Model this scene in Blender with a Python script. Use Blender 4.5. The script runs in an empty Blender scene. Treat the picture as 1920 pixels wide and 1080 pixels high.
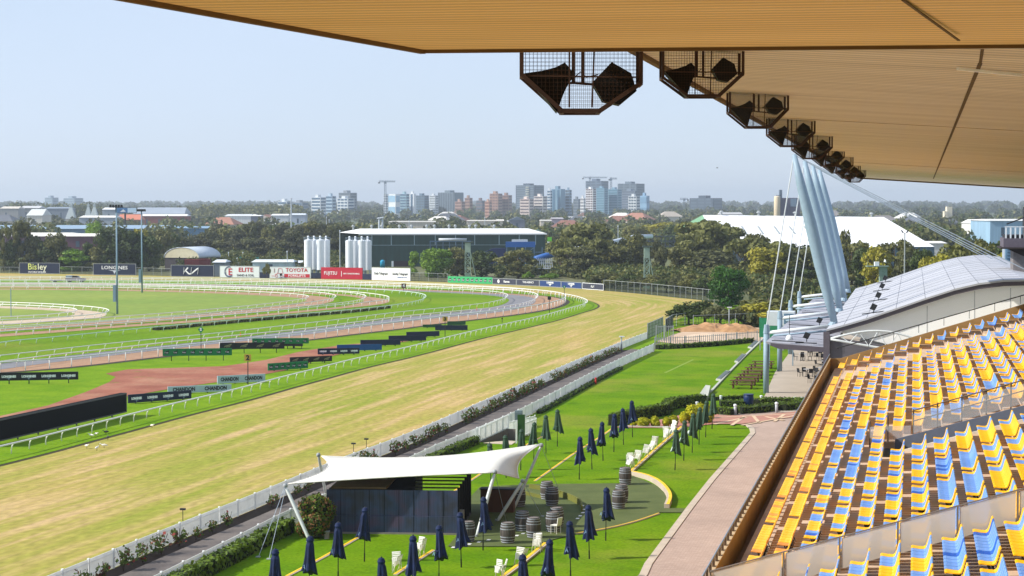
import bpy, math, random
import numpy as np
from mathutils import Vector, Matrix
random.seed(7); rng = np.random.default_rng(7)
R = math.radians; PI = math.pi
scene = bpy.context.scene; COL = scene.collection
# ------------------------------------------------------------------ camera
EYE = 17.0; FPX = 3600.0; VH = 388.0
YAW = math.atan(753/FPX); PIT = math.atan((540-VH)/FPX)
cd = bpy.data.cameras.new("camera"); cam = bpy.data.objects.new("camera", cd); COL.objects.link(cam)
cd.sensor_width = 36; cd.lens = 36*FPX/1920; cd.clip_start = .1; cd.clip_end = 40000
cam.location = (0, 0, EYE); cam.rotation_euler = (PI/2-PIT, 0, YAW); scene.camera = cam
# ------------------------------------------------------------------ light
SUN_AZ = (-.94, -.34); SUN_EL = R(37)
_n = math.hypot(*SUN_AZ); TOSUN = Vector((SUN_AZ[0]/_n*math.cos(SUN_EL), SUN_AZ[1]/_n*math.cos(SUN_EL), math.sin(SUN_EL)))
sl = bpy.data.lights.new("sun", 'SUN'); sl.energy = 4.6; sl.angle = R(.53); sl.color = (1, .94, .84)
so = bpy.data.objects.new("sun", sl); COL.objects.link(so); so.rotation_euler = TOSUN.to_track_quat('Z', 'Y').to_euler()
w = bpy.data.worlds.new("World"); scene.world = w; w.use_nodes = True
nt = w.node_tree; bg = nt.nodes["Background"]
sk = nt.nodes.new("ShaderNodeTexSky"); sk.sky_type = 'NISHITA'; sk.sun_disc = False
sk.sun_elevation = SUN_EL; sk.sun_rotation = math.atan2(TOSUN.x, TOSUN.y); sk.altitude = 20
sk.air_density = 1.0; sk.dust_density = .2; sk.ozone_density = 3.0
hsv = nt.nodes.new("ShaderNodeMix"); hsv.data_type = 'RGBA'; hsv.blend_type = 'MIX'; hsv.inputs[0].default_value = .55
hsv.inputs[7].default_value = (6.0, 7.0, 8.9, 1)                # thin veil of high cloud whitening the sky
cn = nt.nodes.new("ShaderNodeTexNoise"); cn.inputs["Scale"].default_value = 2.2; cn.inputs["Detail"].default_value = 6
ctc = nt.nodes.new("ShaderNodeTexCoord"); cmp_ = nt.nodes.new("ShaderNodeMapping"); cmp_.inputs[3].default_value = (1, 1, 3.5); nt.links.new(ctc.outputs["Generated"], cmp_.inputs[0]); nt.links.new(cmp_.outputs[0], cn.inputs["Vector"])
cmr = nt.nodes.new("ShaderNodeMapRange"); cmr.inputs[1].default_value = .3; cmr.inputs[2].default_value = .7; cmr.inputs[3].default_value = .62; cmr.inputs[4].default_value = .82
nt.links.new(cn.outputs[0], cmr.inputs[0]); nt.links.new(cmr.outputs[0], hsv.inputs[0])
nt.links.new(sk.outputs[0], hsv.inputs[6]); nt.links.new(hsv.outputs[2], bg.inputs[0]); bg.inputs[1].default_value = .09
HAZE = 1.55e-4
scene.view_settings.view_transform = 'Standard'; scene.view_settings.look = 'None'
scene.view_settings.gamma = 1; scene.view_settings.exposure = .46
# ------------------------------------------------------------------ pixel <-> place
_r = Vector((math.cos(YAW), math.sin(YAW), 0)); _fh = Vector((-math.sin(YAW), math.cos(YAW), 0))
_f = _fh*math.cos(PIT)+Vector((0, 0, -math.sin(PIT))); _u = _fh*math.sin(PIT)+Vector((0, 0, math.cos(PIT)))
E0 = Vector((0, 0, EYE))
def ray(u, v): return _r*((u-960)/FPX)+_u*((540-v)/FPX)+_f
def P(u, v, z=0.0):
    d = ray(u, v); return E0+d*((z-EYE)/d.z)
def D(u, v, dep):
    d = ray(u, v); return E0+d*(dep/d.dot(_fh))
def depth(p): return (Vector((p[0], p[1], 0))).dot(_fh)
def XY(u, dep):
    p = D(u, VH, dep); return p.x, p.y
def proj(p):
    q = Vector(p)-E0; z = q.dot(_f); return 960+FPX*q.dot(_r)/z, 540-FPX*q.dot(_u)/z
# ------------------------------------------------------------------ materials
def lin(c):
    return tuple(((x/255)/12.92 if x/255 <= .04045 else ((x/255+.055)/1.055)**2.4) for x in c)
MATS = {}
def M(name, c, rough=.8, var=.12, scale=3.0, bump=0., metal=0., c2=None, stretch=(1, 1, 1), spec=.3, detail=4, rand=0., trans=0., alpha=1.):
    if name in MATS: return MATS[name]
    m = bpy.data.materials.new(name); m.use_nodes = True; MATS[name] = m
    n = m.node_tree; L = n.links; b = n.nodes["Principled BSDF"]
    c = lin(c); d = lin(c2) if c2 else None
    a1 = d if d else tuple(max(0, x*(1-var)) for x in c); a2 = c if d else tuple(min(1, x*(1+var)) for x in c)
    tc = n.nodes.new("ShaderNodeTexCoord"); mp = n.nodes.new("ShaderNodeMapping"); mp.inputs[3].default_value = stretch
    L.new(tc.outputs["Object"], mp.inputs[0])
    no = n.nodes.new("ShaderNodeTexNoise"); no.inputs["Scale"].default_value = scale; no.inputs["Detail"].default_value = detail
    L.new(mp.outputs[0], no.inputs["Vector"])
    cr = n.nodes.new("ShaderNodeValToRGB"); cr.color_ramp.elements[0].position = .32; cr.color_ramp.elements[1].position = .68
    cr.color_ramp.elements[0].color = a1+(1,); cr.color_ramp.elements[1].color = a2+(1,)
    L.new(no.outputs[0], cr.inputs[0]); out = cr.outputs[0]
    if rand:
        oi = n.nodes.new("ShaderNodeObjectInfo"); hs = n.nodes.new("ShaderNodeHueSaturation")
        mr = n.nodes.new("ShaderNodeMapRange"); mr.inputs[3].default_value = 1-rand; mr.inputs[4].default_value = 1+rand
        L.new(oi.outputs["Random"], mr.inputs[0]); L.new(mr.outputs[0], hs.inputs["Value"]); L.new(out, hs.inputs["Color"])
        out = hs.outputs[0]
    L.new(out, b.inputs["Base Color"])
    b.inputs["Roughness"].default_value = rough; b.inputs["Metallic"].default_value = metal
    b.inputs["Specular IOR Level"].default_value = spec
    if bump:
        bp = n.nodes.new("ShaderNodeBump"); bp.inputs["Strength"].default_value = bump; bp.inputs["Distance"].default_value = .05
        L.new(no.outputs[0], bp.inputs["Height"]); L.new(bp.outputs[0], b.inputs["Normal"])
    if trans:
        tr = n.nodes.new("ShaderNodeBsdfTranslucent"); mx = n.nodes.new("ShaderNodeMixShader"); mx.inputs[0].default_value = trans
        L.new(out, tr.inputs[0]); L.new(b.outputs[0], mx.inputs[1]); L.new(tr.outputs[0], mx.inputs[2])
        L.new(mx.outputs[0], n.nodes["Material Output"].inputs[0])
    if alpha < 1: b.inputs["Alpha"].default_value = alpha
    m['cr'] = 1
    return m
# ------------------------------------------------------------------ objects
def tag(o, label=None, cat=None, group=None, kind=None):
    if label: o['label'] = label
    if cat: o['category'] = cat
    if group: o['group'] = group
    if kind: o['kind'] = kind
    return o
def empty(name, loc=(0, 0, 0), rz=0, parent=None, sc=1):
    o = bpy.data.objects.new(name, None); COL.objects.link(o); o.location = loc; o.rotation_euler = (0, 0, rz)
    o.scale = (sc,)*3 if not isinstance(sc, (tuple, list)) else sc
    o.empty_display_size = .2
    if parent: o.parent = parent
    return o
def ob(name, me, parent=None, loc=(0, 0, 0), rz=0):
    o = bpy.data.objects.new(name, me); COL.objects.link(o); o.location = loc; o.rotation_euler = (0, 0, rz)
    if parent: o.parent = parent
    return o
class MB:
    def __init__(s): s.v = []; s.f = []; s.m = []; s.cur = 0; s.uv = None
    def add(s, vs, fs):
        b = len(s.v); s.v += [tuple(x) for x in vs]
        for f in fs: s.f.append(tuple(b+i for i in f)); s.m.append(s.cur)
        return s
    def box(s, x0, x1, y0, y1, z0, z1):
        return s.add([(x0, y0, z0), (x1, y0, z0), (x1, y1, z0), (x0, y1, z0), (x0, y0, z1), (x1, y0, z1), (x1, y1, z1), (x0, y1, z1)],
                     [(3, 2, 1, 0), (4, 5, 6, 7), (0, 1, 5, 4), (1, 2, 6, 5), (2, 3, 7, 6), (3, 0, 4, 7)])
    def bar(s, a, b, wx, wz=None, up=(0, 0, 1)):
        a = Vector(a); b = Vector(b); wz = wz or wx; d = (b-a).normalized(); up = Vector(up)
        if abs(d.dot(up)) > .98: up = Vector((0, 1, 0))
        x = d.cross(up).normalized()*wx/2; z = d.cross(x).normalized()*wz/2
        vs = [p+i*x+j*z for p in (a, b) for i, j in ((-1, -1), (1, -1), (1, 1), (-1, 1))]
        return s.add(vs, [(0, 1, 2, 3), (7, 6, 5, 4), (0, 4, 5, 1), (1, 5, 6, 2), (2, 6, 7, 3), (3, 7, 4, 0)])
    def tube(s, pts, r, n=8, caps=True):
        pts = [Vector(p) for p in pts]; k = len(pts); rr = r if isinstance(r, (list, tuple)) else [r]*k
        b = len(s.v); prev = None
        for i, p in enumerate(pts):
            d = (pts[min(i+1, k-1)]-pts[max(i-1, 0)]).normalized()
            ref = Vector((0, 0, 1)) if abs(d.z) < .95 else Vector((0, 1, 0))
            x = d.cross(ref).normalized(); y = d.cross(x)
            if prev is not None and x.dot(prev) < 0: x = -x; y = -y
            prev = x
            for j in range(n):
                a = 2*PI*j/n; s.v.append(tuple(p+(x*math.cos(a)+y*math.sin(a))*rr[i]))
        for i in range(k-1):
            for j in range(n):
                s.f.append((b+i*n+j, b+i*n+(j+1) % n, b+(i+1)*n+(j+1) % n, b+(i+1)*n+j)); s.m.append(s.cur)
        if caps:
            s.f.append(tuple(b+j for j in range(n))[::-1]); s.m.append(s.cur)
            s.f.append(tuple(b+(k-1)*n+j for j in range(n))); s.m.append(s.cur)
        return s
    def lathe(s, prof, n=12, c=(0, 0, 0), fold=0., nf=8):
        b = len(s.v)
        for r, z in prof:
            for j in range(n):
                a = 2*PI*j/n; q = r*(1+fold*math.cos(nf*a))
                s.v.append((c[0]+q*math.cos(a), c[1]+q*math.sin(a), c[2]+z))
        for i in range(len(prof)-1):
            for j in range(n):
                s.f.append((b+i*n+j, b+i*n+(j+1) % n, b+(i+1)*n+(j+1) % n, b+(i+1)*n+j)); s.m.append(s.cur)
        s.f.append(tuple(b+j for j in range(n))[::-1]); s.m.append(s.cur)
        s.f.append(tuple(b+(len(prof)-1)*n+j for j in range(n))); s.m.append(s.cur)
        return s
    def prism(s, poly, z0, z1):
        n = len(poly); zz0 = z0 if isinstance(z0, (list, tuple)) else [z0]*n; zz1 = z1 if isinstance(z1, (list, tuple)) else [z1]*n
        vs = [(p[0], p[1], zz0[i]) for i, p in enumerate(poly)]+[(p[0], p[1], zz1[i]) for i, p in enumerate(poly)]
        area = sum(poly[i][0]*poly[(i+1) % n][1]-poly[(i+1) % n][0]*poly[i][1] for i in range(n))
        idx = list(range(n))
        fs = [tuple(idx[::-1]), tuple(i+n for i in idx)]+[(i, (i+1) % n, (i+1) % n+n, i+n) for i in range(n)]
        if area < 0: fs = [f[::-1] for f in fs]
        return s.add(vs, fs)
    def ext_y(s, prof, y0, y1):                       # profile in x,z pulled along y
        n = len(prof)
        vs = [(x, y0, z) for x, z in prof]+[(x, y1, z) for x, z in prof]
        area = sum(prof[i][0]*prof[(i+1) % n][1]-prof[(i+1) % n][0]*prof[i][1] for i in range(n))
        fs = [tuple(range(n)), tuple(range(2*n-1, n-1, -1))]+[((i+1) % n, i, i+n, (i+1) % n+n) for i in range(n)]
        if area < 0: fs = [f[::-1] for f in fs]
        return s.add(vs, fs)
    def ball(s, c, r, n=10, k=6, sc=(1, 1, 1)):
        prof = [(max(.001, r*math.sin(PI*i/k)), -r*math.cos(PI*i/k)) for i in range(k+1)]
        b = len(s.v); s.lathe(prof, n)
        for i in range(b, len(s.v)):
            x, y, z = s.v[i]; s.v[i] = (c[0]+x*sc[0], c[1]+y*sc[1], c[2]+z*sc[2])
        return s
    def xf(s, mat):
        s.v = [tuple(mat @ Vector(p)) for p in s.v]; return s
    def mesh(s, name, mats, smooth=False):
        me = bpy.data.meshes.new(name); me.from_pydata(s.v, [], s.f)
        for m in (mats if isinstance(mats, (list, tuple)) else [mats]): me.materials.append(m)
        me.polygons.foreach_set('material_index', s.m)
        if smooth: me.polygons.foreach_set('use_smooth', [True]*len(s.f))
        me.update(); return me
    def build(s, name, mats, parent=None, smooth=False, loc=(0, 0, 0), rz=0):
        return ob(name, s.mesh(name, mats, smooth), parent, loc, rz)
def ordn(i): return {1: '1st', 2: '2nd', 3: '3rd'}.get(i, '%dth' % i)
WORDS = ['first', 'second', 'third', 'fourth', 'fifth', 'sixth', 'seventh', 'eighth', 'ninth', 'tenth', 'eleventh', 'twelfth', '13th', '14th', '15th', '16th', '17th', '18th', '19th', '20th']
_TX = {}
def text(s, parent, size, mat, loc, rx, rz, name='lettering', sx=1., bold=.0, align='CENTER', shear=0.):
    key = (s, round(size, 3), mat.name, bold, align, shear)
    if key not in _TX:
        cu = bpy.data.curves.new(name, 'FONT'); cu.body = s; cu.size = size; cu.align_x = align; cu.align_y = 'CENTER'
        cu.extrude = .004; cu.offset = bold; cu.shear = shear; cu.resolution_u = 2
        t = bpy.data.objects.new('tmp', cu); me = bpy.data.meshes.new_from_object(t); bpy.data.objects.remove(t); bpy.data.curves.remove(cu)
        me.name = name; me.materials.clear(); me.materials.append(mat); _TX[key] = me
    o = bpy.data.objects.new(name, _TX[key]); COL.objects.link(o); o.parent = parent; o.location = loc; o.rotation_euler = (rx, 0, rz); o.scale = (sx, 1, 1)
    return o
# ------------------------------------------------------------------ curves
def cat(pts, step=2.5, smooth=2):
    out = []; n = len(pts)
    for i in range(n-1):
        p0 = pts[max(i-1, 0)]; p1 = pts[i]; p2 = pts[i+1]; p3 = pts[min(i+2, n-1)]
        k = max(2, int((p2-p1).length/1.0))
        k = min(k, 40)
        for j in range(k):
            t = j/k
            out.append(.5*((2*p1)+(p2-p0)*t+(2*p0-5*p1+4*p2-p3)*t*t+(3*p1-p0-3*p2+p3)*t*t*t))
    out.append(pts[-1])
    out = resamp(out, step)
    for _ in range(smooth):
        out = [out[0]]+[(out[i-1]+out[i]*2+out[i+1])/4 for i in range(1, len(out)-1)]+[out[-1]]
    return resamp(out, step)
def resamp(pts, step=None, n=None):
    L = [0]
    for a, b in zip(pts, pts[1:]): L.append(L[-1]+(b-a).length)
    tot = L[-1]; k = n-1 if n else max(2, int(round(tot/step))); out = []; j = 0
    for i in range(k+1):
        s = tot*i/k
        while j < len(L)-2 and L[j+1] < s: j += 1
        t = (s-L[j])/max(1e-9, L[j+1]-L[j]); out.append(pts[j].lerp(pts[j+1], min(1, max(0, t))))
    return out
# ================================================================== GROUND
WHITE = M('white_paint', (222, 222, 220), .5, .05)
def patches(m, c, scale, lo, hi, amt):
    "dry, worn patches with a shape of their own"
    n = m.node_tree; L = n.links; b = n.nodes["Principled BSDF"]; src = b.inputs["Base Color"].links[0].from_socket
    tc = n.nodes.new("ShaderNodeTexCoord"); no = n.nodes.new("ShaderNodeTexNoise"); no.inputs["Scale"].default_value = scale; no.inputs["Detail"].default_value = 9; no.inputs["Roughness"].default_value = .62; L.new(tc.outputs["Object"], no.inputs["Vector"])
    mr = n.nodes.new("ShaderNodeMapRange"); mr.inputs[1].default_value = lo; mr.inputs[2].default_value = hi; mr.inputs[4].default_value = amt; L.new(no.outputs[0], mr.inputs[0])
    x = n.nodes.new("ShaderNodeMix"); x.data_type = 'RGBA'; L.new(mr.outputs[0], x.inputs[0]); L.new(src, x.inputs[6]); x.inputs[7].default_value = lin(c)+(1,); L.new(x.outputs[2], b.inputs["Base Color"]); return m
GRASS = M('lawn_grass', (82, 120, 10), .95, c2=(104, 134, 16), scale=.25, detail=8, bump=.4, spec=.03); patches(GRASS, (136, 134, 56), .055, .52, .70, .75); patches(GRASS, (60, 92, 14), .5, .55, .75, .5)
def detail_noise(m, scale, amt, stretch=(1, 1, 1)):
    n = m.node_tree; L = n.links; b = n.nodes["Principled BSDF"]; src = b.inputs["Base Color"].links[0].from_socket
    tc = n.nodes.new("ShaderNodeTexCoord"); mp = n.nodes.new("ShaderNodeMapping"); mp.inputs[3].default_value = stretch; L.new(tc.outputs["Object"], mp.inputs[0])
    no = n.nodes.new("ShaderNodeTexNoise"); no.inputs["Scale"].default_value = scale; no.inputs["Detail"].default_value = 3; L.new(mp.outputs[0], no.inputs["Vector"])
    mr = n.nodes.new("ShaderNodeMapRange"); mr.inputs[1].default_value = .3; mr.inputs[2].default_value = .7; mr.inputs[3].default_value = 1-amt; mr.inputs[4].default_value = 1+amt
    L.new(no.outputs[0], mr.inputs[0]); hs = n.nodes.new("ShaderNodeHueSaturation"); L.new(mr.outputs[0], hs.inputs["Value"]); L.new(src, hs.inputs["Color"])
    L.new(hs.outputs[0], b.inputs["Base Color"]); return m
detail_noise(GRASS, 6, .22)
def sheet(name, poly, z, mat, kind='structure', label=None, cat_=None):
    m = MB(); m.add([(p[0], p[1], z) for p in poly], [tuple(range(len(poly)))])
    me = m.mesh(name, mat)
    if me.polygons[0].normal.z < 0: me.flip_normals()
    o = ob(name, me); return tag(o, label, cat_, None, kind)
def px(pts, z=0): return [P(u, v, z) for u, v in pts]
def extend(pts, du=-300):
    "carry a curve past the left edge of the frame"
    a = pts[0]+(pts[0]-pts[1]).normalized()*60; b = pts[-1]+(pts[-1]-pts[-2]).normalized()*90
    return [a]+pts+[b]
far = M('far_ground', (78, 84, 48), .95, c2=(104, 104, 70), scale=.01, detail=8)
m = MB(); m.add([(-9000, -400, 0), (9000, -400, 0), (9000, 12000, 0), (-9000, 12000, 0)], [(0, 1, 2, 3)])
tag(m.build('ground', far), kind='structure')

E1 = [(23,852),(52,845),(80,837),(133,823),(183,811),(253,792),(338,770),(413,753),(510,726),(580,708),(650,689),(726,672),(777,659.5),(837,643.5),(892,630),(923,623),(975,611),(1005,604),(1035,596),(1067,586),(1090,580),(1099,574),(1090,568),(1070,562.3),(1035,556),(1005,552),(955,547.5),(900,544),(840,541),(757,537.8),(690,535),(600,532.5),(487,530),(320,527.5),(150,526),(0,525)]
EC = [(0,700),(80,694.5),(147,689),(230,678.5),(320,668),(450,653),(580,638),(680,625.5),(757,617),(807,609.5),(873,602),(942,594),(1005,585),(1040,577.5),(1056,571),(1060,565.5),(1048,560),(1020,556),(980,552.8),(930,550),(880,547.7),(800,544),(700,540.8),(600,537.8),(480,535),(350,533),(200,531.5),(0,530.5)]
EM = [(0,695),(107,680),(200,670),(303,657.5),(410,646),(500,637),(587,628),(640,620),(707,611),(773,603),(840,596),(907,590),(960,583),(985,577),(1000,571),(1005,565),(1000,559),(980,555.5),(955,553),(905,550.8),(860,549),(800,546.5),(700,543),(600,539.8),(480,537),(350,535),(200,533.5),(0,532.5)]
EG = [(0,684),(100,672.5),(200,660.5),(317,648.5),(420,638),(520,626),(637,612),(707,602.5),(773,594.5),(840,588),(907,580),(940,573.5),(953,567),(955,562),(940,557.5),(907,554),(857,551.3),(807,549),(757,546.8),(690,544.5),(640,543),(500,540),(350,537.3),(200,535.5),(0,534.5)]
EH = [(7,651.7),(27,649),(70,646),(110,641),(150,637.5),(208,631),(277,624),(313,621),(355,616.7),(407,611.7),(465,606),(522,601),(576,596),(627,591.7),(650,590),(684,586),(723,581.7),(755,576.7),(778,571.7),(790,566.7),(792,561),(782,557.5),(757,554),(723,551.4),(690,549.2),(637,546.4),(537,543.2),(450,541),(350,539.3),(200,537.6),(0,536.5)]
BO = [(0,634),(150,622.5),(250,614),(320,610),(420,601.5),(537,590.5),(637,580.5),(690,575.5),(722,571.5),(732,567.5),(728,563.5),(707,560),(680,556.7),(637,553),(553,549),(470,546),(387,543.6),(320,542),(217,540),(0,538.8)]
BI = [(0,629),(150,618),(250,610),(320,606),(420,597.5),(537,587),(637,577.5),(665,573),(680,568),(684,563.5),(670,559.5),(640,556),(553,551.5),(470,548.3),(387,545.8),(320,544.3),(217,542.3),(0,541)]
CO = [(0,625.5),(150,615.5),(320,603.5),(387,597),(470,588.5),(553,579.5),(603,572.5),(622,568.5),(628,564.5),(620,560.3),(603,557.5),(553,554),(470,550.6),(387,548),(320,546.4),(217,544.4),(0,543)]
CI = [(0,621),(133,611),(250,602),(320,597),(387,590.5),(470,582.5),(537,574),(568,569),(578,565.5),(574,562.5),(553,560),(520,558),(470,555.5),(403,552.4),(320,549.6),(217,547.3),(117,545.9),(0,545.2)]
DO = [(0,611),(60,608.5),(133,604.5),(185,599.5),(201,595.5),(203,592),(195,588.5),(160,584.5),(117,581.5),(60,578.5),(0,576.5)]
DI = [(0,605.5),(60,602.5),(110,598.5),(140,594.5),(148,591.3),(138,588.5),(110,586),(60,583.3),(0,581)]
curves = {}
for nm, px_ in (('E1', E1), ('EC', EC), ('EM', EM), ('EG', EG), ('EH', EH), ('BO', BO), ('BI', BI), ('CO', CO), ('CI', CI), ('DO', DO), ('DI', DI)):
    curves[nm] = cat(extend(px(px_)), 2.5, 6)
def area(nm, z, mat, name):
    return sheet(name, curves[nm], z, mat)
# --- outer turf course, built as a strip so that the mowing lines follow the bend
OUT1 = px([(1214,646)], 0)
f1_top = [(90,1080),(347,977),(467,930),(580,883),(643,857),(713,832),(813,792),(1025,699),(1105,665),(1165,641),(1214,622.5)]
F1 = [P(u, v, .9) for u, v in f1_top]; F1 = [F1[0]+(F1[0]-F1[1])*.6]+F1
F1c = cat(F1, 1.2, 4)
bend_out = px([(1262,606),(1300,590),(1330,577),(1339,566.5),(1320,563),(1280,559.5),(1205,551.5),(1132,545),(1052,539),(968,534.5),(923,532.6),(840,529.5),(768,527),(679,524),(583,522),(487,521),(401,519),(255,516),(112,513.5),(0,512)])
outer_near = resamp(F1c, n=90)
inner = curves['E1']
i_s = min(range(len(inner)), key=lambda i: (inner[i]-P(870, 636)).length)
i_a = min(range(len(inner)), key=lambda i: (inner[i]-P(1099, 573)).length)
i_f = min(range(len(inner)), key=lambda i: (inner[i]-P(880, 543.5)).length)
bo_all = cat([F1c[-1]]+bend_out+[bend_out[-1]+(bend_out[-1]-bend_out[-2])*1.2], 2.5, 6)
o_a = min(range(len(bo_all)), key=lambda i: (bo_all[i]-P(1339, 566.5)).length)
o_f = min(range(len(bo_all)), key=lambda i: (bo_all[i]-P(923, 532.6)).length)
ia = resamp(inner[:i_s+1], n=90)+resamp(inner[i_s:i_a+1], n=50)[1:]+resamp(inner[i_a:i_f+1], n=50)[1:]+resamp(inner[i_f:], n=60)[1:]
oa = outer_near+resamp(bo_all[:o_a+1], n=50)[1:]+resamp(bo_all[o_a:o_f+1], n=50)[1:]+resamp(bo_all[o_f:], n=60)[1:]
NA = 10
me = bpy.data.meshes.new('turf_course'); vs = []; uvs = []; run = 0
for k, (a, b) in enumerate(zip(ia, oa)):
    if k: run += ((a-ia[k-1]).length+(b-oa[k-1]).length)/2
    for j in range(NA+1):
        t = j/NA; p = a.lerp(b, t); vs.append((p.x, p.y, .02)); uvs.append((t*22, run))
fs = []
for k in range(len(ia)-1):
    for j in range(NA):
        q = k*(NA+1)+j; fs.append((q, q+1, q+NA+2, q+NA+1))
me.from_pydata(vs, [], fs); uvl = me.uv_layers.new(name='along')
li = np.zeros(len(me.loops), dtype=np.int32); me.loops.foreach_get('vertex_index', li)
uvl.data.foreach_set('uv', np.array(uvs, dtype=np.float32)[li].ravel())
tm = bpy.data.materials.new('straw_turf'); tm.use_nodes = True; n = tm.node_tree; L = n.links; b = n.nodes["Principled BSDF"]
uvn = n.nodes.new("ShaderNodeUVMap"); uvn.uv_map = 'along'
def nz(sc, stretch, det=5):
    mp = n.nodes.new("ShaderNodeMapping"); mp.inputs[3].default_value = stretch; L.new(uvn.outputs[0], mp.inputs[0])
    no = n.nodes.new("ShaderNodeTexNoise"); no.inputs["Scale"].default_value = sc; no.inputs["Detail"].default_value = det; L.new(mp.outputs[0], no.inputs["Vector"]); return no.outputs[0]
def ramp(src, lo, hi):
    r = n.nodes.new("ShaderNodeMapRange"); r.inputs[1].default_value = lo; r.inputs[2].default_value = hi; L.new(src, r.inputs[0]); return r.outputs[0]
def mixc(f, a, b_):
    x = n.nodes.new("ShaderNodeMix"); x.data_type = 'RGBA'
    L.new(f, x.inputs[0])
    for s, i in ((a, 6), (b_, 7)):
        if isinstance(s, tuple): x.inputs[i].default_value = s+(1,)
        else: L.new(s, x.inputs[i])
    return x.outputs[2]
def mth(op, a, b_):
    x = n.nodes.new("ShaderNodeMath"); x.operation = op; L.new(a, x.inputs[0])
    if isinstance(b_, (int, float)): x.inputs[1].default_value = b_
    else: L.new(b_, x.inputs[1])
    return x.outputs[0]
tan = lin((172, 150, 88)); grn = lin((134, 142, 50)); pale = lin((188, 160, 116))
big = nz(.05, (2.2, .35, 1), 4); streak = nz(.9, (1, .05, 1), 9); fine = nz(3., (1, .35, 1), 6)
f1 = ramp(mth('ADD', mth('MULTIPLY', big, .5), mth('MULTIPLY', streak, .5)), .35, .62)
c = mixc(f1, grn, tan); c = mixc(ramp(streak, .5, .75), c, pale)
hs = n.nodes.new("ShaderNodeHueSaturation"); L.new(c, hs.inputs["Color"])
mr = n.nodes.new("ShaderNodeMapRange"); mr.inputs[1].default_value = .3; mr.inputs[2].default_value = .7; mr.inputs[3].default_value = .78; mr.inputs[4].default_value = 1.18
L.new(fine, mr.inputs[0]); L.new(mr.outputs[0], hs.inputs["Value"]); L.new(hs.outputs[0], b.inputs["Base Color"]); b.inputs["Roughness"].default_value = .95; b.inputs["Specular IOR Level"].default_value = .1
me.materials.append(tm); me.update()
if me.polygons[0].normal.z < 0: me.flip_normals()
tag(ob('turf_course', me), kind='structure')
# --- the green verge between the straw turf and the running rail, and all nested tracks
off = []
for i, p in enumerate(curves['E1']):
    a = curves['E1'][max(0, i-1)]; b_ = curves['E1'][min(len(curves['E1'])-1, i+1)]; d = (b_-a).normalized(); off.append(p+Vector((d.y, -d.x, 0))*1.6)
verge = M('verge_grass', (92, 128, 18), .95, c2=(116, 144, 28), scale=.3, detail=8, spec=.03); detail_noise(verge, 4, .15)
edge = M('cut_turf_edge', (60, 56, 32), .95)
def offset(pts, d_):
    o_ = []
    for i, p in enumerate(pts):
        a = pts[max(0, i-1)]; b_ = pts[min(len(pts)-1, i+1)]; d = (b_-a).normalized(); o_.append(p+Vector((d.y, -d.x, 0))*d_)
    return o_
sheet('turf_edge', offset(curves['E1'], 2.5), .04, edge)
sheet('verge', offset(curves['E1'], 2.15), .06, verge)
infield = M('infield_grass', (88, 124, 16), .95, c2=(110, 138, 24), scale=.05, detail=8, spec=.03); patches(infield, (130, 134, 54), .04, .52, .72, .6); detail_noise(infield, 2, .18)
sand = M('sand_track', (150, 116, 90), .95, c2=(168, 134, 106), scale=.6, detail=6); detail_noise(sand, 5, .12)
synth = M('grey_all_weather_track', (112, 112, 116), .95, c2=(128, 127, 130), scale=.4, detail=6)
rough = M('dry_infield_grass', (108, 134, 44), .95, c2=(136, 146, 58), scale=.02, detail=9); detail_noise(rough, .5, .12)
paleS = M('pale_sand', (178, 160, 138), .95, c2=(196, 178, 154), scale=.6)
soil = M('dark_soil_edge', (52, 46, 38), .95)
sheet('soil_edge', offset(curves['EC'], .9), .08, soil)
area('EC', .10, sand, 'dirt_track'); area('EM', .12, synth, 'all_weather_track'); area('EG', .14, infield, 'inner_turf_course')
area('EH', .16, infield, 'grass_verge'); area('BO', .18, sand, 'training_track'); area('BI', .20, infield, 'grass_strip')
area('CO', .22, sand, 'sand_lane'); area('CI', .24, rough, 'infield'); area('DO', .26, paleS, 'trotting_ring'); area('DI', .28, rough, 'ring_grass')
# --- red gravel apron in the infield
redg = M('red_gravel', (136, 84, 68), .95, c2=(158, 104, 84), scale=.25, detail=8, spec=.1); patches(redg, (170, 130, 104), .12, .5, .68, .7); patches(redg, (110, 124, 50), .3, .60, .72, .6); detail_noise(redg, 3, .12)
rp = px([(-200,830),(0,782),(90,762),(160,737),(205,718),(217,708),(198,702),(240,694),(330,691),(420,688),(500,676),(560,661),(640,648),(700,643),(760,637),(790,633),(790,637),(720,648),(650,662),(590,678),(530,697),(450,712),(330,729),(238,745),(160,768),(60,795),(-200,856)], 0)
sheet('red_gravel_apron', rp, .09, redg)
# --- service road and lawns
f2_top = [(300,1075),(480,987),(540,965),(777,853),(813,835),(898,802),(960,775),(1000,757),(1050,738),(1105,700+12),(1180,664),(1225,645)]
f2_top = [(300,1075),(480,987),(540,957),(777,853),(813,835.5),(898,801),(1000,755),(1105,700.5),(1180,664.5),(1225,645)]
F2 = [P(u, v, .9) for u, v in f2_top]; F2 = [F2[0]+(F2[0]-F2[1])*.6]+F2
F2c = cat(F2, 1.2, 4)
asph = M('old_asphalt', (84, 78, 76), .9, c2=(112, 104, 98), scale=.5, detail=8); detail_noise(asph, 9, .12)
bed = M('mulch_bed', (44, 32, 24), .95, var=.3, scale=4)
verg2 = sheet('rose_bed', F1c+offset(F1c, 1.1)[::-1], .03, bed)
ra = offset(F1c, 1.1); rb = offset(F2c, -.15)
end = P(1165, 657); ra = [p for p in ra if p.y < end.y+3]; rb = [p for p in rb if p.y < end.y+3]
sheet('service_road', ra+rb[::-1], .045, asph)
lawn_poly = offset(F2c, .1)+px([(1262,603),(1330,575),(1500,560)])+[Vector((40, 300, 0)), Vector((40, 20, 0))]
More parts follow.
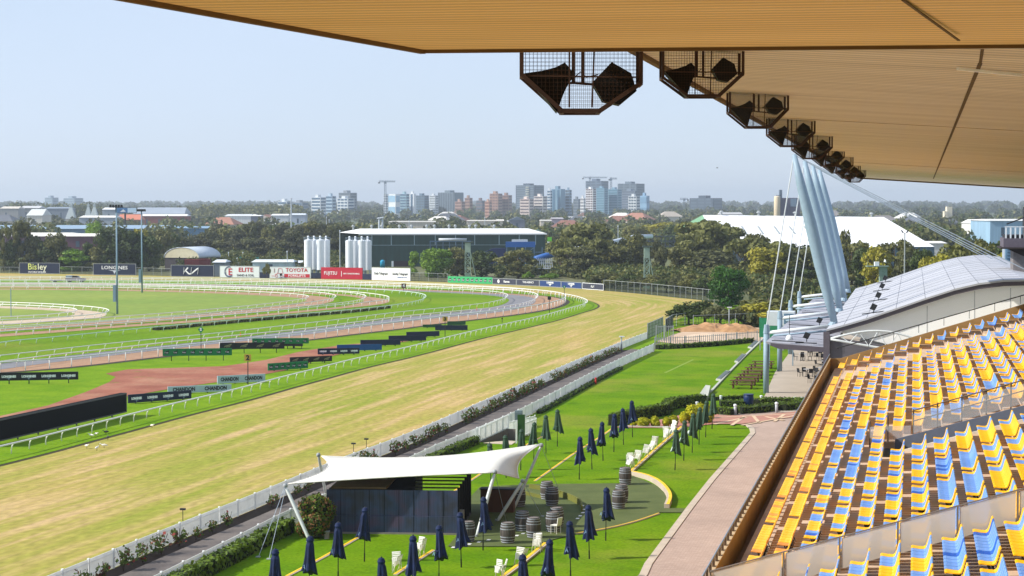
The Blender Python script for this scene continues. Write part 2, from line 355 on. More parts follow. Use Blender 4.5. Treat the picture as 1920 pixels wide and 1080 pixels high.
sheet('lawn', lawn_poly, .03, GRASS)
gap = px([(1165,657),(1214,625),(1262,604),(1300,612),(1235,640),(1195,657)]); sheet('grass_corner', gap, .04, verge)
# --- promenade, patio
brick = bpy.data.materials.new('brick_paving'); brick.use_nodes = True; n = brick.node_tree; L = n.links; b = n.nodes["Principled BSDF"]
tc = n.nodes.new("ShaderNodeTexCoord"); br = n.nodes.new("ShaderNodeTexBrick"); br.inputs["Scale"].default_value = 1.0
br.inputs["Color1"].default_value = lin((166, 142, 128))+(1,); br.inputs["Color2"].default_value = lin((184, 160, 146))+(1,); br.inputs["Mortar"].default_value = lin((160, 138, 124))+(1,)
br.inputs["Brick Width"].default_value = .32; br.inputs["Row Height"].default_value = .16; br.inputs["Mortar Size"].default_value = .03
no = n.nodes.new("ShaderNodeTexNoise"); no.inputs["Scale"].default_value = .25; no.inputs["Detail"].default_value = 8
L.new(tc.outputs["Object"], br.inputs["Vector"]); L.new(tc.outputs["Object"], no.inputs["Vector"])
mr = n.nodes.new("ShaderNodeMapRange"); mr.inputs[1].default_value = .3; mr.inputs[2].default_value = .7; mr.inputs[3].default_value = .9; mr.inputs[4].default_value = 1.1
hs = n.nodes.new("ShaderNodeHueSaturation"); L.new(no.outputs[0], mr.inputs[0]); L.new(mr.outputs[0], hs.inputs["Value"]); L.new(br.outputs[0], hs.inputs["Color"])
L.new(hs.outputs[0], b.inputs["Base Color"]); b.inputs["Roughness"].default_value = .85
XL = -12.3
kerbL = px([(1199,1080),(1208,1060),(1288,953),(1330,900),(1385,838)])
ang = px([(1407,813),(1405,805),(1398,799),(1382,796),(1330,796)])
prom = [Vector((-13.2, -40, 0)), Vector((-12.7, 70, 0))]+kerbL+ang+px([(1330,778)])+[Vector((XL-2, 160, 0)), Vector((-5.4, 175, 0)), Vector((-5.4, -40, 0))]
sheet('promenade', prom, .06, brick)
kb = MB(); kpts = [Vector((-13.2, 30, 0)), Vector((-12.7, 70, 0))]+kerbL+ang[:3]
conc = M('pale_concrete', (186, 172, 154), .85, var=.08, scale=1.2, detail=7)
o1 = offset(kpts, .0); o2 = offset(kpts, .38)
poly = o1+o2[::-1]; kb.prism([(p.x, p.y) for p in poly], .02, .10)
tag(kb.build('kerb', conc), kind='structure')
patio = px([(1432,748),(1453,700),(1482,660),(1500,632)])+[Vector((-12, 262, 0)), Vector((30, 262, 0)), Vector((30, 150, 0)), Vector((-5.4, 150, 0))]+px([(1405,760)])
patc = M('patio_concrete', (178, 166, 152), .8, var=.06, scale=.4, detail=8)
sheet('patio', patio, .085, patc)
pl = MB()
for v in (738, 698, 666):
    d_ = depth(P(1460, v)); a = P(1440, v); pl.box(-13.6, -5.4, a.y-.02, a.y+.06, .086, .092)
tag(pl.build('patio_joints', M('joint_dark', (96, 88, 80))), kind='structure')  # dark brown-grey joint lines across the patio
# red and cream patterned paving
pat = px([(1334,797),(1330,782),(1400,783),(1470,775),(1508,771),(1500,790),(1490,786),(1440,791),(1395,797)])
redp = M('red_paver', (172, 124, 108), .85, var=.1, scale=2)
sheet('patterned_paving', px([(1332,797),(1336,781),(1420,781),(1507,772),(1493,784),(1440,790),(1392,797)]), .10, redp)
cm = MB(); cream = M('cream_paver', (206, 180, 150), .85, var=.06)
for a, b_ in (((1340,795),(1400,782)),((1372,797),(1396,781)),((1412,779),(1424,793)),((1392,797),(1507,776)),((1436,781),(1470,788)),((1470,777),(1452,790)),((1336,783),(1507,775))):
    cm.bar(P(a[0], a[1], .105), P(b_[0], b_[1], .105), .28, .012)
tag(cm.build('paving_bands', cream), kind='structure')
# --- artificial turf pad with its low kerb
padm = M('artificial_turf', (76, 88, 44), .95, c2=(90, 100, 54), scale=.6, detail=6); detail_noise(padm, 12, .12)
pad = px([(839,1027),(858,1005),(856,960),(900,915),(995,909.5),(1080,909),(1165,908),(1185,893),(1230,912),(1250,929),(1257,943),(1248,955),(1287,955),(1280,963),(1237,963),(1180,983),(1120,996),(1080,1003),(1033,1015),(993,1026.7)])
sheet('artificial_turf_pad', pad, .07, padm)
YEL = M('yellow_line_paint', (232, 188, 36), .7, var=.15, scale=2)
def kerb_line(pts, wd, h, name, label, top=YEL, base=conc):
    p = px(pts); p = cat(p, 1.0, 2) if len(p) > 2 else resamp(p, 1.5)
    m = MB(); a = offset(p, wd/2); b_ = offset(p, -wd/2)
    for i in range(len(p)-1):
        m.cur = 0; m.prism([(a[i].x, a[i].y), (a[i+1].x, a[i+1].y), (b_[i+1].x, b_[i+1].y), (b_[i].x, b_[i].y)], .02, h)
    q = offset(p, -wd/2+wd*.6)
    for i in range(len(p)-1):
        m.cur = 1; m.prism([(b_[i].x, b_[i].y), (b_[i+1].x, b_[i+1].y), (q[i+1].x, q[i+1].y), (q[i].x, q[i].y)], h+.002, h+.014)
    return tag(m.build(name, [base, top]), label, 'kerb')
kerb_line([(1183,892),(1210,897),(1235,910),(1250,925),(1256,940),(1250,955)], .30, .30, 'curved_kerb', 'low curved concrete kerb with yellow painted edge round the dark turf pad')
kerb_line([(1183.7,886.7),(1230,845),(1278.5,803)], .24, .14, 'garden_kerb', 'straight yellow-edged kerb with the folded white chairs leaning along it, right lawn')
kerb_line([(1003,903),(1040,877),(1079,849.6),(1123.7,821.5),(1147,805)], .17, .05, 'lawn_kerb', 'yellow-topped lawn edging running past the navy umbrellas beyond the sail')
kerb_line([(840,930),(898,892),(945,861),(993,832),(1022,817)], .17, .05, 'lawn_kerb', 'yellow lawn edging passing behind the sail towards the white stair fence')
kerb_line([(538,1083),(610,1045),(671.7,1010)], .2, .07, 'lawn_kerb', 'yellow-topped lawn edging in front of the bush and the dark screen')
kerb_line([(741,1080),(775,1058),(813,1034)], .2, .08, 'lawn_kerb', 'short yellow lawn edging with folded chairs, in front of the middle of the screen')
kerb_line([(930,1095),(975,1062),(1024,1022)], .26, .12, 'garden_kerb', 'yellow-edged kerb with stacks of folded white chairs in the near foreground')
kerb_line([(1080,1003),(1120,997),(1180,984),(1236,965)], .12, .09, 'pad_edging', 'thin yellow edging along the near side of the dark turf pad')
kerb_line([(1173,802),(1220,803),(1268,804)], .2, .14, 'border_kerb', 'thin white kerb in front of the clipped yellow-green ball shrubs', top=WHITE)
dsh = tag(empty('painted_dashes', P(1050, 925)), 'broken line of white dashes curving across the dark turf pad', 'line marking')
for i, (u, v) in enumerate([(1040,923),(1049,926),(1058,929),(1067,933),(1076,937),(1085,942),(1092,948),(1096,955),(1093,961),(1088,967),(1083,972),(969,1004),(981,1000),(1003,993),(916,1012),(898,1016),(880,1020),(850,1026)]):
    a = P(u, v, .085)-P(1050, 925); m = MB(); m.box(a.x-.09, a.x+.09, a.y-.16, a.y+.16, .078, .086); m.build('dash', WHITE, dsh)
# ================================================================== RAILS
RAILW = M('rail_white', (226, 226, 222), .4, .04)
def rail(nm, pts, h, spacing, label, group='running rails round the tracks', goose=True, r=.045, flip=1, mat=RAILW, both=False):
    p = resamp(pts, spacing)
    p = [q for q in p if -60 < proj(q)[0] < 2000 and depth(q) > 20] if len(p) > 4 else p
    root = tag(empty('running_rail', p[0]), label, 'rail', group)
    inv = -p[0]
    def over(i):
        a = p[max(0, i-1)]; b = p[min(len(p)-1, i+1)]; d = (b-a).normalized(); return d, Vector((d.y, -d.x, 0))*flip
    m = MB(); tp = [p[i]+over(i)[1]*(.42 if goose else 0)+Vector((0, 0, h))+inv for i in range(len(p))]
    m.tube(tp, r*1.5, 6); m.build('top_rail', mat, root, smooth=True)
    pm = MB()
    if goose: pm.tube([(0, 0, 0), (.0, 0, h*.45), (.06, 0, h*.72), (.2, 0, h*.92), (.42, 0, h)], r, 6)
    else: pm.tube([(0, 0, 0), (0, 0, h)], r, 6)
    pme = pm.mesh('post', mat, True)
    order = sorted(range(len(p)), key=lambda i: (p[i]-E0).length)
    keep = set(order[:100]); rest = MB()
    for i in range(len(p)):
        d, nrm = over(i); rz = math.atan2(nrm.y, nrm.x); loc = p[i]+inv
        if i in keep: ob('post', pme, root, loc, rz)
        else:
            t = MB(); t.v = list(pm.v); t.f = list(pm.f); t.m = list(pm.m); t.xf(Matrix.Translation(loc) @ Matrix.Rotation(rz, 4, 'Z')); rest.add(t.v, t.f)
    if rest.v: tag(rest.build('distant_posts', mat, root), kind='stuff')
    return root
C = curves
rail('E1', C['E1'], .85, 2.5, 'long white gooseneck running rail between the straw-coloured straight and the infield boards')
rail('EC', offset(C['EC'], .2), 1.15, 3.0, 'tall straight-posted white rail along the brown dirt track edge', goose=False, r=.05)
rail('EM', C['EM'], 1.0, 3.0, 'white rail between the brown dirt track and the grey all-weather track')
rail('EG', offset(C['EG'], -.6), 1.0, 3.2, 'thin white rail between the grey all-weather track and the inner grass course', r=.035)
rail('EH', offset(C['EH'], .3), .78, 3.0, 'pale gooseneck rail backed by a low hedge on the inner grass course', mat=M('rail_pale_green', (196, 214, 204), .5, .04))
rail('BO', C['BO'], .85, 3.0, 'white outer rail of the brown training track inside the hedge', goose=False)
rail('BI', C['BI'], .9, 3.0, 'white inner rail of the brown training track', r=.04)
rail('CO', C['CO'], .9, 3.2, 'white outer rail of the narrow sand lane by the infield', r=.04)
rail('CI', C['CI'], .9, 3.2, 'innermost white rail round the dry infield grass and light masts', r=.04)
rail('DO', C['DO'], .9, 3.0, 'white outer rail of the small pale sand ring, far left', group='rails of the small sand ring')
rail('DI', C['DI'], .9, 3.0, 'white inner rail of the small pale sand ring, far left', group='rails of the small sand ring')
# ------------------------------------------------------------------ leaves
def leaf_mesh(name, blobs, n, size, mats, seed=1, up=.0, shell=.55, flat=1., aspect=1.):
    "n leaf faces spread through blobs (cx,cy,cz,r[,rz])"
    g = np.random.default_rng(seed); B = np.array([(b[0], b[1], b[2], b[3], b[4] if len(b) > 4 else b[3]) for b in blobs], dtype=float)
    wgt = B[:, 3]**2; idx = g.choice(len(B), n, p=wgt/wgt.sum()); d = g.normal(size=(n, 3)); d /= np.linalg.norm(d, axis=1)[:, None]
    rad = shell+(1-shell)*g.random(n)**.6; rad *= 1+.08*g.normal(size=n)
    c = B[idx, :3]+d*rad[:, None]*np.stack([B[idx, 3], B[idx, 3], B[idx, 4]], 1)
    nr = d+g.normal(size=(n, 3))*.55; nr[:, 2] += up; nr /= np.linalg.norm(nr, axis=1)[:, None]
    t = np.cross(nr, g.normal(size=(n, 3))); t /= np.linalg.norm(t, axis=1)[:, None]; q = np.cross(nr, t)
    s = size*(.6+.8*g.random(n))[:, None]*.5
    V = np.stack([c-t*s*aspect-q*s*.6, c+t*s*aspect*.2-q*s, c+t*s*aspect+q*s*.5, c-t*s*.3*aspect+q*s], 1).reshape(-1, 3)
    V[:, 2] = np.maximum(V[:, 2], .02)
    me = bpy.data.meshes.new(name); me.vertices.add(4*n); me.vertices.foreach_set('co', V.astype(np.float32).ravel())
    me.loops.add(4*n); me.loops.foreach_set('vertex_index', np.arange(4*n, dtype=np.int32))
    me.polygons.add(n); me.polygons.foreach_set('loop_start', np.arange(0, 4*n, 4, dtype=np.int32))
    try: me.polygons.foreach_set('loop_total', np.full(n, 4, dtype=np.int32))
    except Exception: pass
    for m_ in mats: me.materials.append(m_)
    if len(mats) > 1: me.polygons.foreach_set('material_index', g.choice(len(mats), n).astype(np.int32))
    me.update(calc_edges=True); return me
def leafmat(name, c, c2, trans=.25, scale=.5, rand=.15):
    return M(name, c, .6, c2=c2, scale=scale, detail=3, rand=rand, trans=trans, spec=.25)
LM = dict(
    dark=[leafmat('leaf_dark', (44, 60, 26), (82, 96, 42))],
    olive=[leafmat('leaf_olive', (78, 84, 40), (124, 122, 66))],
    brown=[leafmat('leaf_brown_olive', (76, 80, 46), (106, 108, 64))],
    gum=[leafmat('leaf_gum', (74, 84, 40), (130, 130, 70), scale=.25)],
    bright=[leafmat('leaf_bright', (76, 112, 26), (126, 156, 44))],
    yellow=[leafmat('leaf_yellow', (122, 124, 34), (168, 158, 54))],
    round=[leafmat('leaf_round', (28, 64, 14), (62, 104, 26))],
    casu=[leafmat('leaf_casuarina', (56, 64, 38), (92, 90, 58))],
    hedge=[leafmat('leaf_hedge', (60, 84, 20), (112, 134, 42), scale=2)],
    lime=[leafmat('leaf_lime', (156, 162, 14), (206, 200, 40), scale=3)],
    rose=[leafmat('leaf_rose', (50, 74, 26), (92, 112, 48), scale=2)]*7+[leafmat('leaf_rose_red', (70, 46, 32), (104, 72, 48), scale=2)]*2+[M('rose_petal', (136, 60, 52), .6, rand=.2)])
BARK = M('bark', (96, 82, 66), .9, .25, 2)
DBARK = M('dark_bark', (60, 50, 40), .9, .25, 2)
# ------------------------------------------------------------------ picket fences and roses
PICK = M('picket_white', (236, 238, 236), .6, .06, 2)
def picket(pts, h, label, name='picket_fence', group=None, slat=.11, w_=.082, mat=PICK, postsp=2.4):
    root = tag(empty(name, pts[0]), label, 'fence', group); inv = -pts[0]
    m = MB(); q = resamp(pts, slat)
    q = [p for p in q if -30 < proj(p)[0] < 1980]
    for i in range(len(q)-1):
        d = (q[i+1]-q[i]).normalized(); a = q[i]+inv; b = a+d*w_; n_ = Vector((-d.y, d.x, 0))*.012; z = Vector((0, 0, 1))
        zs = z*.05; zt = z*h
        m.add([a+n_+zs, b+n_+zs, b+n_+zt, a+n_+zt, a-n_+zs, b-n_+zs, b-n_+zt, a-n_+zt], [(0, 1, 2, 3), (7, 6, 5, 4), (3, 2, 6, 7), (1, 5, 6, 2), (4, 0, 3, 7)])
    m.build('pickets', mat, root)
    q = resamp(pts, 2.0); m = MB()
    for zz in (.2, h-.16):
        m.tube([p+inv+Vector((0, 0, zz)) for p in q], .03, 4)
    m.build('fence_rails', mat, root)
    pm = MB(); pm.box(-.05, .05, -.05, .05, 0, h+.05); pme = pm.mesh('post', mat); q = resamp(pts, postsp)
    q = [p for p in q if -30 < proj(p)[0] < 1980][:99]
    for p in q: ob('post', pme, root, p+inv)
    return root
F1g = [Vector((p.x, p.y, 0)) for p in F1c]; F2g = [Vector((p.x, p.y, 0)) for p in F2c]
picket(F1g, .92, 'long white picket fence with rose bushes along the straw-coloured straight', postsp=2.6)
i_g = min(range(len(F2g)), key=lambda i: (F2g[i]-P(900, 830)).length); i_h = min(range(len(F2g)), key=lambda i: (F2g[i]-P(975, 800)).length)
picket(F2g, .92, 'long white picket fence on the lawn side of the service road', postsp=2.6)
rb_pts = resamp(offset(F1c, .75), 2.15); k = 0
rose_me = [leaf_mesh('foliage', [(random.uniform(-.25, .25), random.uniform(-.25, .25), random.uniform(.3, .75), random.uniform(.14, .3)) for _ in range(6)], 130, .12, LM['rose'], s) for s in range(4)]
stem = MB(); [stem.tube([(0, 0, 0), (.12*math.cos(a), .12*math.sin(a), .5), (.25*math.cos(a), .25*math.sin(a), .85)], .012, 4) for a in (0, 2, 4)]
stem_me = stem.mesh('stem', DBARK)
for i, p in enumerate(rb_pts):
    u, v = proj(p)
    if not (-20 < u < 1160 and v < 1110) or random.random() < .14: continue
    k += 1
    r_ = tag(empty('rose_bush', (p.x, p.y, 0), random.uniform(0, 6), sc=random.uniform(.75, 1.3)), 'leggy rose bush with reddish blooms, %s from the near end of the rose bed' % (ordn(k)), 'rose bush', 'rose bushes along the picket fence')
    ob('foliage', rose_me[k % 4], r_); ob('stem', stem_me, r_)
# hedges behind the near fence (lawn side)
def hedge(name, pts, wd, h, label, z0=0, kind_='hedge', leaf=.16, dens=60, core=True, cat_='hedge', group=None, smooth_=True):
    root = tag(empty(name, (pts[0].x, pts[0].y, z0)), label, cat_, group); inv = Vector((-pts[0].x, -pts[0].y, 0))
    p = [q+inv for q in (cat(pts, 1.0, 1) if len(pts) > 2 and smooth_ else resamp(pts, 1.0))]
    m = MB(); a = offset(p, wd/2*.86); b = offset(p, -wd/2*.86)
    m.prism([(x.x, x.y) for x in a]+[(x.x, x.y) for x in b[::-1]], 0, h*.92)
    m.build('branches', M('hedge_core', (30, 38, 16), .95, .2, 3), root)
    V = []; L_ = sum((p[i+1]-p[i]).length for i in range(len(p)-1)); n = int(L_*(wd+2*h)*dens)
    g = np.random.default_rng(len(V)+n); pa = np.array([tuple(x) for x in p]); seg = g.integers(0, len(p)-1, n); t = g.random(n)[:, None]
    c = pa[seg]*(1-t)+pa[seg+1]*t; dd = pa[seg+1]-pa[seg]; dd /= np.linalg.norm(dd, axis=1)[:, None]; nn = np.stack([dd[:, 1], -dd[:, 0], 0*dd[:, 0]], 1)
    s = g.random(n)*(wd+2*h); top = (s > h) & (s < h+wd); off_ = np.where(s < h, -wd/2, np.where(top, s-h-wd/2, wd/2)); zz = np.where(s < h, s, np.where(top, h, s-h-wd))
    c = c+nn*off_[:, None]; c[:, 2] = zz; c += g.normal(size=c.shape)*.035
    nr = np.where(top[:, None], np.array([[0, 0, 1.]]), nn*np.sign(off_)[:, None])+g.normal(size=c.shape)*.4; nr /= np.linalg.norm(nr, axis=1)[:, None]
    tt = np.cross(nr, g.normal(size=c.shape)); tt /= np.linalg.norm(tt, axis=1)[:, None]; q = np.cross(nr, tt); sz = leaf*(.6+.8*g.random(n))[:, None]/2
    W = np.stack([c-tt*sz-q*sz*.6, c+tt*sz*.2-q*sz, c+tt*sz+q*sz*.5, c-tt*sz*.3+q*sz], 1).reshape(-1, 3); W[:, 2] = np.maximum(W[:, 2], .01)
    me = bpy.data.meshes.new('foliage'); me.from_pydata(W.tolist(), [], [(4*i, 4*i+1, 4*i+2, 4*i+3) for i in range(n)]); me.materials.append(LM[kind_][0]); ob('foliage', me, root)
    return root
fh = offset(F2g, .55)
def between(pts, u0, u1): return [p for p in pts if u0 < proj(p)[0] < u1]
hedge('hedge', between(fh, 250, 548), .7, .75, 'clipped green hedge along the near picket fence, left of the sail canopy', leaf=.18)
hedge('hedge', between(fh, 775, 895), .5, .6, 'low leafy hedge along the picket fence between the canopy and the stair gate', leaf=.14)
hedge('hedge', between(fh, 1010, 1165), .45, .3, 'very low dark hedge strip at the foot of the picket fence beyond the stairs', leaf=.14, dens=40)
hedge('track_hedge', [p for p in offset(C['EH'], -1.0) if 290 < proj(p)[0] < 735 and proj(p)[1] > 572][::2], .9, .5, 'low dark hedge running behind the pale rail of the inner grass course', leaf=.4, dens=12, kind_='olive')
# ------------------------------------------------------------------ far wire fence round the bend
WIRE = M('fence_dark_green', (36, 48, 42), .7, .1)
def wire_fence(pts, h, label, sp=3.2, mat=WIRE, vert=.45, group=None):
    root = tag(empty('wire_fence', pts[0]), label, 'fence', group); inv = -pts[0]; m = MB(); q = resamp(pts, vert)
    for p in q: m.bar(p+inv, p+inv+Vector((0, 0, h)), .05)
    for i in range(len(q)-1):
        for zz in np.linspace(.1, h, 5): m.bar(q[i]+inv+Vector((0, 0, zz)), q[i+1]+inv+Vector((0, 0, zz)), .05)
    m.build('mesh_panel', mat, root); pm = MB(); pm.tube([(0, 0, 0), (0, 0, h+.1)], .045, 6); pme = pm.mesh('post', M('galvanised', (150, 156, 158), .5, .05))
    for p in resamp(pts, sp)[:99]: ob('post', pme, root, p+inv)
    m = MB(); [m.bar(a+inv+Vector((0, 0, h)), b+inv+Vector((0, 0, h)), .06) for a, b in zip(q, q[1:])]; m.build('top_bar', M('galvanised', (150, 156, 158)), root)
    return root
wire_fence(cat(px([(1132,544.5),(1205,551),(1280,559),(1339,566)]), 1, 2), 2.1, 'tall dark green wire fence round the far bend, right of the last board', sp=2.6)
wire_fence(px([(769,526.5),(839,529)]), 1.9, 'dark wire fence between the white newspaper board and the bright green board')
wire_fence(px([(116,513.8),(173,515.2)]), 1.9, 'dark wire fence between the two leftmost navy billboards')
wire_fence(px([(256,516),(319,518)]), 1.9, 'dark wire fence left of the dome shelter, between two navy boards')
wire_fence(px([(0,512.4),(35,512.8)]), 1.6, 'short dark fence at the far left of the back boundary')
DKP = M('dark_metal', (34, 36, 38), .6, .1)
wire_fence(px([(1214,636),(1243,622)]), 2.0, 'green mesh gate panel where the white picket fence ends', sp=3, vert=.3, mat=M('green_mesh', (92, 112, 88), .7))
wire_fence(px([(1248,623),(1262,614),(1300,609)]), 1.8, 'dark mesh fence in front of the low spreading trees', sp=3)
wire_fence(px([(1300,619),(1345,617),(1455,612)]), 2.0, 'dark mesh fence behind the dirt mound', sp=3.5)
picket(px([(1228,654),(1300,650),(1360,646),(1420,640)]), 1.35, 'thin-railed pale fence along the far end of the big lawn', slat=.35, mat=M('galvanised', (150, 156, 158)))
hedge('hedge', px([(1232,655.5),(1300,652),(1360,647.5),(1408,642.5)]), .8, .55, 'low hedge in front of the pale fence at the far end of the lawn', leaf=.22, dens=30)
picket(px([(1230,640),(1262,640)]), 2.0, 'see-through temporary fence panels at the near corner of the dirt yard', slat=.3, mat=M('galvanised', (150, 156, 158)))
# ================================================================== HOARDINGS
NAVY = M('board_navy', (22, 34, 62), .6, .08); BLACK = M('board_black', (20, 22, 28), .6, .1); GRN = M('board_green', (20, 116, 66), .6, .08)
BLUEB = M('board_blue', (24, 78, 140), .6, .08); PALEB = M('board_pale_blue', (168, 188, 200), .6, .05); DGRN = M('board_dark_green', (40, 84, 52), .6, .1)
LWH = M('letter_white', (228, 232, 236), .6, .02); LDK = M('letter_dark', (28, 30, 36), .6, .05); LRED = M('letter_red', (180, 30, 44), .6, .05)
def pos_frame(a, b):
    "frame of a board standing from a to b, front towards the camera"
    d = Vector((b.x-a.x, b.y-a.y, 0)); L_ = d.length; return L_, math.atan2(d.y, d.x)
def board(name, uv0, uv1, hp, foot, mat, label, words=None, wmat=LWH, group='advertising boards in the infield', rep=1, size=None, thick=.12, legs=4, frame=None, kern=1., logo=None, shear=0, rimmat=None, cat_='board'):
    """uv0/uv1 bottom corners of the panel in the photo; hp panel height px at left; foot px below the panel"""
    a = P(uv0[0], uv0[1]+foot); b = P(uv1[0], uv1[1]+foot); L_, rz = pos_frame(a, b); s = depth(a)/FPX
    z0 = foot*s; h = hp*s; root = tag(empty(name, (a.x, a.y, 0), rz), label, cat_, group)
    m = MB(); m.box(0, L_, 0, thick, z0, z0+h); m.build('panel', mat, root)
    if rimmat:
        m = MB(); t = .1
        for q in ((0, L_, z0, z0+t), (0, L_, z0+h-t, z0+h), (0, t, z0+t, z0+h-t), (L_-t, L_, z0+t, z0+h-t)): m.box(q[0], q[1], -.03, .0, q[2], q[3])
        m.build('frame', rimmat, root)
    for i in range(legs):
        x = L_*(i+.5)/legs; m = MB(); m.box(x-.04, x+.04, thick+.003, thick+.09, 0, z0+h*.7); m.bar((x, thick+.05, z0+h*.6), (x, thick+.75, 0), .05); m.build('leg', DKP, root)
    if words:
        for i in range(rep):
            wrd = words[i % len(words)] if isinstance(words, (list, tuple)) else words
            x = L_*(i+.5)/rep; text(wrd, root, (size or .62)*h, wmat, (x, -.012, z0+h*.5), PI/2, 0, sx=kern, shear=shear, bold=.022)
    if logo: logo(root, L_, z0, h)
    return root
def wings(root, xs, y, z, s, mat):
    for x in xs:
        m = MB(); m.add([(x-s, y, z+s*.18), (x-s*.2, y, z), (x, y, z-s*.42), (x+s*.2, y, z), (x+s, y, z+s*.18), (x+s*.25, y, z+.12*s), (x-s*.25, y, z+.12*s)], [(0, 1, 6), (1, 2, 3), (1, 3, 5, 6), (3, 4, 5)])
        m.build('emblem', mat, root)
def rep_wings(n, sc=.5):
    return lambda root, L_, z0, h: wings(root, [L_*(i+.5)/n for i in range(n)], -.015, z0+h*.26, h*sc, M('emblem_grey', (120, 140, 160), .6))
def dots(n, mat, w_=.4):
    def f(root, L_, z0, h):
        for i in range(n):
            x = L_*(i+.5)/n; m = MB(); s = h*w_; m.add([(x-s*.8, -.012, z0+h*.28), (x+s*.6, -.012, z0+h*.28), (x+s*.6, -.012, z0+h*.62), (x+s*.85, -.012, z0+h*.8), (x-s*.3, -.012, z0+h*.66), (x-s*.8, -.012, z0+h*.6)], [(0, 1, 2, 3, 4, 5)])
            m.build('emblem', mat, root)
            text('TAB', root, h*.28, LWH, (x-.08*h, -.02, z0+h*.45), PI/2, 0)
    return f
def swoosh(n):
    def f(root, L_, z0, h):
        gm = M('emblem_gold_grey', (128, 124, 92), .6)
        for i in range(n):
            x = L_*(i+.5)/n; m = MB(); s = h*.62; m.add([(x-s, -.012, z0+h*.22), (x-s*.8, -.012, z0+h*.5), (x+s, -.012, z0+h*.86), (x+s*.85, -.012, z0+h*.6), (x-s*.6, -.012, z0+h*.4)], [(0, 1, 2, 3, 4)])
            m.add([(x-s*.5, -.012, z0+h*.28), (x+s*.5, -.012, z0+h*.34), (x+s*.7, -.012, z0+h*.5), (x-s*.4, -.012, z0+h*.38)], [(0, 1, 2, 3)]); m.build('emblem', gm, root)
    return f
board('advertising_board', (-2,714), (147,711.5), 15, 8, BLACK, 'black advertising board with four white watch-maker names, far left of the infield', 'LONGINES', rep=4, size=.38, logo=rep_wings(4), kern=.95)
board('advertising_board', (241,756), (359,747), 16, 3, NAVY, 'dark navy board with four white names beside the big black screen', 'LONGINES', rep=4, size=.36, kern=.78, logo=rep_wings(4))
board('advertising_board', (315,738), (434,733), 13, 3, PALEB, 'left of the two pale blue boards with large dark lettering', 'CHANDON', LDK, rep=2, size=.74, kern=.86)
board('advertising_board', (408,719.5), (497.5,715), 14.5, 3, PALEB, 'right of the two pale blue boards with large dark lettering', 'CHANDON', LDK, rep=2, size=.66, kern=.72)
board('advertising_board', (305,667.5), (435,666), 13.5, 11, GRN, 'longest green board with eight small dark emblems on tall legs', logo=dots(8, BLACK))
board('advertising_board', (412,654.7), (533.5,653.5), 12, 9, BLACK, 'black board with four gold-grey swoosh emblems, left of the number post', logo=swoosh(4))
board('advertising_board', (473,645), (579,644), 10.5, 11, GRN, 'distant green board behind the black swoosh board', logo=dots(8, BLACK))
board('advertising_board', (503,695), (577.7,690), 13.5, 3, GRN, 'small green board nearest the running rail, with seven dark emblems', logo=dots(7, BLACK), legs=3)
board('advertising_board', (544,680.5), (622.7,677), 10.5, 4, BLACK, 'small black board with four grey swooshes behind the small green board', logo=swoosh(4), legs=3)
board('advertising_board', (596,664.5), (674,663), 11, 3, NAVY, 'navy board with four small white names, nearest of the navy cluster', 'LONGINES', rep=4, size=.32, kern=.75, logo=rep_wings(4, .4))
board('advertising_board', (632,657.5), (716,656), 11, 3, BLUEB, 'only bright blue board in the navy cluster')
board('advertising_board', (676,648), (751,646.5), 10.5, 3, NAVY, 'plain navy board behind the bright blue board')
board('advertising_board', (729,640), (799,638.5), 10.5, 3, NAVY, 'plain navy board in the middle of the receding cluster')
board('advertising_board', (762.5,632), (824,630), 9.5, 3, NAVY, 'plain navy board with an orange cone at its corner')
board('advertising_board', (816,619.3), (876.7,619), 9.5, 2, NAVY, 'farthest navy board, below the dark green boards and number post', legs=3)
board('advertising_board', (793,614), (828,613.5), 5.5, 2, DGRN, 'small dark green board left of the black number three post', legs=2)
board('advertising_board', (839,609.5), (873,609), 7, 2, DGRN, 'farther small dark green board just right of the black number three post', legs=2)
board('video_screen', (-14,831), (237.5,771.5), 42, 9, M('screen_black', (9, 10, 15), .8, .05, spec=.08), 'huge blank black video screen standing on short posts by the running rail', thick=.5, legs=7, group=None, cat_='screen', rimmat=M('screen_rim', (70, 72, 78), .5))
OG = 'billboards along the far boundary'
def kia(root, L_, z0, h, sc=1.):
    cx = L_/2; s = h*.42*sc; t = s*.26; m = MB(); y = -.03
    def st(a, b): m.bar((cx+a[0]*s, y, z0+h*.5+a[1]*s), (cx+b[0]*s, y, z0+h*.5+b[1]*s), .04, t)
    for a_, b_ in (((-1.95, -.7), (-1.8, .7)), ((-1.9, -.3), (-.95, .65)), ((-1.5, .05), (-.75, -.65)), ((-.75, -.62), (-.3, -.62)), ((-.32, -.7), (-.12, .7)), ((-.25, -.6), (1.25, .55)), ((1.2, -.7), (1.4, .7))): st(a_, b_)
    m.build('lettering', LWH, root)
g_ = lambda label, uv0, uv1, hp, mat, **k: board('billboard', uv0, uv1, hp, .4, mat, label, group=OG, thick=.3, cat_='billboard', legs=3, **k)
RIM = M('galvanised', (150, 156, 158))
def two(words):
    def f(root, L_, z0, h):
        for (wd, sz, m_, fx, fz, kx) in words: text(wd, root, sz*h, m_, (L_*fx, -.05, z0+h*fz), PI/2, 0, sx=kx, bold=.01)
    return f
def bis(root, L_, z0, h):
    text('Bis', root, h*.8, M('letter_lime', (206, 216, 120), .6), (L_*.44, -.05, z0+h*.62), PI/2, 0, bold=.02, align='RIGHT'); text('ley', root, h*.8, M('letter_cream', (226, 230, 200), .6), (L_*.45, -.05, z0+h*.62), PI/2, 0, bold=.02, align='LEFT'); text('WORKWEAR', root, h*.24, LWH, (L_*.44, -.05, z0+h*.14), PI/2, 0, sx=1.25, bold=.01)
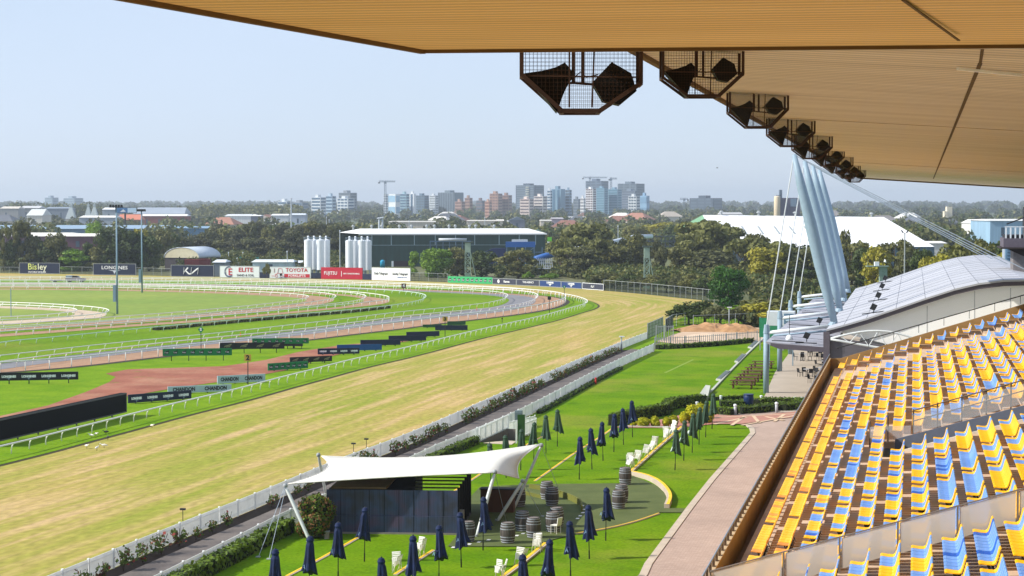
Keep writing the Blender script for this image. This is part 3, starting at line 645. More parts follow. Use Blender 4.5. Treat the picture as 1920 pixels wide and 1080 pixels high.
g_('leftmost navy billboard with yellow-green lettering on the far boundary', (36.7,513), (112,513.6), 20.5, NAVY, rimmat=RIM, logo=bis)
def lng(root, L_, z0, h): text('LONGINES', root, h*.42, LWH, (L_/2, -.05, z0+h*.64), PI/2, 0, sx=1.22, bold=.012); wings(root, [L_/2], -.06, z0+h*.34, h*.62, M('letter_soft', (190, 200, 214), .6))
g_('navy billboard with white serif name and winged emblem, behind the tall light mast', (175,515.5), (255,516.2), 21.5, NAVY, rimmat=RIM, logo=lng)
g_('navy billboard with three angular white letters below the dome shelter', (320.7,518.3), (401,519.2), 21.8, NAVY, rimmat=RIM, logo=kia)
def elite(root, L_, z0, h):
    m = MB(); 
    for k in range(10):
        a0 = R(70+k*24); a1 = R(70+(k+1)*24); rr = h*.42; cx = L_*.24; cz = z0+h*.5; m.bar((cx+rr*.95*math.cos(a0), -.05, cz+rr*math.sin(a0)), (cx+rr*.95*math.cos(a1), -.05, cz+rr*math.sin(a1)), .04, h*.08*(1+k*.08))
    m.build('emblem', M('emblem_slate', (84, 96, 124), .6), root)
    text('E', root, h*.82, LRED, (L_*.27, -.06, z0+h*.46), PI/2, 0, bold=.03); text('ELITE', root, h*.5, LRED, (L_*.66, -.05, z0+h*.66), PI/2, 0, sx=1.18, bold=.03); text('SAND & SOIL', root, h*.25, LDK, (L_*.65, -.05, z0+h*.2), PI/2, 0, sx=1.1, bold=.012)
g_('white billboard with a red name and a round grey and red emblem', (411.7,520.2), (486.7,521.1), 22, M('board_white', (214, 224, 228), .6, .03), rimmat=RIM, logo=elite)
def toy(root, L_, z0, h):
    text('TOYOTA', root, h*.44, LRED, (L_*.66, -.05, z0+h*.7), PI/2, 0, sx=1.12, bold=.02); m = MB(); m.box(L_*.36, L_*.97, -.05, -.002, z0+h*.08, z0+h*.38); m.build('red_band', LRED, root); text('FORKLIFTS', root, h*.27, LWH, (L_*.665, -.06, z0+h*.23), PI/2, 0, sx=1.25, bold=.015)
    m = MB(); m2 = M('emblem_pink', (214, 140, 146), .6)
    for q in (.17, .3):
        for k in range(10): a0 = R(36*k); a1 = R(36*(k+1)); rr = h*.11; m.bar((L_*q+rr*math.cos(a0), -.05, z0+h*.2+rr*math.sin(a0)), (L_*q+rr*math.cos(a1), -.05, z0+h*.2+rr*math.sin(a1)), .03, h*.035)
    for a, b in (((.05, .2), (.13, .2)), ((.13, .3), (.2, .42)), ((.2, .42), (.32, .42)), ((.2, .42), (.22, .85)), ((.22, .85), (.3, .85)), ((.3, .85), (.33, .42)), ((.12, .85), (.12, .5))): m.bar((L_*a[0], -.05, z0+h*a[1]), (L_*b[0], -.05, z0+h*b[1]), .03, h*.035)
    m.build('emblem', m2, root)
g_('white billboard with red lettering over a red band and a line-drawn forklift', (505,521.5), (583,522.4), 21.8, M('board_white', (214, 224, 228), .6, .03), rimmat=RIM, logo=toy)
g_('crimson billboard in front of the silos', (602,522.8), (679.3,524.2), 21.8, M('board_crimson', (170, 24, 50), .6, .05), logo=two([('FUJITSU', .4, LWH, .235, .5, .95), ('|', .5, LWH, .5, .5, 1), ('AIR CONDITIONING', .17, LWH, .74, .48, 1.0)]))
g_('white newspaper billboard with two black-letter titles', (697,525), (768.8,526.9), 23.3, M('board_white2', (222, 226, 230), .6, .03), logo=two([('Daily Telegraph', .26, LDK, .245, .54, .82), ('Sunday Telegraph', .26, LDK, .745, .54, .82), ('dailytelegraph.com.au', .11, BLUEB, .8, .27, 1)]))
g_('long bright green barrier board with ten small dark emblems on the bend', (840,529.8), (923,532.6), 12, M('board_mint', (52, 166, 104), .6, .05), logo=dots(10, BLACK, .34))
SL = M('board_slate', (54, 58, 76), .6, .08); BL2 = M('board_mid_blue', (30, 58, 112), .6, .06)
def ranvet(root, L_, z0, h):
    m = MB(); m.add([(L_*.26+h*.26*math.cos(R(30*k)), -.05, z0+h*.52+h*.3*math.sin(R(30*k))) for k in range(12)], [tuple(range(12))]); m.build('emblem', LWH, root); text('Ranvet', root, h*.5, LWH, (L_*.6, -.05, z0+h*.5), PI/2, 0, sx=1.0, bold=.02)
g_('slate board with a white ball emblem at the left end of the five-board run', (923.5,532.8), (968,534.8), 11.6, SL, rimmat=RIM, logo=ranvet)
g_('slate board with plain white capitals, second of the five-board run', (968.5,534.9), (1011.3,536.9), 11.6, SL, rimmat=RIM, logo=two([('THE AGENCY', .42, LWH, .52, .56, 1.05)]))
def lng2(root, L_, z0, h): text('LONGINES', root, h*.36, LWH, (L_/2, -.05, z0+h*.68), PI/2, 0, sx=1.05, bold=.02); wings(root, [L_/2], -.06, z0+h*.38, h*.7, LWH)
g_('mid-blue board with a winged emblem, left one of the blue pair on the bend', (1011.6,537), (1052,539.2), 11.8, BL2, rimmat=RIM, logo=lng2)
g_('mid-blue board with a winged emblem, right one of the blue pair on the bend', (1052.3,539.3), (1090.6,541.7), 11.8, BL2, rimmat=RIM, logo=lng2)
g_('slate board with three angular white letters and white frame ending the five-board run', (1092,541.8), (1131.7,544.6), 12, SL, rimmat=LWH, logo=lambda r_, L_, z0, h: kia(r_, L_, z0, h, .62))
for (u0, v0, u1, v1, lab, t_) in ((487,521.4,504.6,521.6,'low dark blue panel between the two white billboards',None),(583.4,522.6,601.6,522.8,'low dark blue panel between the white and crimson billboards',None),(679.6,524.4,696.6,524.9,'low dark blue panel between the crimson and newspaper billboards',None)):
    board('barrier_panel', (u0, v0), (u1, v1), 11, .2, NAVY, lab, group='low barrier panels', cat_='panel', legs=1)
# furlong markers
def marker(uv, top, w_, face, label, ch, tmat, diamond=False):
    a = P(*uv); s = depth(a)/FPX; h = (uv[1]-top)*s; W = w_*s; root = tag(empty('distance_marker', (a.x, a.y, 0), YAW), label, 'marker', 'numbered distance markers'); m = MB(); m.tube([(0, 0, 0), (0, 0, h-W*.5)], .045, 6); m.build('post', DKP, root)
    m = MB()
    if diamond: m.ext_y([(-W/2, h-W/2-0), (0, h-W*1.15), (W/2, h-W/2), (0, h)], -.1, -.05)
    else: m.box(-W/2, W/2, -.1, -.05, h-W, h)
    m.build('sign_panel', face, root); text(ch, root, W*.95 if not diamond else W*.6, tmat, (0, -.11, h-W*.5), PI/2, 0, bold=.03)
SG = M('sign_green', (18, 128, 80), .5, .05); SO = M('sign_ochre', (176, 146, 66), .6, .05)
marker((465,722), 664, 13, SO, 'ochre square marker with a black 2 on a tall post behind the pale blue boards', '2', LDK)
marker((377,655), 612, 11, SG, 'green diamond marker with a white 2 above the longest green board', '2', LWH, True)
marker((834.5,632), 593.5, 9, SO, 'dark ochre square marker with a black 3 above the small green boards', '3', LDK)
marker((757,549), 531.7, 8.5, M('sign_maroon', (84, 22, 36), .5), 'maroon square marker with a white 4 on the back rail', '4', LWH)
marker((1030,590), 555.5, 6.5, BLACK, 'small black square marker standing in the brown bend', ' ', LWH)
marker((1058,566), 534.5, 6.5, SG, 'small green diamond marker below the mid-blue boards', '1', LWH, True)
marker((527,530), 512.5, 4.5, BLACK, 'tiny black marker in front of the forklift billboard', ' ', LWH)
marker((941.5,606), 596, 2.5, BLACK, 'short black peg on the grass inside the bend rail', ' ', LWH)
m = MB(); a = P(551, 654); m.prism([(a.x-1, a.y-.6), (a.x+1.2, a.y-.6), (a.x+1, a.y+.5), (a.x-1, a.y+.5)], .35, .75); m.box(a.x-.1, a.x+.1, a.y-.1, a.y+.1, 0, .35)
tag(m.build('loudspeaker', BLACK), 'small black box on a stub leg on the grass right of the black swoosh board', 'loudspeaker')
CONE = M('cone_orange', (226, 84, 24), .5, .05)
for u, v, lab in ((451,632,'orange cone on the rail side of the grey track, near the green diamond marker'), (812,630,'orange cone by the corner of a plain navy board'), (894,583,'tiny orange cone on the grey track edge at the far bend')):
    a = P(u, v); m = MB(); m.lathe([(.22, 0), (.22, .04), (.12, .05), (.03, .62)], 10); m.v = [(x+a.x, y+a.y, z) for x, y, z in m.v]; tag(m.build('traffic_cone', CONE), lab, 'cone', 'orange cones')
# light masts
MAST = M('mast_grey_blue', (120, 146, 164), .5, .06)
def light_mast(uv, top, wpx, label, n=5):
    a = P(*uv); s = depth(a)/FPX; h = (uv[1]-top)*s; root = tag(empty('light_mast', (a.x, a.y, 0), YAW), label, 'light mast', 'tall floodlight masts'); m = MB(); m.tube([(0, 0, 0), (0, 0, h)], [.17, .11], 10); m.build('pole', MAST, root, True)
    m = MB(); m.box(-.62, -.18, -.2, .2, 2.2, 4.8); m.build('control_box', MAST, root); W = wpx*s
    m = MB(); m.box(-W/2, W/2, -.05, .05, h-.06, h+.05); m.build('crossbar', DKP, root)
    for i in range(n):
        x = -W/2+W*(i+.5)/n; m = MB(); m.ext_y([(x-.17, h-.1), (x+.17, h-.1), (x+.15, h+.36), (x-.15, h+.36)], -.4, -.15); m.build('floodlight', DKP, root)
light_mast((220,592), 388, 26, 'taller floodlight mast nearest the small sand ring, crossing a navy billboard')
light_mast((266.5,551), 395.5, 17, 'more distant floodlight mast to the right, in front of the dark trees')
a = P(20.8, 598); m = MB(); m.tube([(a.x, a.y, 0), (a.x, a.y, 4.6)], .07, 6); tag(m.build('thin_pole', MAST), 'thin bare dark pole beside the small sand ring', 'pole')
# ute and trailer
def ute():
    a = P(158, 529.2); b = P(124, 529.2); rz = YAW; root = tag(empty('ute', (b.x, b.y, 0), rz), 'dark blue utility vehicle with a silver canopy parked on the far straight', 'vehicle'); s = 36*depth(b)/FPX/5.0*1.0; root.scale = (s, s, s)
    body = M('car_navy', (30, 44, 66), .3, .03, metal=.3); sil = M('canopy_silver', (150, 166, 184), .4)
    m = MB(); m.ext_y([(0, .45), (5, .42), (5.05, .8), (4.9, 1.02), (3.7, 1.12), (0, 1.08)], -.9, .9); m.build('body', body, root)
    m = MB(); m.ext_y([(1.7, 1.12), (3.75, 1.12), (3.0, 1.68), (1.85, 1.7)], -.78, .78); m.build('cabin', M('glass_dark', (26, 30, 38), .15), root)
    m = MB(); m.box(.1, 1.65, -.82, .82, 1.1, 1.75); m.build('canopy', sil, root)
    for x in (.95, 4.1):
        for y in (-.92, .72):
            m = MB(); m.lathe([(.34, 0), (.36, .02), (.36, .2), (.3, .22)], 14); m.xf(Matrix.Translation((x, y, .36)) @ Matrix.Rotation(-PI/2, 4, 'X')); m.build('wheel', M('rubber', (22, 22, 24), .8), root)
ute()
b = P(94, 529.2); t = tag(empty('trailer', (b.x, b.y, 0), YAW), 'low dark flat trailer standing behind the parked utility vehicle', 'trailer')
m = MB(); m.box(0, 2.5, -.6, .6, .3, .5); m.build('deck', DKP, t); m = MB(); m.bar((2.5, 0, .4), (3.3, 0, .35), .08); m.build('drawbar', DKP, t)
for x, y in ((1.1, -.7), (1.1, .55)):
    m = MB(); m.lathe([(.28, 0), (.28, .15)], 12); m.xf(Matrix.Translation((x, y, .28)) @ Matrix.Rotation(-PI/2, 4, 'X')); m.build('wheel', M('rubber', (22, 22, 24)), t)
# ibises
def bird(uv, rz, sc, label, dark):
    a = P(*uv); root = tag(empty('bird', (a.x, a.y, 0), rz, sc=sc), label, 'bird', 'birds feeding on the turf course')
    mt = M('bird_grey', (70, 70, 72), .8) if dark else M('bird_white', (226, 222, 214), .8)
    m = MB(); m.tube([(-.36, 0, .3), (-.25, 0, .33), (0, 0, .36), (.18, 0, .35), (.28, 0, .42), (.36, 0, .5), (.42, 0, .48), (.47, 0, .44)], [.02, .07, .12, .09, .035, .03, .04, .015], 8)
    m.build('body', mt, root, True); m = MB(); m.tube([(.46, 0, .46), (.55, 0, .38), (.58, 0, .28)], .012, 5); m.build('beak', DKP, root)
    for y in (-.04, .04): m = MB(); m.tube([(0, y, 0), (.02, y, .14), (0, y, .3)], .012, 5); m.build('leg', DKP, root)
for i, (u, v, d) in enumerate([(162,842.5,1),(172,840,0),(181,839,0),(199,816,0),(201,825,1),(196,840,0),(285,803,0)][:0]+[(171.5,822,0),(180,819.5,0),(199,815.5,1),(202,825.5,1),(162.5,842,0),(181.5,846,0),(195.5,841,0),(285,803.5,0)]):
    lab = ['white bird close behind another, left of the turf edge line', 'white bird just right of its neighbour on the turf edge line', 'grey bird standing right on the dark turf edge', 'grey bird just below the dark turf edge', 'white bird furthest left on the straw turf', 'white bird nearest the camera of the feeding group', 'white bird at the right of the lower trio', 'lone white bird away from the others, further along the straight'][i]
    bird((u, v), random.uniform(0, 6), .72, lab, d)
# ================================================================== OUR GRANDSTAND
RD, RR = .822, .251                                   # row depth and rise
def fz(i): return 7.27+RR*i                           # floor of row i
CONCR = M('stand_concrete', (190, 164, 140), .85, c2=(206, 184, 164), scale=.8, detail=8)
OCHRE = M('wall_ochre', (140, 112, 70), .85, c2=(160, 132, 88), scale=.7, detail=8)
YA, YB = -15.0, 135.3; R0, R1 = -6, 12
HOLE = (77.75, 82.7)                                   # stair opening through the tiers
root = tag(empty('grandstand', (0, 0, 0)), 'tiered concrete grandstand deck under the rows of yellow and blue seats', 'grandstand')
m = MB()
for i in range(R0, R1+1):
    x0 = i*RD-.36; x1 = x0+RD
    segs = [(YA, YB)] if i < -1 else [(YA, HOLE[0]), (HOLE[1], YB)]
    for a, b in segs: m.box(x0, x1+.002*0, a, b, fz(i)-.5 if i > R0 else 0, fz(i))
m.build('seating_tiers', CONCR, root)
m = MB(); m.box(-5.60, R0*RD-.362, YA, YB, 0, 5.45); m.build('front_walkway', M('walkway_shaded', (120, 98, 84), .9, .12, 1.5), root)  # walkway colour darkened to carry the shade behind the front wall
m = MB(); m.box(-5.74, -5.602, YA, YB+.15, 0, 6.42); m.build('front_parapet', OCHRE, root)
m = MB(); m.box(-5.76, -5.58, YA, YB+.17, 6.422, 6.46); m.build('parapet_coping', M('coping_beige', (190, 166, 132), .8, .08), root)
GALV = M('galvanised', (150, 156, 158)); RAILG = M('handrail_blue_grey', (128, 140, 156), .5, .05)
hr = tag(empty('front_handrail', (-5.67, YA, 6.46)), 'blue-grey tube handrail along the top of the ochre front wall', 'handrail')
m = MB(); m.tube([(0, 0, .27), (0, YB-YA, .27)], .035, 6); m.build('top_tube', RAILG, hr, True)
pm = MB(); pm.box(-.03, .03, -.11, .11, 0, .25); pme = pm.mesh('post', M('post_brown', (84, 66, 50), .8))
for k in range(99):
    y = 47-YA+k*.9
    if y < YB-YA: ob('post', pme, hr, (0, y, 0))
# end parapet climbing with the rake, and its black handrail
m = MB(); xs = [R0*RD-.36, R1*RD]
m.ext_y([(-5.60, 0), (R1*RD+.4, 0), (R1*RD+.4, fz(R1)+1.0), (-4.9, fz(R0)+.70), (-5.60, 6.44)], YB, YB+.15); m.build('end_parapet', OCHRE, root)
er = tag(empty('end_handrail', (-5.2, YB+.6, fz(R0)+1)), 'dark handrail sloping up beyond the far end wall of the seating', 'handrail')
m = MB(); m.tube([(0, 0, .35), (R1*RD+5.6, 0, .55+RR*18)], .04, 6); m.build('top_tube', DKP, er, True)
for k in range(9):
    x = .5+k*1.7; m = MB(); m.tube([(x, 0, -.2+x*RR/RD), (x, 0, .35+x*(RR*18+.2)/(R1*RD+5.6))], .02, 5); m.build('post', DKP, er)
# stair opening
vg = M('opening_grey', (112, 118, 134), .7, .05); 
st = tag(empty('stair_opening', (0, HOLE[0], 0)), 'grey-walled stair opening cut through the middle of the seating', 'stairwell')
m = MB(); xe = R1*RD+.4; m.box(-1*RD-.34, xe, .02, HOLE[1]-HOLE[0]-.02, fz(-2)-.3, fz(-2)-.005); m.build('landing', M('landing_dark', (66, 70, 74), .7, .08), st)
m = MB(); W_ = HOLE[1]-HOLE[0]; m.ext_y([(-.7, fz(-2)), (xe, fz(-2)), (xe, fz(R1)+.10), (-.36, fz(-1)+.25), (-.7, fz(-1)+.15)], W_-.10, W_-.004); m.build('far_wall', vg, st)
m = MB(); m.ext_y([(-.7, fz(-2)), (xe, fz(-2)), (xe, fz(R1)+.12), (-.36, fz(-1)+.30), (-.7, fz(-1)+.28)], .004, .10); m.build('near_wall', M('kerb_white', (212, 206, 196), .8), st)
GLS = bpy.data.materials.new('glass_panel'); GLS.use_nodes = True; g = GLS.node_tree; gb = g.nodes["Principled BSDF"]
gb.inputs["Base Color"].default_value = (.75, .80, .84, 1); gb.inputs["Roughness"].default_value = .22; gb.inputs["Alpha"].default_value = .25
POSTD = M('post_bronze', (92, 76, 60), .5, .05)
gr = tag(empty('stair_balustrade', (0, HOLE[1]+.12, 0)), 'glass and steel balustrade climbing beside the stair opening in the seating', 'balustrade')
sl_ = RR/RD
xs = [-1.75, -1.0, .05]+[.05+1.0*k for k in range(1, 11)]
for x in xs:
    z0 = 7.27+sl_*x-.1; m = MB(); m.tube([(x, 0, z0), (x, 0, z0+1.25)], .035, 6); m.build('post', POSTD, gr)
for zz in (1.2, .75):
    m = MB(); m.tube([(x, -.02, 7.27+sl_*x-.1+zz) for x in (xs[2], xs[-1])], .028, 6); m.build('handrail', POSTD, gr, True)
m = MB(); m.ext_y([(xs[2], 7.27+sl_*xs[2]+.12), (xs[-1], 7.27+sl_*xs[-1]+.12), (xs[-1], 7.27+sl_*xs[-1]+.95), (xs[2], 7.27+sl_*xs[2]+.95)], -.06, -.05); m.build('glass', GLS, gr)
m = MB(); m.ext_y([(xs[0], 6.8), (xs[2]-.1, 6.9), (xs[2]-.1, 7.75), (xs[0], 7.65)], -.06, -.05); m.build('glass', GLS, gr)
# glass barrier across the deck
gb_ = tag(empty('glass_barrier', (0, 54.0, 0)), 'clear glass barrier with a slim top rail crossing all rows near the camera', 'glass barrier')
GLB = bpy.data.materials.new('barrier_glass'); GLB.use_nodes = True; gq = GLB.node_tree.nodes["Principled BSDF"]
gq.inputs["Base Color"].default_value = (.62, .60, .56, 1); gq.inputs["Roughness"].default_value = .3; gq.inputs["Alpha"].default_value = .72; gq.inputs["Specular IOR Level"].default_value = .6
def bz(x): return 7.27+sl_*(x+.36)
xs = [-5.55, -3.5, -1.95, -.36, 1.25, 2.85, 4.45, 6.05]
for a, b in zip(xs, xs[1:]):
    m = MB(); m.ext_y([(a+.05, bz(a)+.12), (b-.05, bz(b)+.12), (b-.05, bz(b)+.98), (a+.05, bz(a)+.98)], -.008, .008); m.build('glass', GLB, gb_)
for x in xs: m = MB(); m.box(x-.03, x+.03, -.03, .03, bz(x)-.15, bz(x)+1.0); m.build('post', M('post_steel', (120, 112, 104), .4, .05), gb_)
m = MB(); m.bar((xs[0], 0, bz(xs[0])+1.01), (xs[-1], 0, bz(xs[-1])+1.01), .05, .035); m.build('top_rail', M('post_steel', (120, 112, 104)), gb_)
# ------------------------------------------------------------------ seats
SY = M('seat_yellow', (246, 182, 6), .45, c2=(250, 194, 14), scale=.6, rand=.05, spec=.4)
SB = M('seat_blue', (98, 146, 214), .45, c2=(118, 164, 228), scale=.6, rand=.06, spec=.4)
SBD = M('seat_deep_blue', (20, 92, 190), .45, .05, rand=.05); SO_ = M('seat_faded_orange', (226, 150, 66), .55, .08, rand=.08)
SW = .445; SP = .475
def seat_mb():
    m = MB(); pr = [(0, .405), (.015, .43), (.06, .435), (.20, .415), (.34, .41), (.395, .44), (.44, .56), (.475, .70), (.50, .795), (.52, .815), (.545, .81)]
    th = [(.53, .79), (.50, .69), (.465, .55), (.42, .425), (.36, .385), (.20, .39), (.05, .405), (.01, .39)]
    ye = [0, .03, SW-.03, SW]
    m.ext_y(pr+th, .012, SW-.012)
    return m
sm = seat_mb(); SME = {k: sm.mesh('seat_shell', mt) for k, mt in (('Y', SY), ('B', SB), ('D', SBD), ('O', SO_))}
lg = MB(); lg.bar((.20, SW/2, .40), (.34, SW/2, .02), .035); lg.bar((.30, SW/2, .40), (.44, SW/2, .06), .03); LGM = lg.mesh('bracket', DKP)
PAT = {'A': 'YBBBYYYYBBY', 'B': 'YBBBBBBBBBY', 'C': 'YBBYYYYYYYY', 'Y': 'YYYYYYYYYYY'}   # far -> near
TBL = {}
def types(i, k):
    if i <= -5: return 'Y'
    t = {(-4, 0): 'A', (-4, 1): 'A', (-4, 2): 'Y', (-4, 3): 'B', (-4, 4): 'B', (-3, 0): 'A', (-3, 1): 'B', (-3, 2): 'Y', (-3, 3): 'B', (-3, 4): 'B', (-3, 5): 'A',
         (1, 0): 'A', (1, 1): 'B', (1, 2): 'B', (1, -1): 'B', (2, 0): 'C', (2, 1): 'B', (2, 2): 'B', (2, -1): 'B', (3, 0): 'C', (3, 1): 'A', (3, 2): 'A', (3, 3): 'C', (4, 1): 'C'}
    r_ = random.Random(i*31+k*7)
    if k <= 3 and (i, k) in TBL2: return TBL2[(i, k)]
    if k <= 2: return 'A' if i in (-2, -1, 0, -3, -4) else ('B' if i in (1, 2) else r_.choice('ACB'))
    if i in (5, 6) and k > 5: return 'B' if k > 7 else 'C'
    if i in (3, 2) and 8 > k > 4: return 'C'
    return r_.choices('ACBY', (5, 4, 2, 1))[0]
# k = block number, 0 = the one whose far end lies at the stair opening (y = 77.1)
TBL2 = {(-4, 0): 'B', (-4, 1): 'B', (-4, 2): 'A', (-4, -1): 'A', (-3, 0): 'B', (-3, 1): 'B', (-3, 2): 'B', (-3, -1): 'A', (1, 0): 'A', (1, -1): 'B', (1, -2): 'B', (1, -3): 'B', (2, 0): 'C', (2, -1): 'B', (2, -2): 'B', (2, -3): 'B', (3, 0): 'C', (3, -1): 'A', (3, -2): 'C', (3, -3): 'C', (4, 0): 'C', (4, -1): 'A', (-4, 3): 'B', (-3, 3): 'Y', (0, 0): 'A', (-1, 0): 'A', (0, 2): 'C', (-1, 2): 'C', (-2, 2): 'C'}
seats = []
for i in range(R0, R1):
    for k in range(-6, 10):
        far_end = 77.1+5.85*k
        nS = 11 if k < 9 else 0
        y_lo = far_end-11*SP
        if i >= -1 and k == 1: continue
        if k == 9: far_end = 134.9; nS = 9
        ty = PAT[types(i, k)]
        for s in range(nS):
            y = far_end-(s+1)*SP; r_ = random.random(); c = ty[s % 11]
            if c == 'B' and r_ < .06: c = 'D'
            if c == 'Y' and r_ < .10 and i < -3: c = 'O'
            seats.append((i, k, s, i*RD, y, fz(i), c))
vis = []
for q in seats:
    u, v = proj((q[3], q[4], q[5]+.5))
    if 1330 < u < 1945 and 560 < v < 1105: vis.append((q, depth((q[3], q[4]))))
vis.sort(key=lambda t: t[1]); near = set(id(t[0]) for t in vis[:300])
CN = {'Y': 'yellow', 'B': 'light blue', 'D': 'deep blue', 'O': 'sun-faded orange'}
rest = MB(); sm_v = np.array(sm.v); ci = {'Y': 0, 'B': 1, 'D': 2, 'O': 3}; n_ind = 0
barr = {-4: 'nearest', -5: 'nearest'}
for q in seats:
    i, k, s, x, y, z, c = q
    if id(q) in near:
        o = ob('stadium_seat', SME[c], None, (x, y, z)); n_ind += 1
        where = '%s block past glass barrier' % WORDS[k+3] if k >= -3 else '%s block before glass barrier' % WORDS[-4-k]
        tag(o, '%s seat, %s row from front wall, %s, %s seat' % (CN[c], WORDS[i-R0], where, WORDS[s]), 'seat', 'stadium seats in rows')
        if s in (0, 10) or k < -1: ob('bracket', LGM, o)
    else:
        if y < 45 or (y < 60 and proj((x, y, z))[0] > 1990): continue
        rest.cur = ci[c]; b0 = len(rest.v); rest.v += [tuple(t) for t in (sm_v+np.array([x, y, z]))]
        for f in sm.f: rest.f.append(tuple(b0+t for t in f)); rest.m.append(rest.cur)
tag(rest.build('distant_stadium_seats', [SY, SB, SBD, SO_]), 'the many small yellow and blue seats filling the farther rows of the grandstand', 'seats', kind='stuff')
# an orange bag-like bit on the front rows
# ================================================================== ROOF
def rib_mat(name, c, c2, pitch):
    m = bpy.data.materials.new(name); m.use_nodes = True; n = m.node_tree; L = n.links; b = n.nodes["Principled BSDF"]; tc = n.nodes.new("ShaderNodeTexCoord")
    wv = n.nodes.new("ShaderNodeTexWave"); wv.wave_type = 'BANDS'; wv.bands_direction = 'Y'; wv.inputs["Scale"].default_value = .314/pitch; wv.inputs["Distortion"].default_value = .0
    L.new(tc.outputs["Object"], wv.inputs[0]); no = n.nodes.new("ShaderNodeTexNoise"); no.inputs["Scale"].default_value = .35; no.inputs["Detail"].default_value = 8
    mp = n.nodes.new("ShaderNodeMapping"); mp.inputs[3].default_value = (.35, 2.2, 1); L.new(tc.outputs["Object"], mp.inputs[0]); L.new(mp.outputs[0], no.inputs["Vector"])
    cr = n.nodes.new("ShaderNodeValToRGB"); cr.color_ramp.elements[0].position = .35; cr.color_ramp.elements[1].position = .65; cr.color_ramp.elements[0].color = lin(c)+(1,); cr.color_ramp.elements[1].color = lin(c2)+(1,)
    L.new(no.outputs[0], cr.inputs[0]); mr = n.nodes.new("ShaderNodeMapRange"); mr.inputs[3].default_value = .70; mr.inputs[4].default_value = 1.04; L.new(wv.outputs[0], mr.inputs[0])
    hs = n.nodes.new("ShaderNodeHueSaturation"); L.new(mr.outputs[0], hs.inputs["Value"]); L.new(cr.outputs[0], hs.inputs["Color"])
    n3 = n.nodes.new("ShaderNodeTexNoise"); n3.inputs["Scale"].default_value = .9; n3.inputs["Detail"].default_value = 10; n3.inputs["Roughness"].default_value = .7; m3 = n.nodes.new("ShaderNodeMapping"); m3.inputs[3].default_value = (.12, 1.6, 1); L.new(tc.outputs["Object"], m3.inputs[0]); L.new(m3.outputs[0], n3.inputs["Vector"])
    r3 = n.nodes.new("ShaderNodeMapRange"); r3.inputs[1].default_value = .55; r3.inputs[2].default_value = .72; r3.inputs[4].default_value = .5; L.new(n3.outputs[0], r3.inputs[0]); x3 = n.nodes.new("ShaderNodeMix"); x3.data_type = 'RGBA'; L.new(r3.outputs[0], x3.inputs[0]); L.new(hs.outputs[0], x3.inputs[6]); x3.inputs[7].default_value = lin(tuple(q*.72 for q in c))+(1,); L.new(x3.outputs[2], b.inputs["Base Color"])
    bp = n.nodes.new("ShaderNodeBump"); bp.inputs["Strength"].default_value = .6; bp.inputs["Distance"].default_value = .02; L.new(wv.outputs[0], bp.inputs["Height"]); L.new(bp.outputs[0], b.inputs["Normal"]); b.inputs["Roughness"].default_value = .7
    return m
CEIL = rib_mat('ceiling_far', (212, 194, 162), (226, 210, 180), .5); CEILN = rib_mat('ceiling_near', (226, 186, 106), (238, 200, 122), .21)
def cpt(u, v, h):                                       # point at height h above the eye
    return P(u, v, EYE+h)
A = cpt(1200, 95, 3.05); B = D(1612, 333, 166); e = (B-A)
A0 = A-e*((A.y-10)/e.y)
rf = tag(empty('stand_roof', (0, 0, 0)), 'long tan ribbed roof soffit reaching away above the seats to the right', 'roof')
def roofz(p): return 0
lip = B.z
def crs(p): return p.z                                  # height along the edge
in_ = 22.0; dz = -.064
vsb = [A0, B, Vector((B.x+in_+6, B.y-1.0, B.z+dz*(in_+6))), Vector((A0.x+in_, A0.y, A0.z+dz*in_))]
NSEG = 40; m = MB()
def soff(t, x): q = A0.lerp(B, t); return Vector((q.x+x, q.y, q.z+dz*x+(.18*math.sin(min(1, x/9)*PI)*0)))
m.add([tuple(p) for p in vsb]+[tuple(p+Vector((0, 0, .9))) for p in vsb], [(0, 1, 2, 3), (7, 6, 5, 4), (0, 4, 5, 1), (1, 5, 6, 2), (2, 6, 7, 3), (3, 7, 4, 0)]); m.build('soffit', CEIL, rf)
TRIM = M('roof_trim_brown', (104, 80, 44), .8, .15, 2)
m = MB(); m.bar(A0+Vector((-.06, 0, .02)), B+Vector((-.06, 0, .02)), .12, .22); m.build('edge_trim', TRIM, rf)
m = MB(); m.bar(B+Vector((0, .05, -.03)), vsb[2]+Vector((0, .05, -.03)), .14, .16); m.build('end_trim', TRIM, rf)
for (u0, v0, u1, v1, w_) in ((1750, 335, 1838, 118, .07), (1838, 118, 1842, 92, .05)):
    a = None
    def on(u, v):
        d = ray(u, v); # hit the soffit plane
        nrm = (vsb[1]-vsb[0]).cross(vsb[2]-vsb[1]).normalized(); t = (vsb[0]-E0).dot(nrm)/d.dot(nrm); return E0+d*t
    a = on(u0, v0); b = on(u1, v1); m = MB(); m.bar(a+Vector((0, 0, -.008)), b+Vector((0, 0, -.008)), w_*1.1, .012); m.build('panel_joint', M('joint_brown', (96, 76, 48), .9, .2), rf)
for k in (4, 8):
    t = k/12; a = soff(t, .1); b = soff(t, in_); m = MB(); m.bar(a+Vector((0, 0, -.008)), b+Vector((0, 0, -.008)), .03, .012); m.build('panel_joint', M('joint_tan', (150, 122, 82), .9, .2), rf)
a = on(1795, 124); b = on(1915, 136); m = MB(); m.bar(a+Vector((0, 0, -.05)), b+Vector((0, 0, -.05)), .07, .05); m.build('conduit', M('conduit_cream', (252, 246, 236), .5), rf)
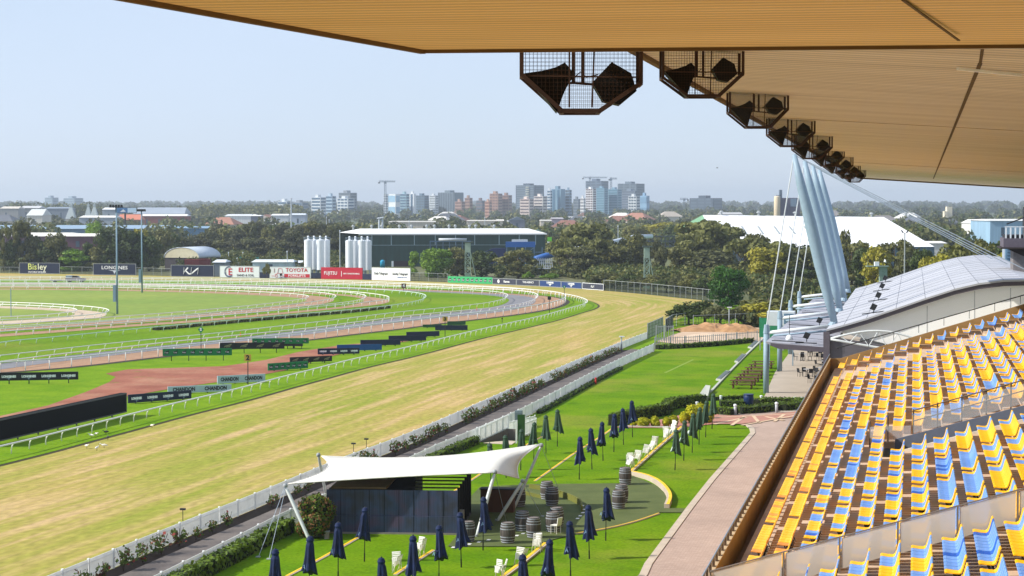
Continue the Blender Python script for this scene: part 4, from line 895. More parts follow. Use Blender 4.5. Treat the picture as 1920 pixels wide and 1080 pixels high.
# near, lower canopy section
nr = tag(empty('near_canopy', (0, 0, 0)), 'nearest lower section of the ribbed tan canopy along the top of the view', 'canopy')
h = 1.65; c1 = cpt(795, 94, h); c0 = cpt(275, 0, h); c2 = cpt(1920, 84, 1.60); back = c0+(c0-c1)*.9
dirn = (c2-c1); c3 = c1+dirn*2.2; c4 = Vector((c3.x, 2.0, c3.z)); c5 = Vector((back.x, 2.0, back.z))
poly = [c1, c3, c4, c5, back, c0]
m = MB(); n_ = len(poly); m.add([tuple(p) for p in poly]+[(p.x, p.y, EYE+3.2) for p in poly], [tuple(range(n_)), tuple(range(2*n_-1, n_-1, -1))]+[(i, i+n_, (i+1) % n_+n_, (i+1) % n_) for i in range(n_)]); m.build('soffit', CEILN, nr)
m = MB(); m.bar(c1+Vector((-.02, -.03, .0)), c3+Vector((0, -.03, 0)), .05, .07); m.build('front_trim', TRIM, nr)
m = MB(); m.bar(c1+Vector((-.01, 0, .0)), back+Vector((-.01, 0, 0)), .06, .08); m.build('side_trim', TRIM, nr)
for (u0, v0, u1, v1) in ((1693, 0, 1790, 62),):
    a = cpt(u0, v0, h-.06); b = cpt(u1+8, v1+14, 1.6-.05); m = MB(); m.bar(a, b, .025, .01); m.build('panel_joint', M('joint_brown', (96, 76, 48)), nr)
# ------------------------------------------------------------------ speaker cages under the edge
MESHM = bpy.data.materials.new('wire_mesh'); MESHM.use_nodes = True; q = MESHM.node_tree.nodes["Principled BSDF"]; q.inputs["Base Color"].default_value = (.05, .045, .04, 1); q.inputs["Alpha"].default_value = .16; q.inputs["Roughness"].default_value = .6
RUST = M('cage_frame_brown', (62, 42, 30), .7, .25, 3); SPK = M('speaker_black', (14, 13, 13), .6, .2, 3)
cages = [(1087, 80, 209, 220, 980, 1197), (1315, 90, 182, 148, 1242, 1389), (1420, 165, 240, 108, 1367, 1474), (1482.5, 218, 275, 85, 1440, 1525), (1523, 252, 298, 71, 1487, 1558), (1553, 274, 312, 57, 1524, 1581), (1575, 293, 325, 52, 1546, 1597), (1590, 306, 335, 44, 1568, 1611), (1602, 316, 342, 40, 1582, 1622)]
W0 = 1.5
def cage(i, c):
    u, vt, vb, wp, ul, ur = c; dep = FPX*W0/wp; uc = (ul+ur)/2; p = D(uc, vt, dep)
    lab = ['largest speaker cage, hanging nearest under the front canopy edge', 'second nearest speaker cage, partly against the sky and soffit'][i] if i < 2 else '%s speaker cage from the near end of the soffit edge' % WORDS[i]
    r_ = tag(empty('speaker_cage', p, YAW), lab, 'speaker cage', 'speaker cages hanging under the roof edge')
    H = (vb-vt)*dep/FPX; 
    if i == 0: H = 129*dep/FPX
    x = W0/2; y = .30; prof = [(-x, 0), (x, 0), (x, -H*.60), (x*.30, -H), (-x*.32, -H), (-x, -H*.48)] if i == 0 else [(-x, 0), (x, 0), (x, -H*.55), (x*.42, -H*.98), (-x*.38, -H*.98), (-x, -H*.62)]
    m = MB()
    for s in (-y, y):
        for a, b in zip(prof, prof[1:]+prof[:1]): m.bar((a[0], s, a[1]), (b[0], s, b[1]), .05)
    for a in prof: m.bar((a[0], -y, a[1]), (a[0], y, a[1]), .05)
    for a, b in zip(prof[1:], prof[2:]+prof[:1]):        # solid bottom lip strips
        pass
    m.build('frame', RUST, r_)
    m = MB(); m.bar((-x*.2, -y, 0), (-x*.2, -y, -H*.95), .02); m.bar((x*.22, -y, 0), (x*.18, -y, -H*.95), .02); m.bar((-x*.98, -y-.0, -H*.5), (x*.98, -y, -H*.52), .018)
    m.bar((-x*.12, 0, 0), (-x*.12, 0, -H*.58), .045); m.bar((x*.04, 0, 0), (x*.04, 0, -H*.6), .045); m.bar((-x*.12, 0, -H*.58), (x*.5, 0, -H*.62), .03); m.bar((-x*.5, 0, -H*.6), (-x*.12, 0, -H*.58), .03); m.build('hanger', RUST, r_)
    # mesh skin as fine wires on the large cages, a thin veil on the small ones
    m = MB()
    if i < 2:
        def inside(px_, pz):
            c_ = False; n = len(prof)
            for a in range(n):
                x1, z1 = prof[a]; x2, z2 = prof[(a+1) % n]
                if (z1 > pz) != (z2 > pz) and px_ < (x2-x1)*(pz-z1)/(z2-z1)+x1: c_ = not c_
            return c_
        st_ = .05
        for s in (-y, y):
            xx = -x
            while xx < x:
                z_ = 0
                while z_ > -H and inside(xx, z_-.03): z_ -= .03
                if z_ < 0: m.bar((xx, s, 0), (xx, s, z_), .0035)
                xx += st_
            zz = -.02
            while zz > -H:
                xs_ = [t*.02 for t in range(int(-x/.02), int(x/.02)+1) if inside(t*.02, zz)]
                if xs_: m.bar((xs_[0], s, zz), (xs_[-1], s, zz), .0035)
                zz -= st_
        m.build('wire_mesh', RUST, r_)
    else:
        for s in (-y, y): m.ext_y(prof, s, s+.004)
        m.build('wire_mesh', MESHM, r_)
    # horn speaker left: cone + driver, and square bin right turned on edge
    m = MB(); a = Vector((-x*.18, 0, -H*.38)); b = Vector((-x*.68, -.05, -H*.74)); d = (b-a).normalized()
    sx = Vector((-d.z, 0, d.x)); n4 = []
    for t, wd in ((0, .13), (.25, .16), (.55, .24), (1, .40)):
        cc = a.lerp(b, t); n4.append([cc+sx*wd*i_*.8+Vector((0, j_*wd*.6, 0)) for i_, j_ in ((-1, -1), (1, -1), (1, 1), (-1, 1))])
    vs = [p_ for r4 in n4 for p_ in r4]; fs = [(3, 2, 1, 0), (12, 13, 14, 15)]
    for k in range(3): fs += [(k*4+j, k*4+(j+1) % 4, k*4+4+(j+1) % 4, k*4+4+j) for j in range(4)]
    m.add(vs, fs); m.build('horn_speaker', SPK, r_)
    m = MB(); cx, cz = x*.55, -H*(.60 if i == 0 else .45); s_ = .235 if i == 0 else .20
    m.ext_y([(cx-s_*1.15, cz+s_*.05), (cx-s_*.1, cz+s_*1.15), (cx+s_*.95, cz+s_*.55), (cx+s_*1.25, cz-s_*.4), (cx+s_*.35, cz-s_*1.15), (cx-s_*.55, cz-s_*.95)], -.17, .18); m.build('box_speaker', SPK, r_)
    m = MB(); m.tube([(-x*.1, 0, -H*.5), (x*.0, .02, -H*.42), (x*.1, .0, -H*.5), (x*.3, 0, -H*.46)], .008, 5); m.build('cable', SPK, r_)
for i, c in enumerate(cages): cage(i, c)
# ================================================================== NEIGHBOURING STAND WITH MASTS
STEEL = M('steel_pale_blue', (136, 158, 174), .5, .05); BEAMW = M('beam_white', (206, 212, 216), .5, .04); ROOFG = M('roof_sheet_grey', (164, 166, 172), .6, c2=(176, 178, 186), scale=.15, detail=6)
DGREY = M('slate_purple_grey', (92, 86, 96), .7, .08)
bays = [175.5, 199.0, 222.3, 246.0]
XC = -13.05
ns = tag(empty('neighbouring_grandstand', (0, 170, 0)), 'modern stand with a curved grey roof beyond the far end of the seating', 'grandstand')
def NP(u, v, dep): return D(u, v, dep)-Vector((0, 170, 0))
# big curved roof
prof = [(-7.4, 6.3), (-5.9, 6.72), (-3.96, 7.32), (-1.45, 8.22), (1.03, 9.12), (3.49, 9.95), (5.5, 10.45), (7.6, 10.74), (9.3, 10.8), (11, 10.5), (13, 9.6), (15.5, 8.3), (19, 6.6)]
th = [(x, z-.16) for x, z in prof[::-1]]
m = MB(); m.ext_y(prof+th, -.3, 86); m.build('curved_roof', ROOFG, ns)
m = MB(); pr2 = [(x, z-.165) for x, z in prof]; m.ext_y(pr2+[(x, z-.36) for x, z in pr2[::-1]], -.2, 1.0)
m.build('roof_edge_gutter', DGREY, ns)
sem = M('roof_seam', (104, 108, 118), .7)
for k in range(1, 15):
    y = k*6.0; m = MB()
    for a, b in zip(prof[:9], prof[1:9]): m.bar((a[0], y, a[1]+.006), (b[0], y, b[1]+.006), .07, .02)
    m.build('roof_seam', sem, ns)
for x, z in prof[1:8]:
    m = MB(); m.bar((x, -.28, z+.008), (x, 85.9, z+.008), .035, .016); m.build('roof_joint', sem, ns)
# bright end wall under the curved roof
wallp = [(-6.2, 6.0)]+[(x, z-.52) for x, z in prof[1:]]+[(19, 3.5), (5.8, 3.5), (-1.2, 4.8)]
m = MB(); m.ext_y(wallp, .35, .6); m.build('end_wall', M('wall_white', (250, 250, 249), .7, .005), ns)
for x in (1.2, 5.2, 8.2): m = MB(); m.box(x-.03, x+.03, .335, .349, 4.0, prof[[p[0] for p in prof].index(min([p[0] for p in prof], key=lambda q: abs(q-x)))][1]-.7); m.build('wall_joint', M('joint_grey', (180, 182, 186), .7), ns)
m = MB(); m.ext_y([(-7.3, 0), (4.5, 0), (4.5, 3.6), (-1.2, 4.75), (-7.3, 5.7)], -.2, .3); m.build('lower_wall', M('wall_louvre_grey', (96, 94, 102), .8, .08, 1, stretch=(1, 1, 12)), ns)
m = MB(); m.box(-7.3, 2, -.24, -.205, 2.7, 3.1); m.build('wall_band', M('band_grey', (140, 138, 146), .7), ns)
m = MB(); m.box(-7.65, -7.1, -.6, -.22, 0, 6.1); m.build('corner_column', DGREY, ns)
# arched truss
tz0 = 5.75; pts_t = [Vector((-7.0+t*9.8, -1.0, 5.55-t*1.15+math.sin(t*PI)*1.25)) for t in np.linspace(0, 1, 13)]; pts_b = [Vector((-7.0+t*9.8, -1.0, 5.5-t*1.35-.12*math.sin(t*PI))) for t in np.linspace(0, 1, 13)]
tr = tag(empty('arched_truss', (0, 170, 0)), 'small white arched truss above the dark lower wall of the neighbouring stand', 'truss')
m = MB(); m.tube(pts_t, .09, 8); m.build('top_chord', BEAMW, tr, True); m = MB(); m.tube(pts_b, .10, 8); m.build('bottom_chord', BEAMW, tr, True)
for k in range(1, 12): m = MB(); m.tube([(pts_t if k % 2 else pts_b)[k], (pts_b if k % 2 else pts_t)[k+1]], .045, 6); m.build('web_bar', BEAMW, tr)
# low awning
slabp = [(-12.75, 5.02), (-12.3, 4.78), (-11.6, 4.50), (-6.9, 4.22), (-6.9, 4.62), (-12.7, 5.10)]
aw = tag(empty('awning', (0, 170, 0)), 'low flat grey awning roof over the patio tables, below the masts', 'awning')
m = MB(); m.ext_y(slabp, .4, 84); m.build('awning_roof', M('awning_top', (150, 150, 160), .6, c2=(164, 164, 172), scale=.3), aw)
m = MB(); m.ext_y([(-12.3, 4.76), (-11.6, 4.49), (-6.9, 4.2), (-6.9, 4.64), (-11.6, 4.92), (-12.3, 5.0)], .3, .395); m.build('fascia', DGREY, aw)
for k in range(13): y = 3+k*6.2; m = MB(); m.bar((-12.2, y, 5.11), (-7, y, 4.65), .05, .03); m.build('awning_seam', sem, aw)
for i, y in enumerate(bays):
    XC = -13.05-.37*i; yy = y; tt = WORDS[i]
    c = tag(empty('awning_column', (XC, yy, 0)), '%s tall pale steel column from the near end of the awning edge' % tt, 'column', 'awning edge columns')
    m = MB(); m.tube([(0, 0, 0), (0, 0, 5.6)], .26, 12); m.build('shaft', STEEL, c, True); m = MB(); m.tube([(0, 0, 5.5), (0, 0, 6.3)], [.3, .2], 10); m.build('cap', STEEL, c)
    b = tag(empty('tie_beam', (XC, yy, 5.55)), '%s white horizontal tube beam from the near end of the awning' % tt, 'beam', 'white beams above the awning')
    m = MB(); m.tube([(0, 0, 0), (6.2, 0, .75)], .17, 10); m.build('tube', BEAMW, b, True); m = MB(); m.tube([(.5, 1.6, -.35), (6.0, 1.6, .2)], .09, 8); m.build('brace', STEEL, b, True)
    ms = tag(empty('mast', (XC+6.1, yy, 6.55)), '%s leaning pale blue steel mast from the near end of the row' % tt, 'mast', 'leaning roof masts')
    m = MB(); m.tube([(0, 0, 0), (-.55, 0, 2.2), (-1.3, 0, 5.2), (-2.2, 0, 9.0), (-3.1, 0, 12.6), (-3.7, 0, 15.2)], [.30, .42, .54, .54, .40, .2], 14); m.build('shaft', STEEL, ms, True)
    m = MB(); m.tube([(-.1, 0, -.3), (0, 0, .1)], [.5, .3], 10); m.build('base', STEEL, ms)
    top = Vector((XC+6.1-3.7, yy, 21.7))
    s = tag(empty('stay_cable', top), '%s thin stay cable from the near end, dropping from mast top to column' % tt, 'cable', 'stay cables on the track side')
    m = MB(); m.tube([(0, 0, 0), Vector((XC, yy, 6.1))-top], .055, 6); m.build('cable', BEAMW, s)
    bx = Vector((9.8-.55*i, yy, 11.4-.13*i))
    s = tag(empty('back_stay', top), '%s pair of back-stay cables from the near end, running down right over the roof' % tt, 'cable', 'back stay cables over the roof')
    for q in (-.25, .25): m = MB(); m.tube([(0, q*.2, 0), bx+Vector((0, q, 0))-top], .045, 6); m.build('cable', M('cable_grey', (158, 170, 182), .5), s)
    v_ = tag(empty('roof_vent', (11.2, yy, 9.9)), '%s blue-grey louvred box from the near end of the roof crest' % tt, 'roof vent', 'louvred boxes on the roof crest')
    m = MB(); m.box(-.1, 2.4, -2.2, 2.2, 0, 2.3); m.build('box', M('vent_blue', (92, 122, 146), .6), v_)
    m = MB(); m.box(-.4, -.12, -.25, .25, .2, 2.7); m.build('upright', BEAMW, v_)
    for q in range(5): m = MB(); m.box(.1, 2.3, -2.26, -2.205, .3+q*.38, .45+q*.38); m.build('louvre', M('louvre_dark', (64, 88, 108), .6), v_)
    # small floodlights on both roofs
    for (x, z, gname, lb) in ((-3.4, 7.55, 'small floodlights on the curved roof', 'small black floodlight on a bar, %s from the near end of the curved roof'), (-9.2, 4.95, 'small floodlights on the awning', 'small black floodlight on a bar, %s from the near end of the awning')):
        f = tag(empty('roof_floodlight', (x, yy-4.0, z), sc=1), lb % tt, 'floodlight', gname)
        m = MB(); m.bar((-1.0, 0, .02), (.9, 0, .30 if x > -5 else .0), .08); m.build('bar', DKP, f); m = MB(); m.ext_y([(-.35, .5), (.1, .35), (.35, .8), (-.1, 1.0)], -.22, .22); m.build('lamp_head', DKP, f); m = MB(); m.bar((0, 0, .1), (0, 0, .6), .07); m.build('bracket', DKP, f)
    if i < 3:
        f = tag(empty('awning_bar', (-11, yy-5, 5.2)), '%s thin dark bar lying across the awning edge, from the near end' % tt, 'bar', 'dark bars on the awning'); m = MB(); m.bar((-1.2, 0, 0), (1.6, 0, -.1), .07); m.build('bar', DKP, f)
m = MB(); m.tube([(XC, 171, .6), (XC, 175.4, 3.6), (XC, 176, 4.6)], .09, 6)
t = tag(empty('hanging_lamp', (-10.7, 171.2, 5.2)), 'small white dome lamp on a thin cable hung in front of the awning', 'lamp'); mm = MB(); mm.lathe([(.02, .5), (.22, .42), (.34, .12), (.30, 0), (.02, -.02)][::-1], 12); mm.build('shade', LWH, t, True); mm = MB(); mm.tube([(0, 0, .45), (0, 0, 2.2)], .03, 5); mm.build('cable', M('cable_dark', (50, 50, 54)), t)
wt = tag(empty('rooftop_unit', (-13.6, 206, 4.4)), 'white boxy unit perched beside the awning edge behind the first column', 'equipment box')
m = MB(); m.box(-1.6, 1.3, -1, 1, 0, 1.5); m.build('casing', BEAMW, wt); m = MB(); m.box(.2, 1.2, -1.04, -1.003, .2, 1.3); m.build('grille', M('vent_blue', (92, 122, 146)), wt); m = MB(); [m.box(x-.06, x+.06, -.06, .06, -4.4, 0) for x in (-1.4, 1.1)]; m.build('stand', STEEL, wt)
gn = P(1444, 640); m = MB(); m.add([(-15.8, 232, 3.2), (-12.6, 214, 3.4), (-12.6, 214, 5.2), (-15.8, 232, 4.9)], [(0, 1, 2, 3)])
m = MB(); 
g_n = tag(empty('green_shade_cloth', (-15.2, 228, 0)), 'patch of green shade cloth on posts left of the awning', 'screen'); m.box(-2.6, 3.0, -.03, .03, 1.6, 3.9); m.build('cloth', M('shade_green', (46, 128, 92), .9), g_n)
for x in (-2.5, .2, 2.9): m = MB(); m.box(x-.06, x+.06, .04, .14, 0, 4); m.build('post', GALV, g_n)
# diagonal tie from column one down to the lawn terrace
dt = tag(empty('diagonal_stay', P(1332, 738)), 'long thin pale handrail running diagonally down the lawn terrace', 'handrail')
# deck of another building at the right edge
bd = tag(empty('upper_deck', (31.5, 176, 0)), 'dark viewing deck with pale balustrade jutting in at the right edge', 'building')
o_ = D(1882, 425, 190); bd.location = (o_.x, o_.y, 0)
m = MB(); m.box(0, 12, 0, 8, 13.0, 13.9); m.build('deck_slab', DGREY, bd); m = MB(); m.box(1.0, 12, 1, 7, 0, 12.9); m.build('wall', M('wall_grey', (120, 116, 118), .8), bd)
m = MB(); m.box(-.3, 12, -.3, 8.3, 12.85, 12.995); m.build('soffit', M('soffit_dark', (50, 44, 42), .8), bd)
m = MB(); m.box(.2, 12, .4, 7.5, 13.9, 14.2); m.box(2.2, 12, 2, 7.5, 14.2, 17); m.build('upper_wall', M('wall_dark', (44, 44, 50), .7), bd)
for k in range(12): m = MB(); m.box(.15+k*.45, .3+k*.45, .1, .16, 13.9, 15.0); m.build('baluster', BEAMW, bd)
m = MB(); m.box(.1, 8, .08, .18, 15.0, 15.08); m.build('deck_rail', BEAMW, bd); m = MB(); m.bar((.3, .5, 15.3), (8, .5, 18.3), .12); m.bar((3, .5, 15), (3, .5, 16.3), .1); m.build('roof_edge', M('wall_dark', (44, 44, 50)), bd)
for k in range(3): m = MB(); m.ext_y([(.4+k*2, 12.84), (2.0+k*2, 12.84), (2.0+k*2, 12.1)], .2, .5); m.build('bracket', M('soffit_dark', (50, 44, 42)), bd)
# ================================================================== PATIO AND TERRACE
WOOD = M('picnic_wood', (96, 64, 48), .8, .2, 4)
def picnic():
    r_ = empty('picnic_table'); 
    for y0, z, wd in ((-.35, .72, .7), (-.95, .43, .28), (.67, .43, .28)):
        m = MB(); k = 4 if wd > .5 else 2
        for j in range(k): m.box(-1.15, 1.15, y0+j*wd/k+.01, y0+(j+1)*wd/k-.01, z, z+.05)
        m.build('tabletop' if wd > .5 else 'bench', WOOD, r_)
    for x in (-.85, .85):
        m = MB(); m.box(x-.05, x+.05, -.9, .9, .34, .428); m.bar((x, -.55, 0), (x, -.2, .71), .10); m.bar((x, .55, 0), (x, .2, .71), .10); m.box(x-.04, x+.04, -.34, .34, .64, .715); m.build('leg', WOOD, r_)
    return r_
def copy_tree(o, parent=None):
    c = o.copy(); COL.objects.link(c); c.parent = parent
    for ch in o.children: copy_tree(ch, c)
    return c
pt = None
for k in range(7):
    p = P(1392+6.5*k, 729-6.3*k-.35*k*0)
    o = pt = picnic() if k == 0 else copy_tree(pt)
    o.location = (p.x, p.y, .03); tag(o, '%s brown picnic table on the lawn terrace, counted from the near end' % WORDS[k], 'picnic table', 'brown picnic tables')
tkb = px([(1436,631),(1397,668.5),(1368,698.5),(1332,737)])
m = MB(); q = resamp(tkb, 4.0); a = offset(q, .11); b_ = offset(q, -.11)
for i in range(len(q)-1): m.prism([(a[i].x, a[i].y), (a[i+1].x, a[i+1].y), (b_[i+1].x, b_[i+1].y), (b_[i].x, b_[i].y)], .0, .16)
tk = tag(m.build('terrace_kerb', M('kerb_pale', (178, 180, 168), .8, .06)), 'long pale concrete kerb running diagonally between the two lawns', 'kerb')
bpy.data.objects.remove(dt)
for j, poly_ in enumerate([[(1402,653),(1417,640),(1422,641.5),(1409,654.5)], [(1377,680),(1391,665.5),(1399,667),(1385.5,681)], [(1342,714),(1361,697),(1370,698.5),(1351,715)]]):
    m = MB(); p4 = px(poly_); m.prism([(p.x, p.y) for p in p4], .0, .16); m.cur = 1
    q4 = [(p.x*.86+sum(x.x for x in p4)/4*.14, p.y*.86+sum(x.y for x in p4)/4*.14) for p in p4]; m.prism(q4, .17, .20)
    tag(m.build('concrete_steps', [M('kerb_pale', (176, 186, 180)), M('step_tread_grey', (92, 102, 102), .8, .1)]), '%s set of shallow concrete steps beside the terrace kerb' % ('farthest', 'middle', 'nearest')[j], 'steps', 'steps by the terrace kerb')
m = MB(); p4 = px([(1301,755),(1323,734),(1332,735),(1325,753)]); m.prism([(p.x, p.y) for p in p4], .0, [.05, .6, .6, .05]); tag(m.build('ramp_wall', M('kerb_pale', (176, 186, 180))), 'pale concrete ramp wall at the near end of the terrace kerb', 'ramp')
# cafe chairs and tables
CH = M('cafe_black', (30, 30, 34), .5, .1); CHW = M('plastic_white', (222, 220, 212), .5, .04)
def chair_mesh():
    s = MB(); s.box(-.21, .21, -.21, .21, .43, .46); bk = MB(); bk.ext_y([(.19, .46), (.23, .46), (.30, .86), (.26, .86)], -.2, .2)
    l = MB(); l.tube([(0, 0, 0), (0, 0, .44)], .018, 5); return s, bk, l
cs, cb, cl = chair_mesh(); CHM = {}
for mt in (CH, CHW): CHM[mt.name] = (cs.mesh('seat', mt), cb.mesh('backrest', mt), cl.mesh('leg', mt))
def chair(p, rz, mt, label, group, cat_='chair', name='chair', tilt=None):
    r_ = tag(empty(name, p, rz), label, cat_, group)
    if tilt: r_.rotation_euler = tilt
    a, b, c = CHM[mt.name]; ob('seat', a, r_); ob('backrest', b, r_)
    for x in (-.18, .18):
        for y in (-.18, .18): ob('leg', c, r_, (x, y, 0))
    return r_
tbm = MB(); tbm.lathe([(.42, .72), (.43, .735), (.43, .75), (.42, .76)], 16); TBT = tbm.mesh('tabletop', M('table_grey', (176, 178, 184), .4, .05)); tbm = MB(); tbm.lathe([(.25, 0), (.25, .03), (.035, .06), (.035, .71), (.1, .72)], 10); TBP = tbm.mesh('pedestal', CH)
tabs = [(1498,676),(1510,672),(1540,668),(1553,672),(1547,690),(1553,700),(1530,716),(1545,712),(1552,684),(1513,681)]
tabs = [(1505,676), (1530,668), (1548,677), (1547,690), (1541,703), (1535,719), (1514,706)]
for i, (u, v) in enumerate(tabs):
    p = P(u, v, .085); nm = ['farther left table', 'farthest table', 'table by the wall beyond the others', 'middle table by the wall', 'second table by the wall', 'nearest table by the wall', 'near table set apart on the left'][i]
    t_ = tag(empty('cafe_table', (p.x, p.y, .085)), 'round grey cafe table on the patio, the %s' % nm, 'table', 'round cafe tables'); ob('tabletop', TBT, t_); ob('pedestal', TBP, t_)
    for k in range(4):
        a = k*PI/2+i*.6; q = Vector((p.x+.78*math.cos(a), p.y+.78*math.sin(a), .085))
        chair(q, a+random.uniform(-.4, .4), CH, 'black cafe chair, %s of four round the %s' % (['first', 'second', 'third', 'fourth'][k], nm), 'black cafe chairs on the patio')
# bollards, bin, hedges of the small formal garden
for u, v, h_, lab in ((1378.5,779,.95,'white bollard light before the low hedges, nearest one left of centre'),(1456,775,.95,'white bollard light before the low hedges, nearest one on the right'),(1427.5,754,.6,'short white bollard light right of the blue bin, behind the hedge'),(1502,757,.6,'white bollard light near the patio wall'),(1351.7,752,.5,'white bollard light left of the blue bin'),(1491,751,.35,'farthest tiny bollard light on the patio side'),(1307,765,.55,'white bollard light behind the yellow-green balls')):
    p = P(u, v); b_ = tag(empty('bollard_light', p), lab, 'bollard', 'white bollard lights'); m = MB(); m.tube([(0, 0, 0), (0, 0, h_*.8)], .12, 10); m.build('post', M('bollard_grey', (176, 180, 186), .6), b_, True); m = MB(); m.lathe([(.13, h_*.8), (.15, h_*.84), (.14, h_*.95), (.02, h_)], 10); m.build('cap', LWH, b_, True)
p = P(1403.5, 762.5); m = MB(); m.lathe([(.30, 0), (.36, .25), (.39, .6), (.36, .92), (.30, .97), (.28, .93), (.26, .5)], 16); b_ = tag(empty('bin', p, sc=1.12), 'large dark blue round bin among the low hedges', 'bin'); m.build('drum', M('bin_blue', (18, 40, 84), .4, .05), b_, True); m = MB(); m.lathe([(.375, .88), (.39, .9), (.39, .95), (.375, .97)], 16); m.build('rim', M('bin_blue', (18, 40, 84)), b_)
for pts, wd, h_, lab in (([(1342,776),(1377,779)],1.3,.55,'low dark box hedge left of the nearest bollard'),([(1384,776),(1420,774),(1453,769)],1.5,.6,'low box hedge between the two nearest bollards'),([(1460,771),(1513,763)],1.7,.6,'low box hedge at the right end by the stand wall'),([(1350,762),(1395,762)],1.6,.5,'low clipped hedge behind the blue bin on the left'),([(1412,760),(1422,757)],1.3,.5,'short clipped hedge just right of the blue bin'),([(1430,757),(1512,757)],1.6,.5,'long clipped hedge between the short bollards and the patio'),([(1326,752),(1398,748.5)],.6,.35,'thin dark hedge strip along the terrace lawn edge'),):
    hedge('box_hedge', px(pts), wd, h_, lab, leaf=.13, dens=60, smooth_=False)
hedge('box_hedge', px([(1148,799),(1175,793),(1215,784),(1247,779),(1252,772),(1262,766),(1285,764),(1318,760)]), .8, .95, 'long dark curving box hedge sweeping behind the yellow-green balls', leaf=.15, dens=70)
m = MB(); bedp = px([(1196,785),(1215,776),(1245,766),(1258,757),(1300,755),(1318,757),(1285,761),(1262,763),(1250,769),(1244,777),(1212,783)]); sheet('planting_bed', bedp, .05, M('bed_brown', (96, 84, 50), .95, c2=(120, 108, 60), scale=2))
sheet('garden_paving', px([(1148,803),(1178,799),(1250,786),(1290,776),(1300,768),(1345,772),(1350,785),(1335,797),(1280,803),(1268,804)]), .075, M('red_paver2', (168, 116, 102), .85, .1, 3))
for i, (u, v, w_, h_, lab) in enumerate([(1187.5,801,12,11,'small yellow-green ball shrub at the left end of the row'),(1206,801.5,25,17,'wide yellow-green clipped shrub, second from the left'),(1227.5,801.5,16,19,'round yellow-green ball behind a smaller one'),(1232,802,11,12,'small yellow-green ball in front of a bigger one'),(1249,801.5,13,17,'yellow-green ball, left one of the central pair'),(1263,801,17,20,'yellow-green ball, right one of the central pair'),(1281,795,14,20,'yellow-green ball tucked left of the largest one'),(1297,794,26,33,'largest yellow-green ball shrub beside the green umbrellas'),(1313,786,24,28,'yellow-green ball behind the largest one'),(1328,794,22,33,'yellow-green ball among the dark green folded umbrellas')]):
    p = P(u, v); s = depth(p)/FPX; w2 = w_*s/2; hh = h_*s; r_ = tag(empty('ball_shrub', (p.x, p.y, .07)), lab, 'shrub', 'clipped yellow-green ball shrubs')
    ob('foliage', leaf_mesh('foliage', [(0, 0, hh*.5, w2*.95, hh*.5)], 1500, .10, LM['lime'], i, shell=.93), r_); m = MB(); m.ball((0, 0, hh*.5), 1, 12, 8, (w2*.86, w2*.86, hh*.45)); m.build('inner_branches', M('lime_core', (90, 96, 16), .9, .2, 6), r_, True)
# dirt yard and mound
sheet('dirt_yard', px([(1232,641),(1262,628),(1300,618),(1340,616),(1450,612),(1440,640),(1380,646),(1300,650)]), .07, M('dirt_pale', (178, 150, 124), .95, c2=(196, 172, 146), scale=.3, detail=8))
def mound(pts, wd, h_, label, c, c2):
    p = px(pts); q = resamp(p, .8); n = len(q); V = []; W_ = 9; g = np.random.default_rng(n); F = []
    for i, a in enumerate(q):
        t = min(1, min(i, n-1-i)/5); d = (q[min(n-1, i+1)]-q[max(0, i-1)]).normalized(); nn = Vector((d.y, -d.x, 0))
        for j in range(W_):
            s = j/(W_-1)*2-1; V.append(tuple(a+nn*s*wd/2*(.6+.4*t)+Vector((0, 0, max(-.02, h_*(1-s*s)*(.25+.75*t)*(.75+.5*g.random())-.02)))))
    for i in range(n-1):
        for j in range(W_-1): F.append((i*W_+j, i*W_+j+1, (i+1)*W_+j+1, (i+1)*W_+j))
    m = MB(); m.add(V, F); return tag(m.build('dirt_mound', M(label[:12], c, .95, c2=c2, scale=1.2, detail=8, bump=.6)), label, 'dirt mound', 'heaps of excavated dirt')
mound([(1266,622),(1300,621),(1340,620),(1400,622),(1432,624)], 7, 1.0, 'long low brown mound of excavated dirt behind the pale fence', (150, 112, 76), (176, 138, 98))
mound([(1300,640),(1340,634),(1395,634)], 9, .6, 'paler rubble heap just behind the thin fence', (190, 164, 138), (206, 184, 160))
def lamp_post(u, v, top, label, arms=0):
    p = P(u, v); s = depth(p)/FPX; h_ = (v-top)*s; r_ = tag(empty('lamp_post', p, YAW), label, 'lamp post', 'lamp posts near the trees'); m = MB(); m.tube([(0, 0, 0), (0, 0, h_)], [.11, .07], 8); m.build('pole', GALV, r_, True)
    m = MB(); m.box(-.25, .35, -.12, .12, h_, h_+.12); m.build('lamp_head', LWH, r_)
lamp_post(1367, 617, 577, 'grey lamp post in front of the spreading trees beyond the dirt mound'); lamp_post(1433.5, 612, 576, 'thin post with a white box near the green shade cloth')
lamp_post(1165, 657, 632, 'thin white post by the end of the rose bed')
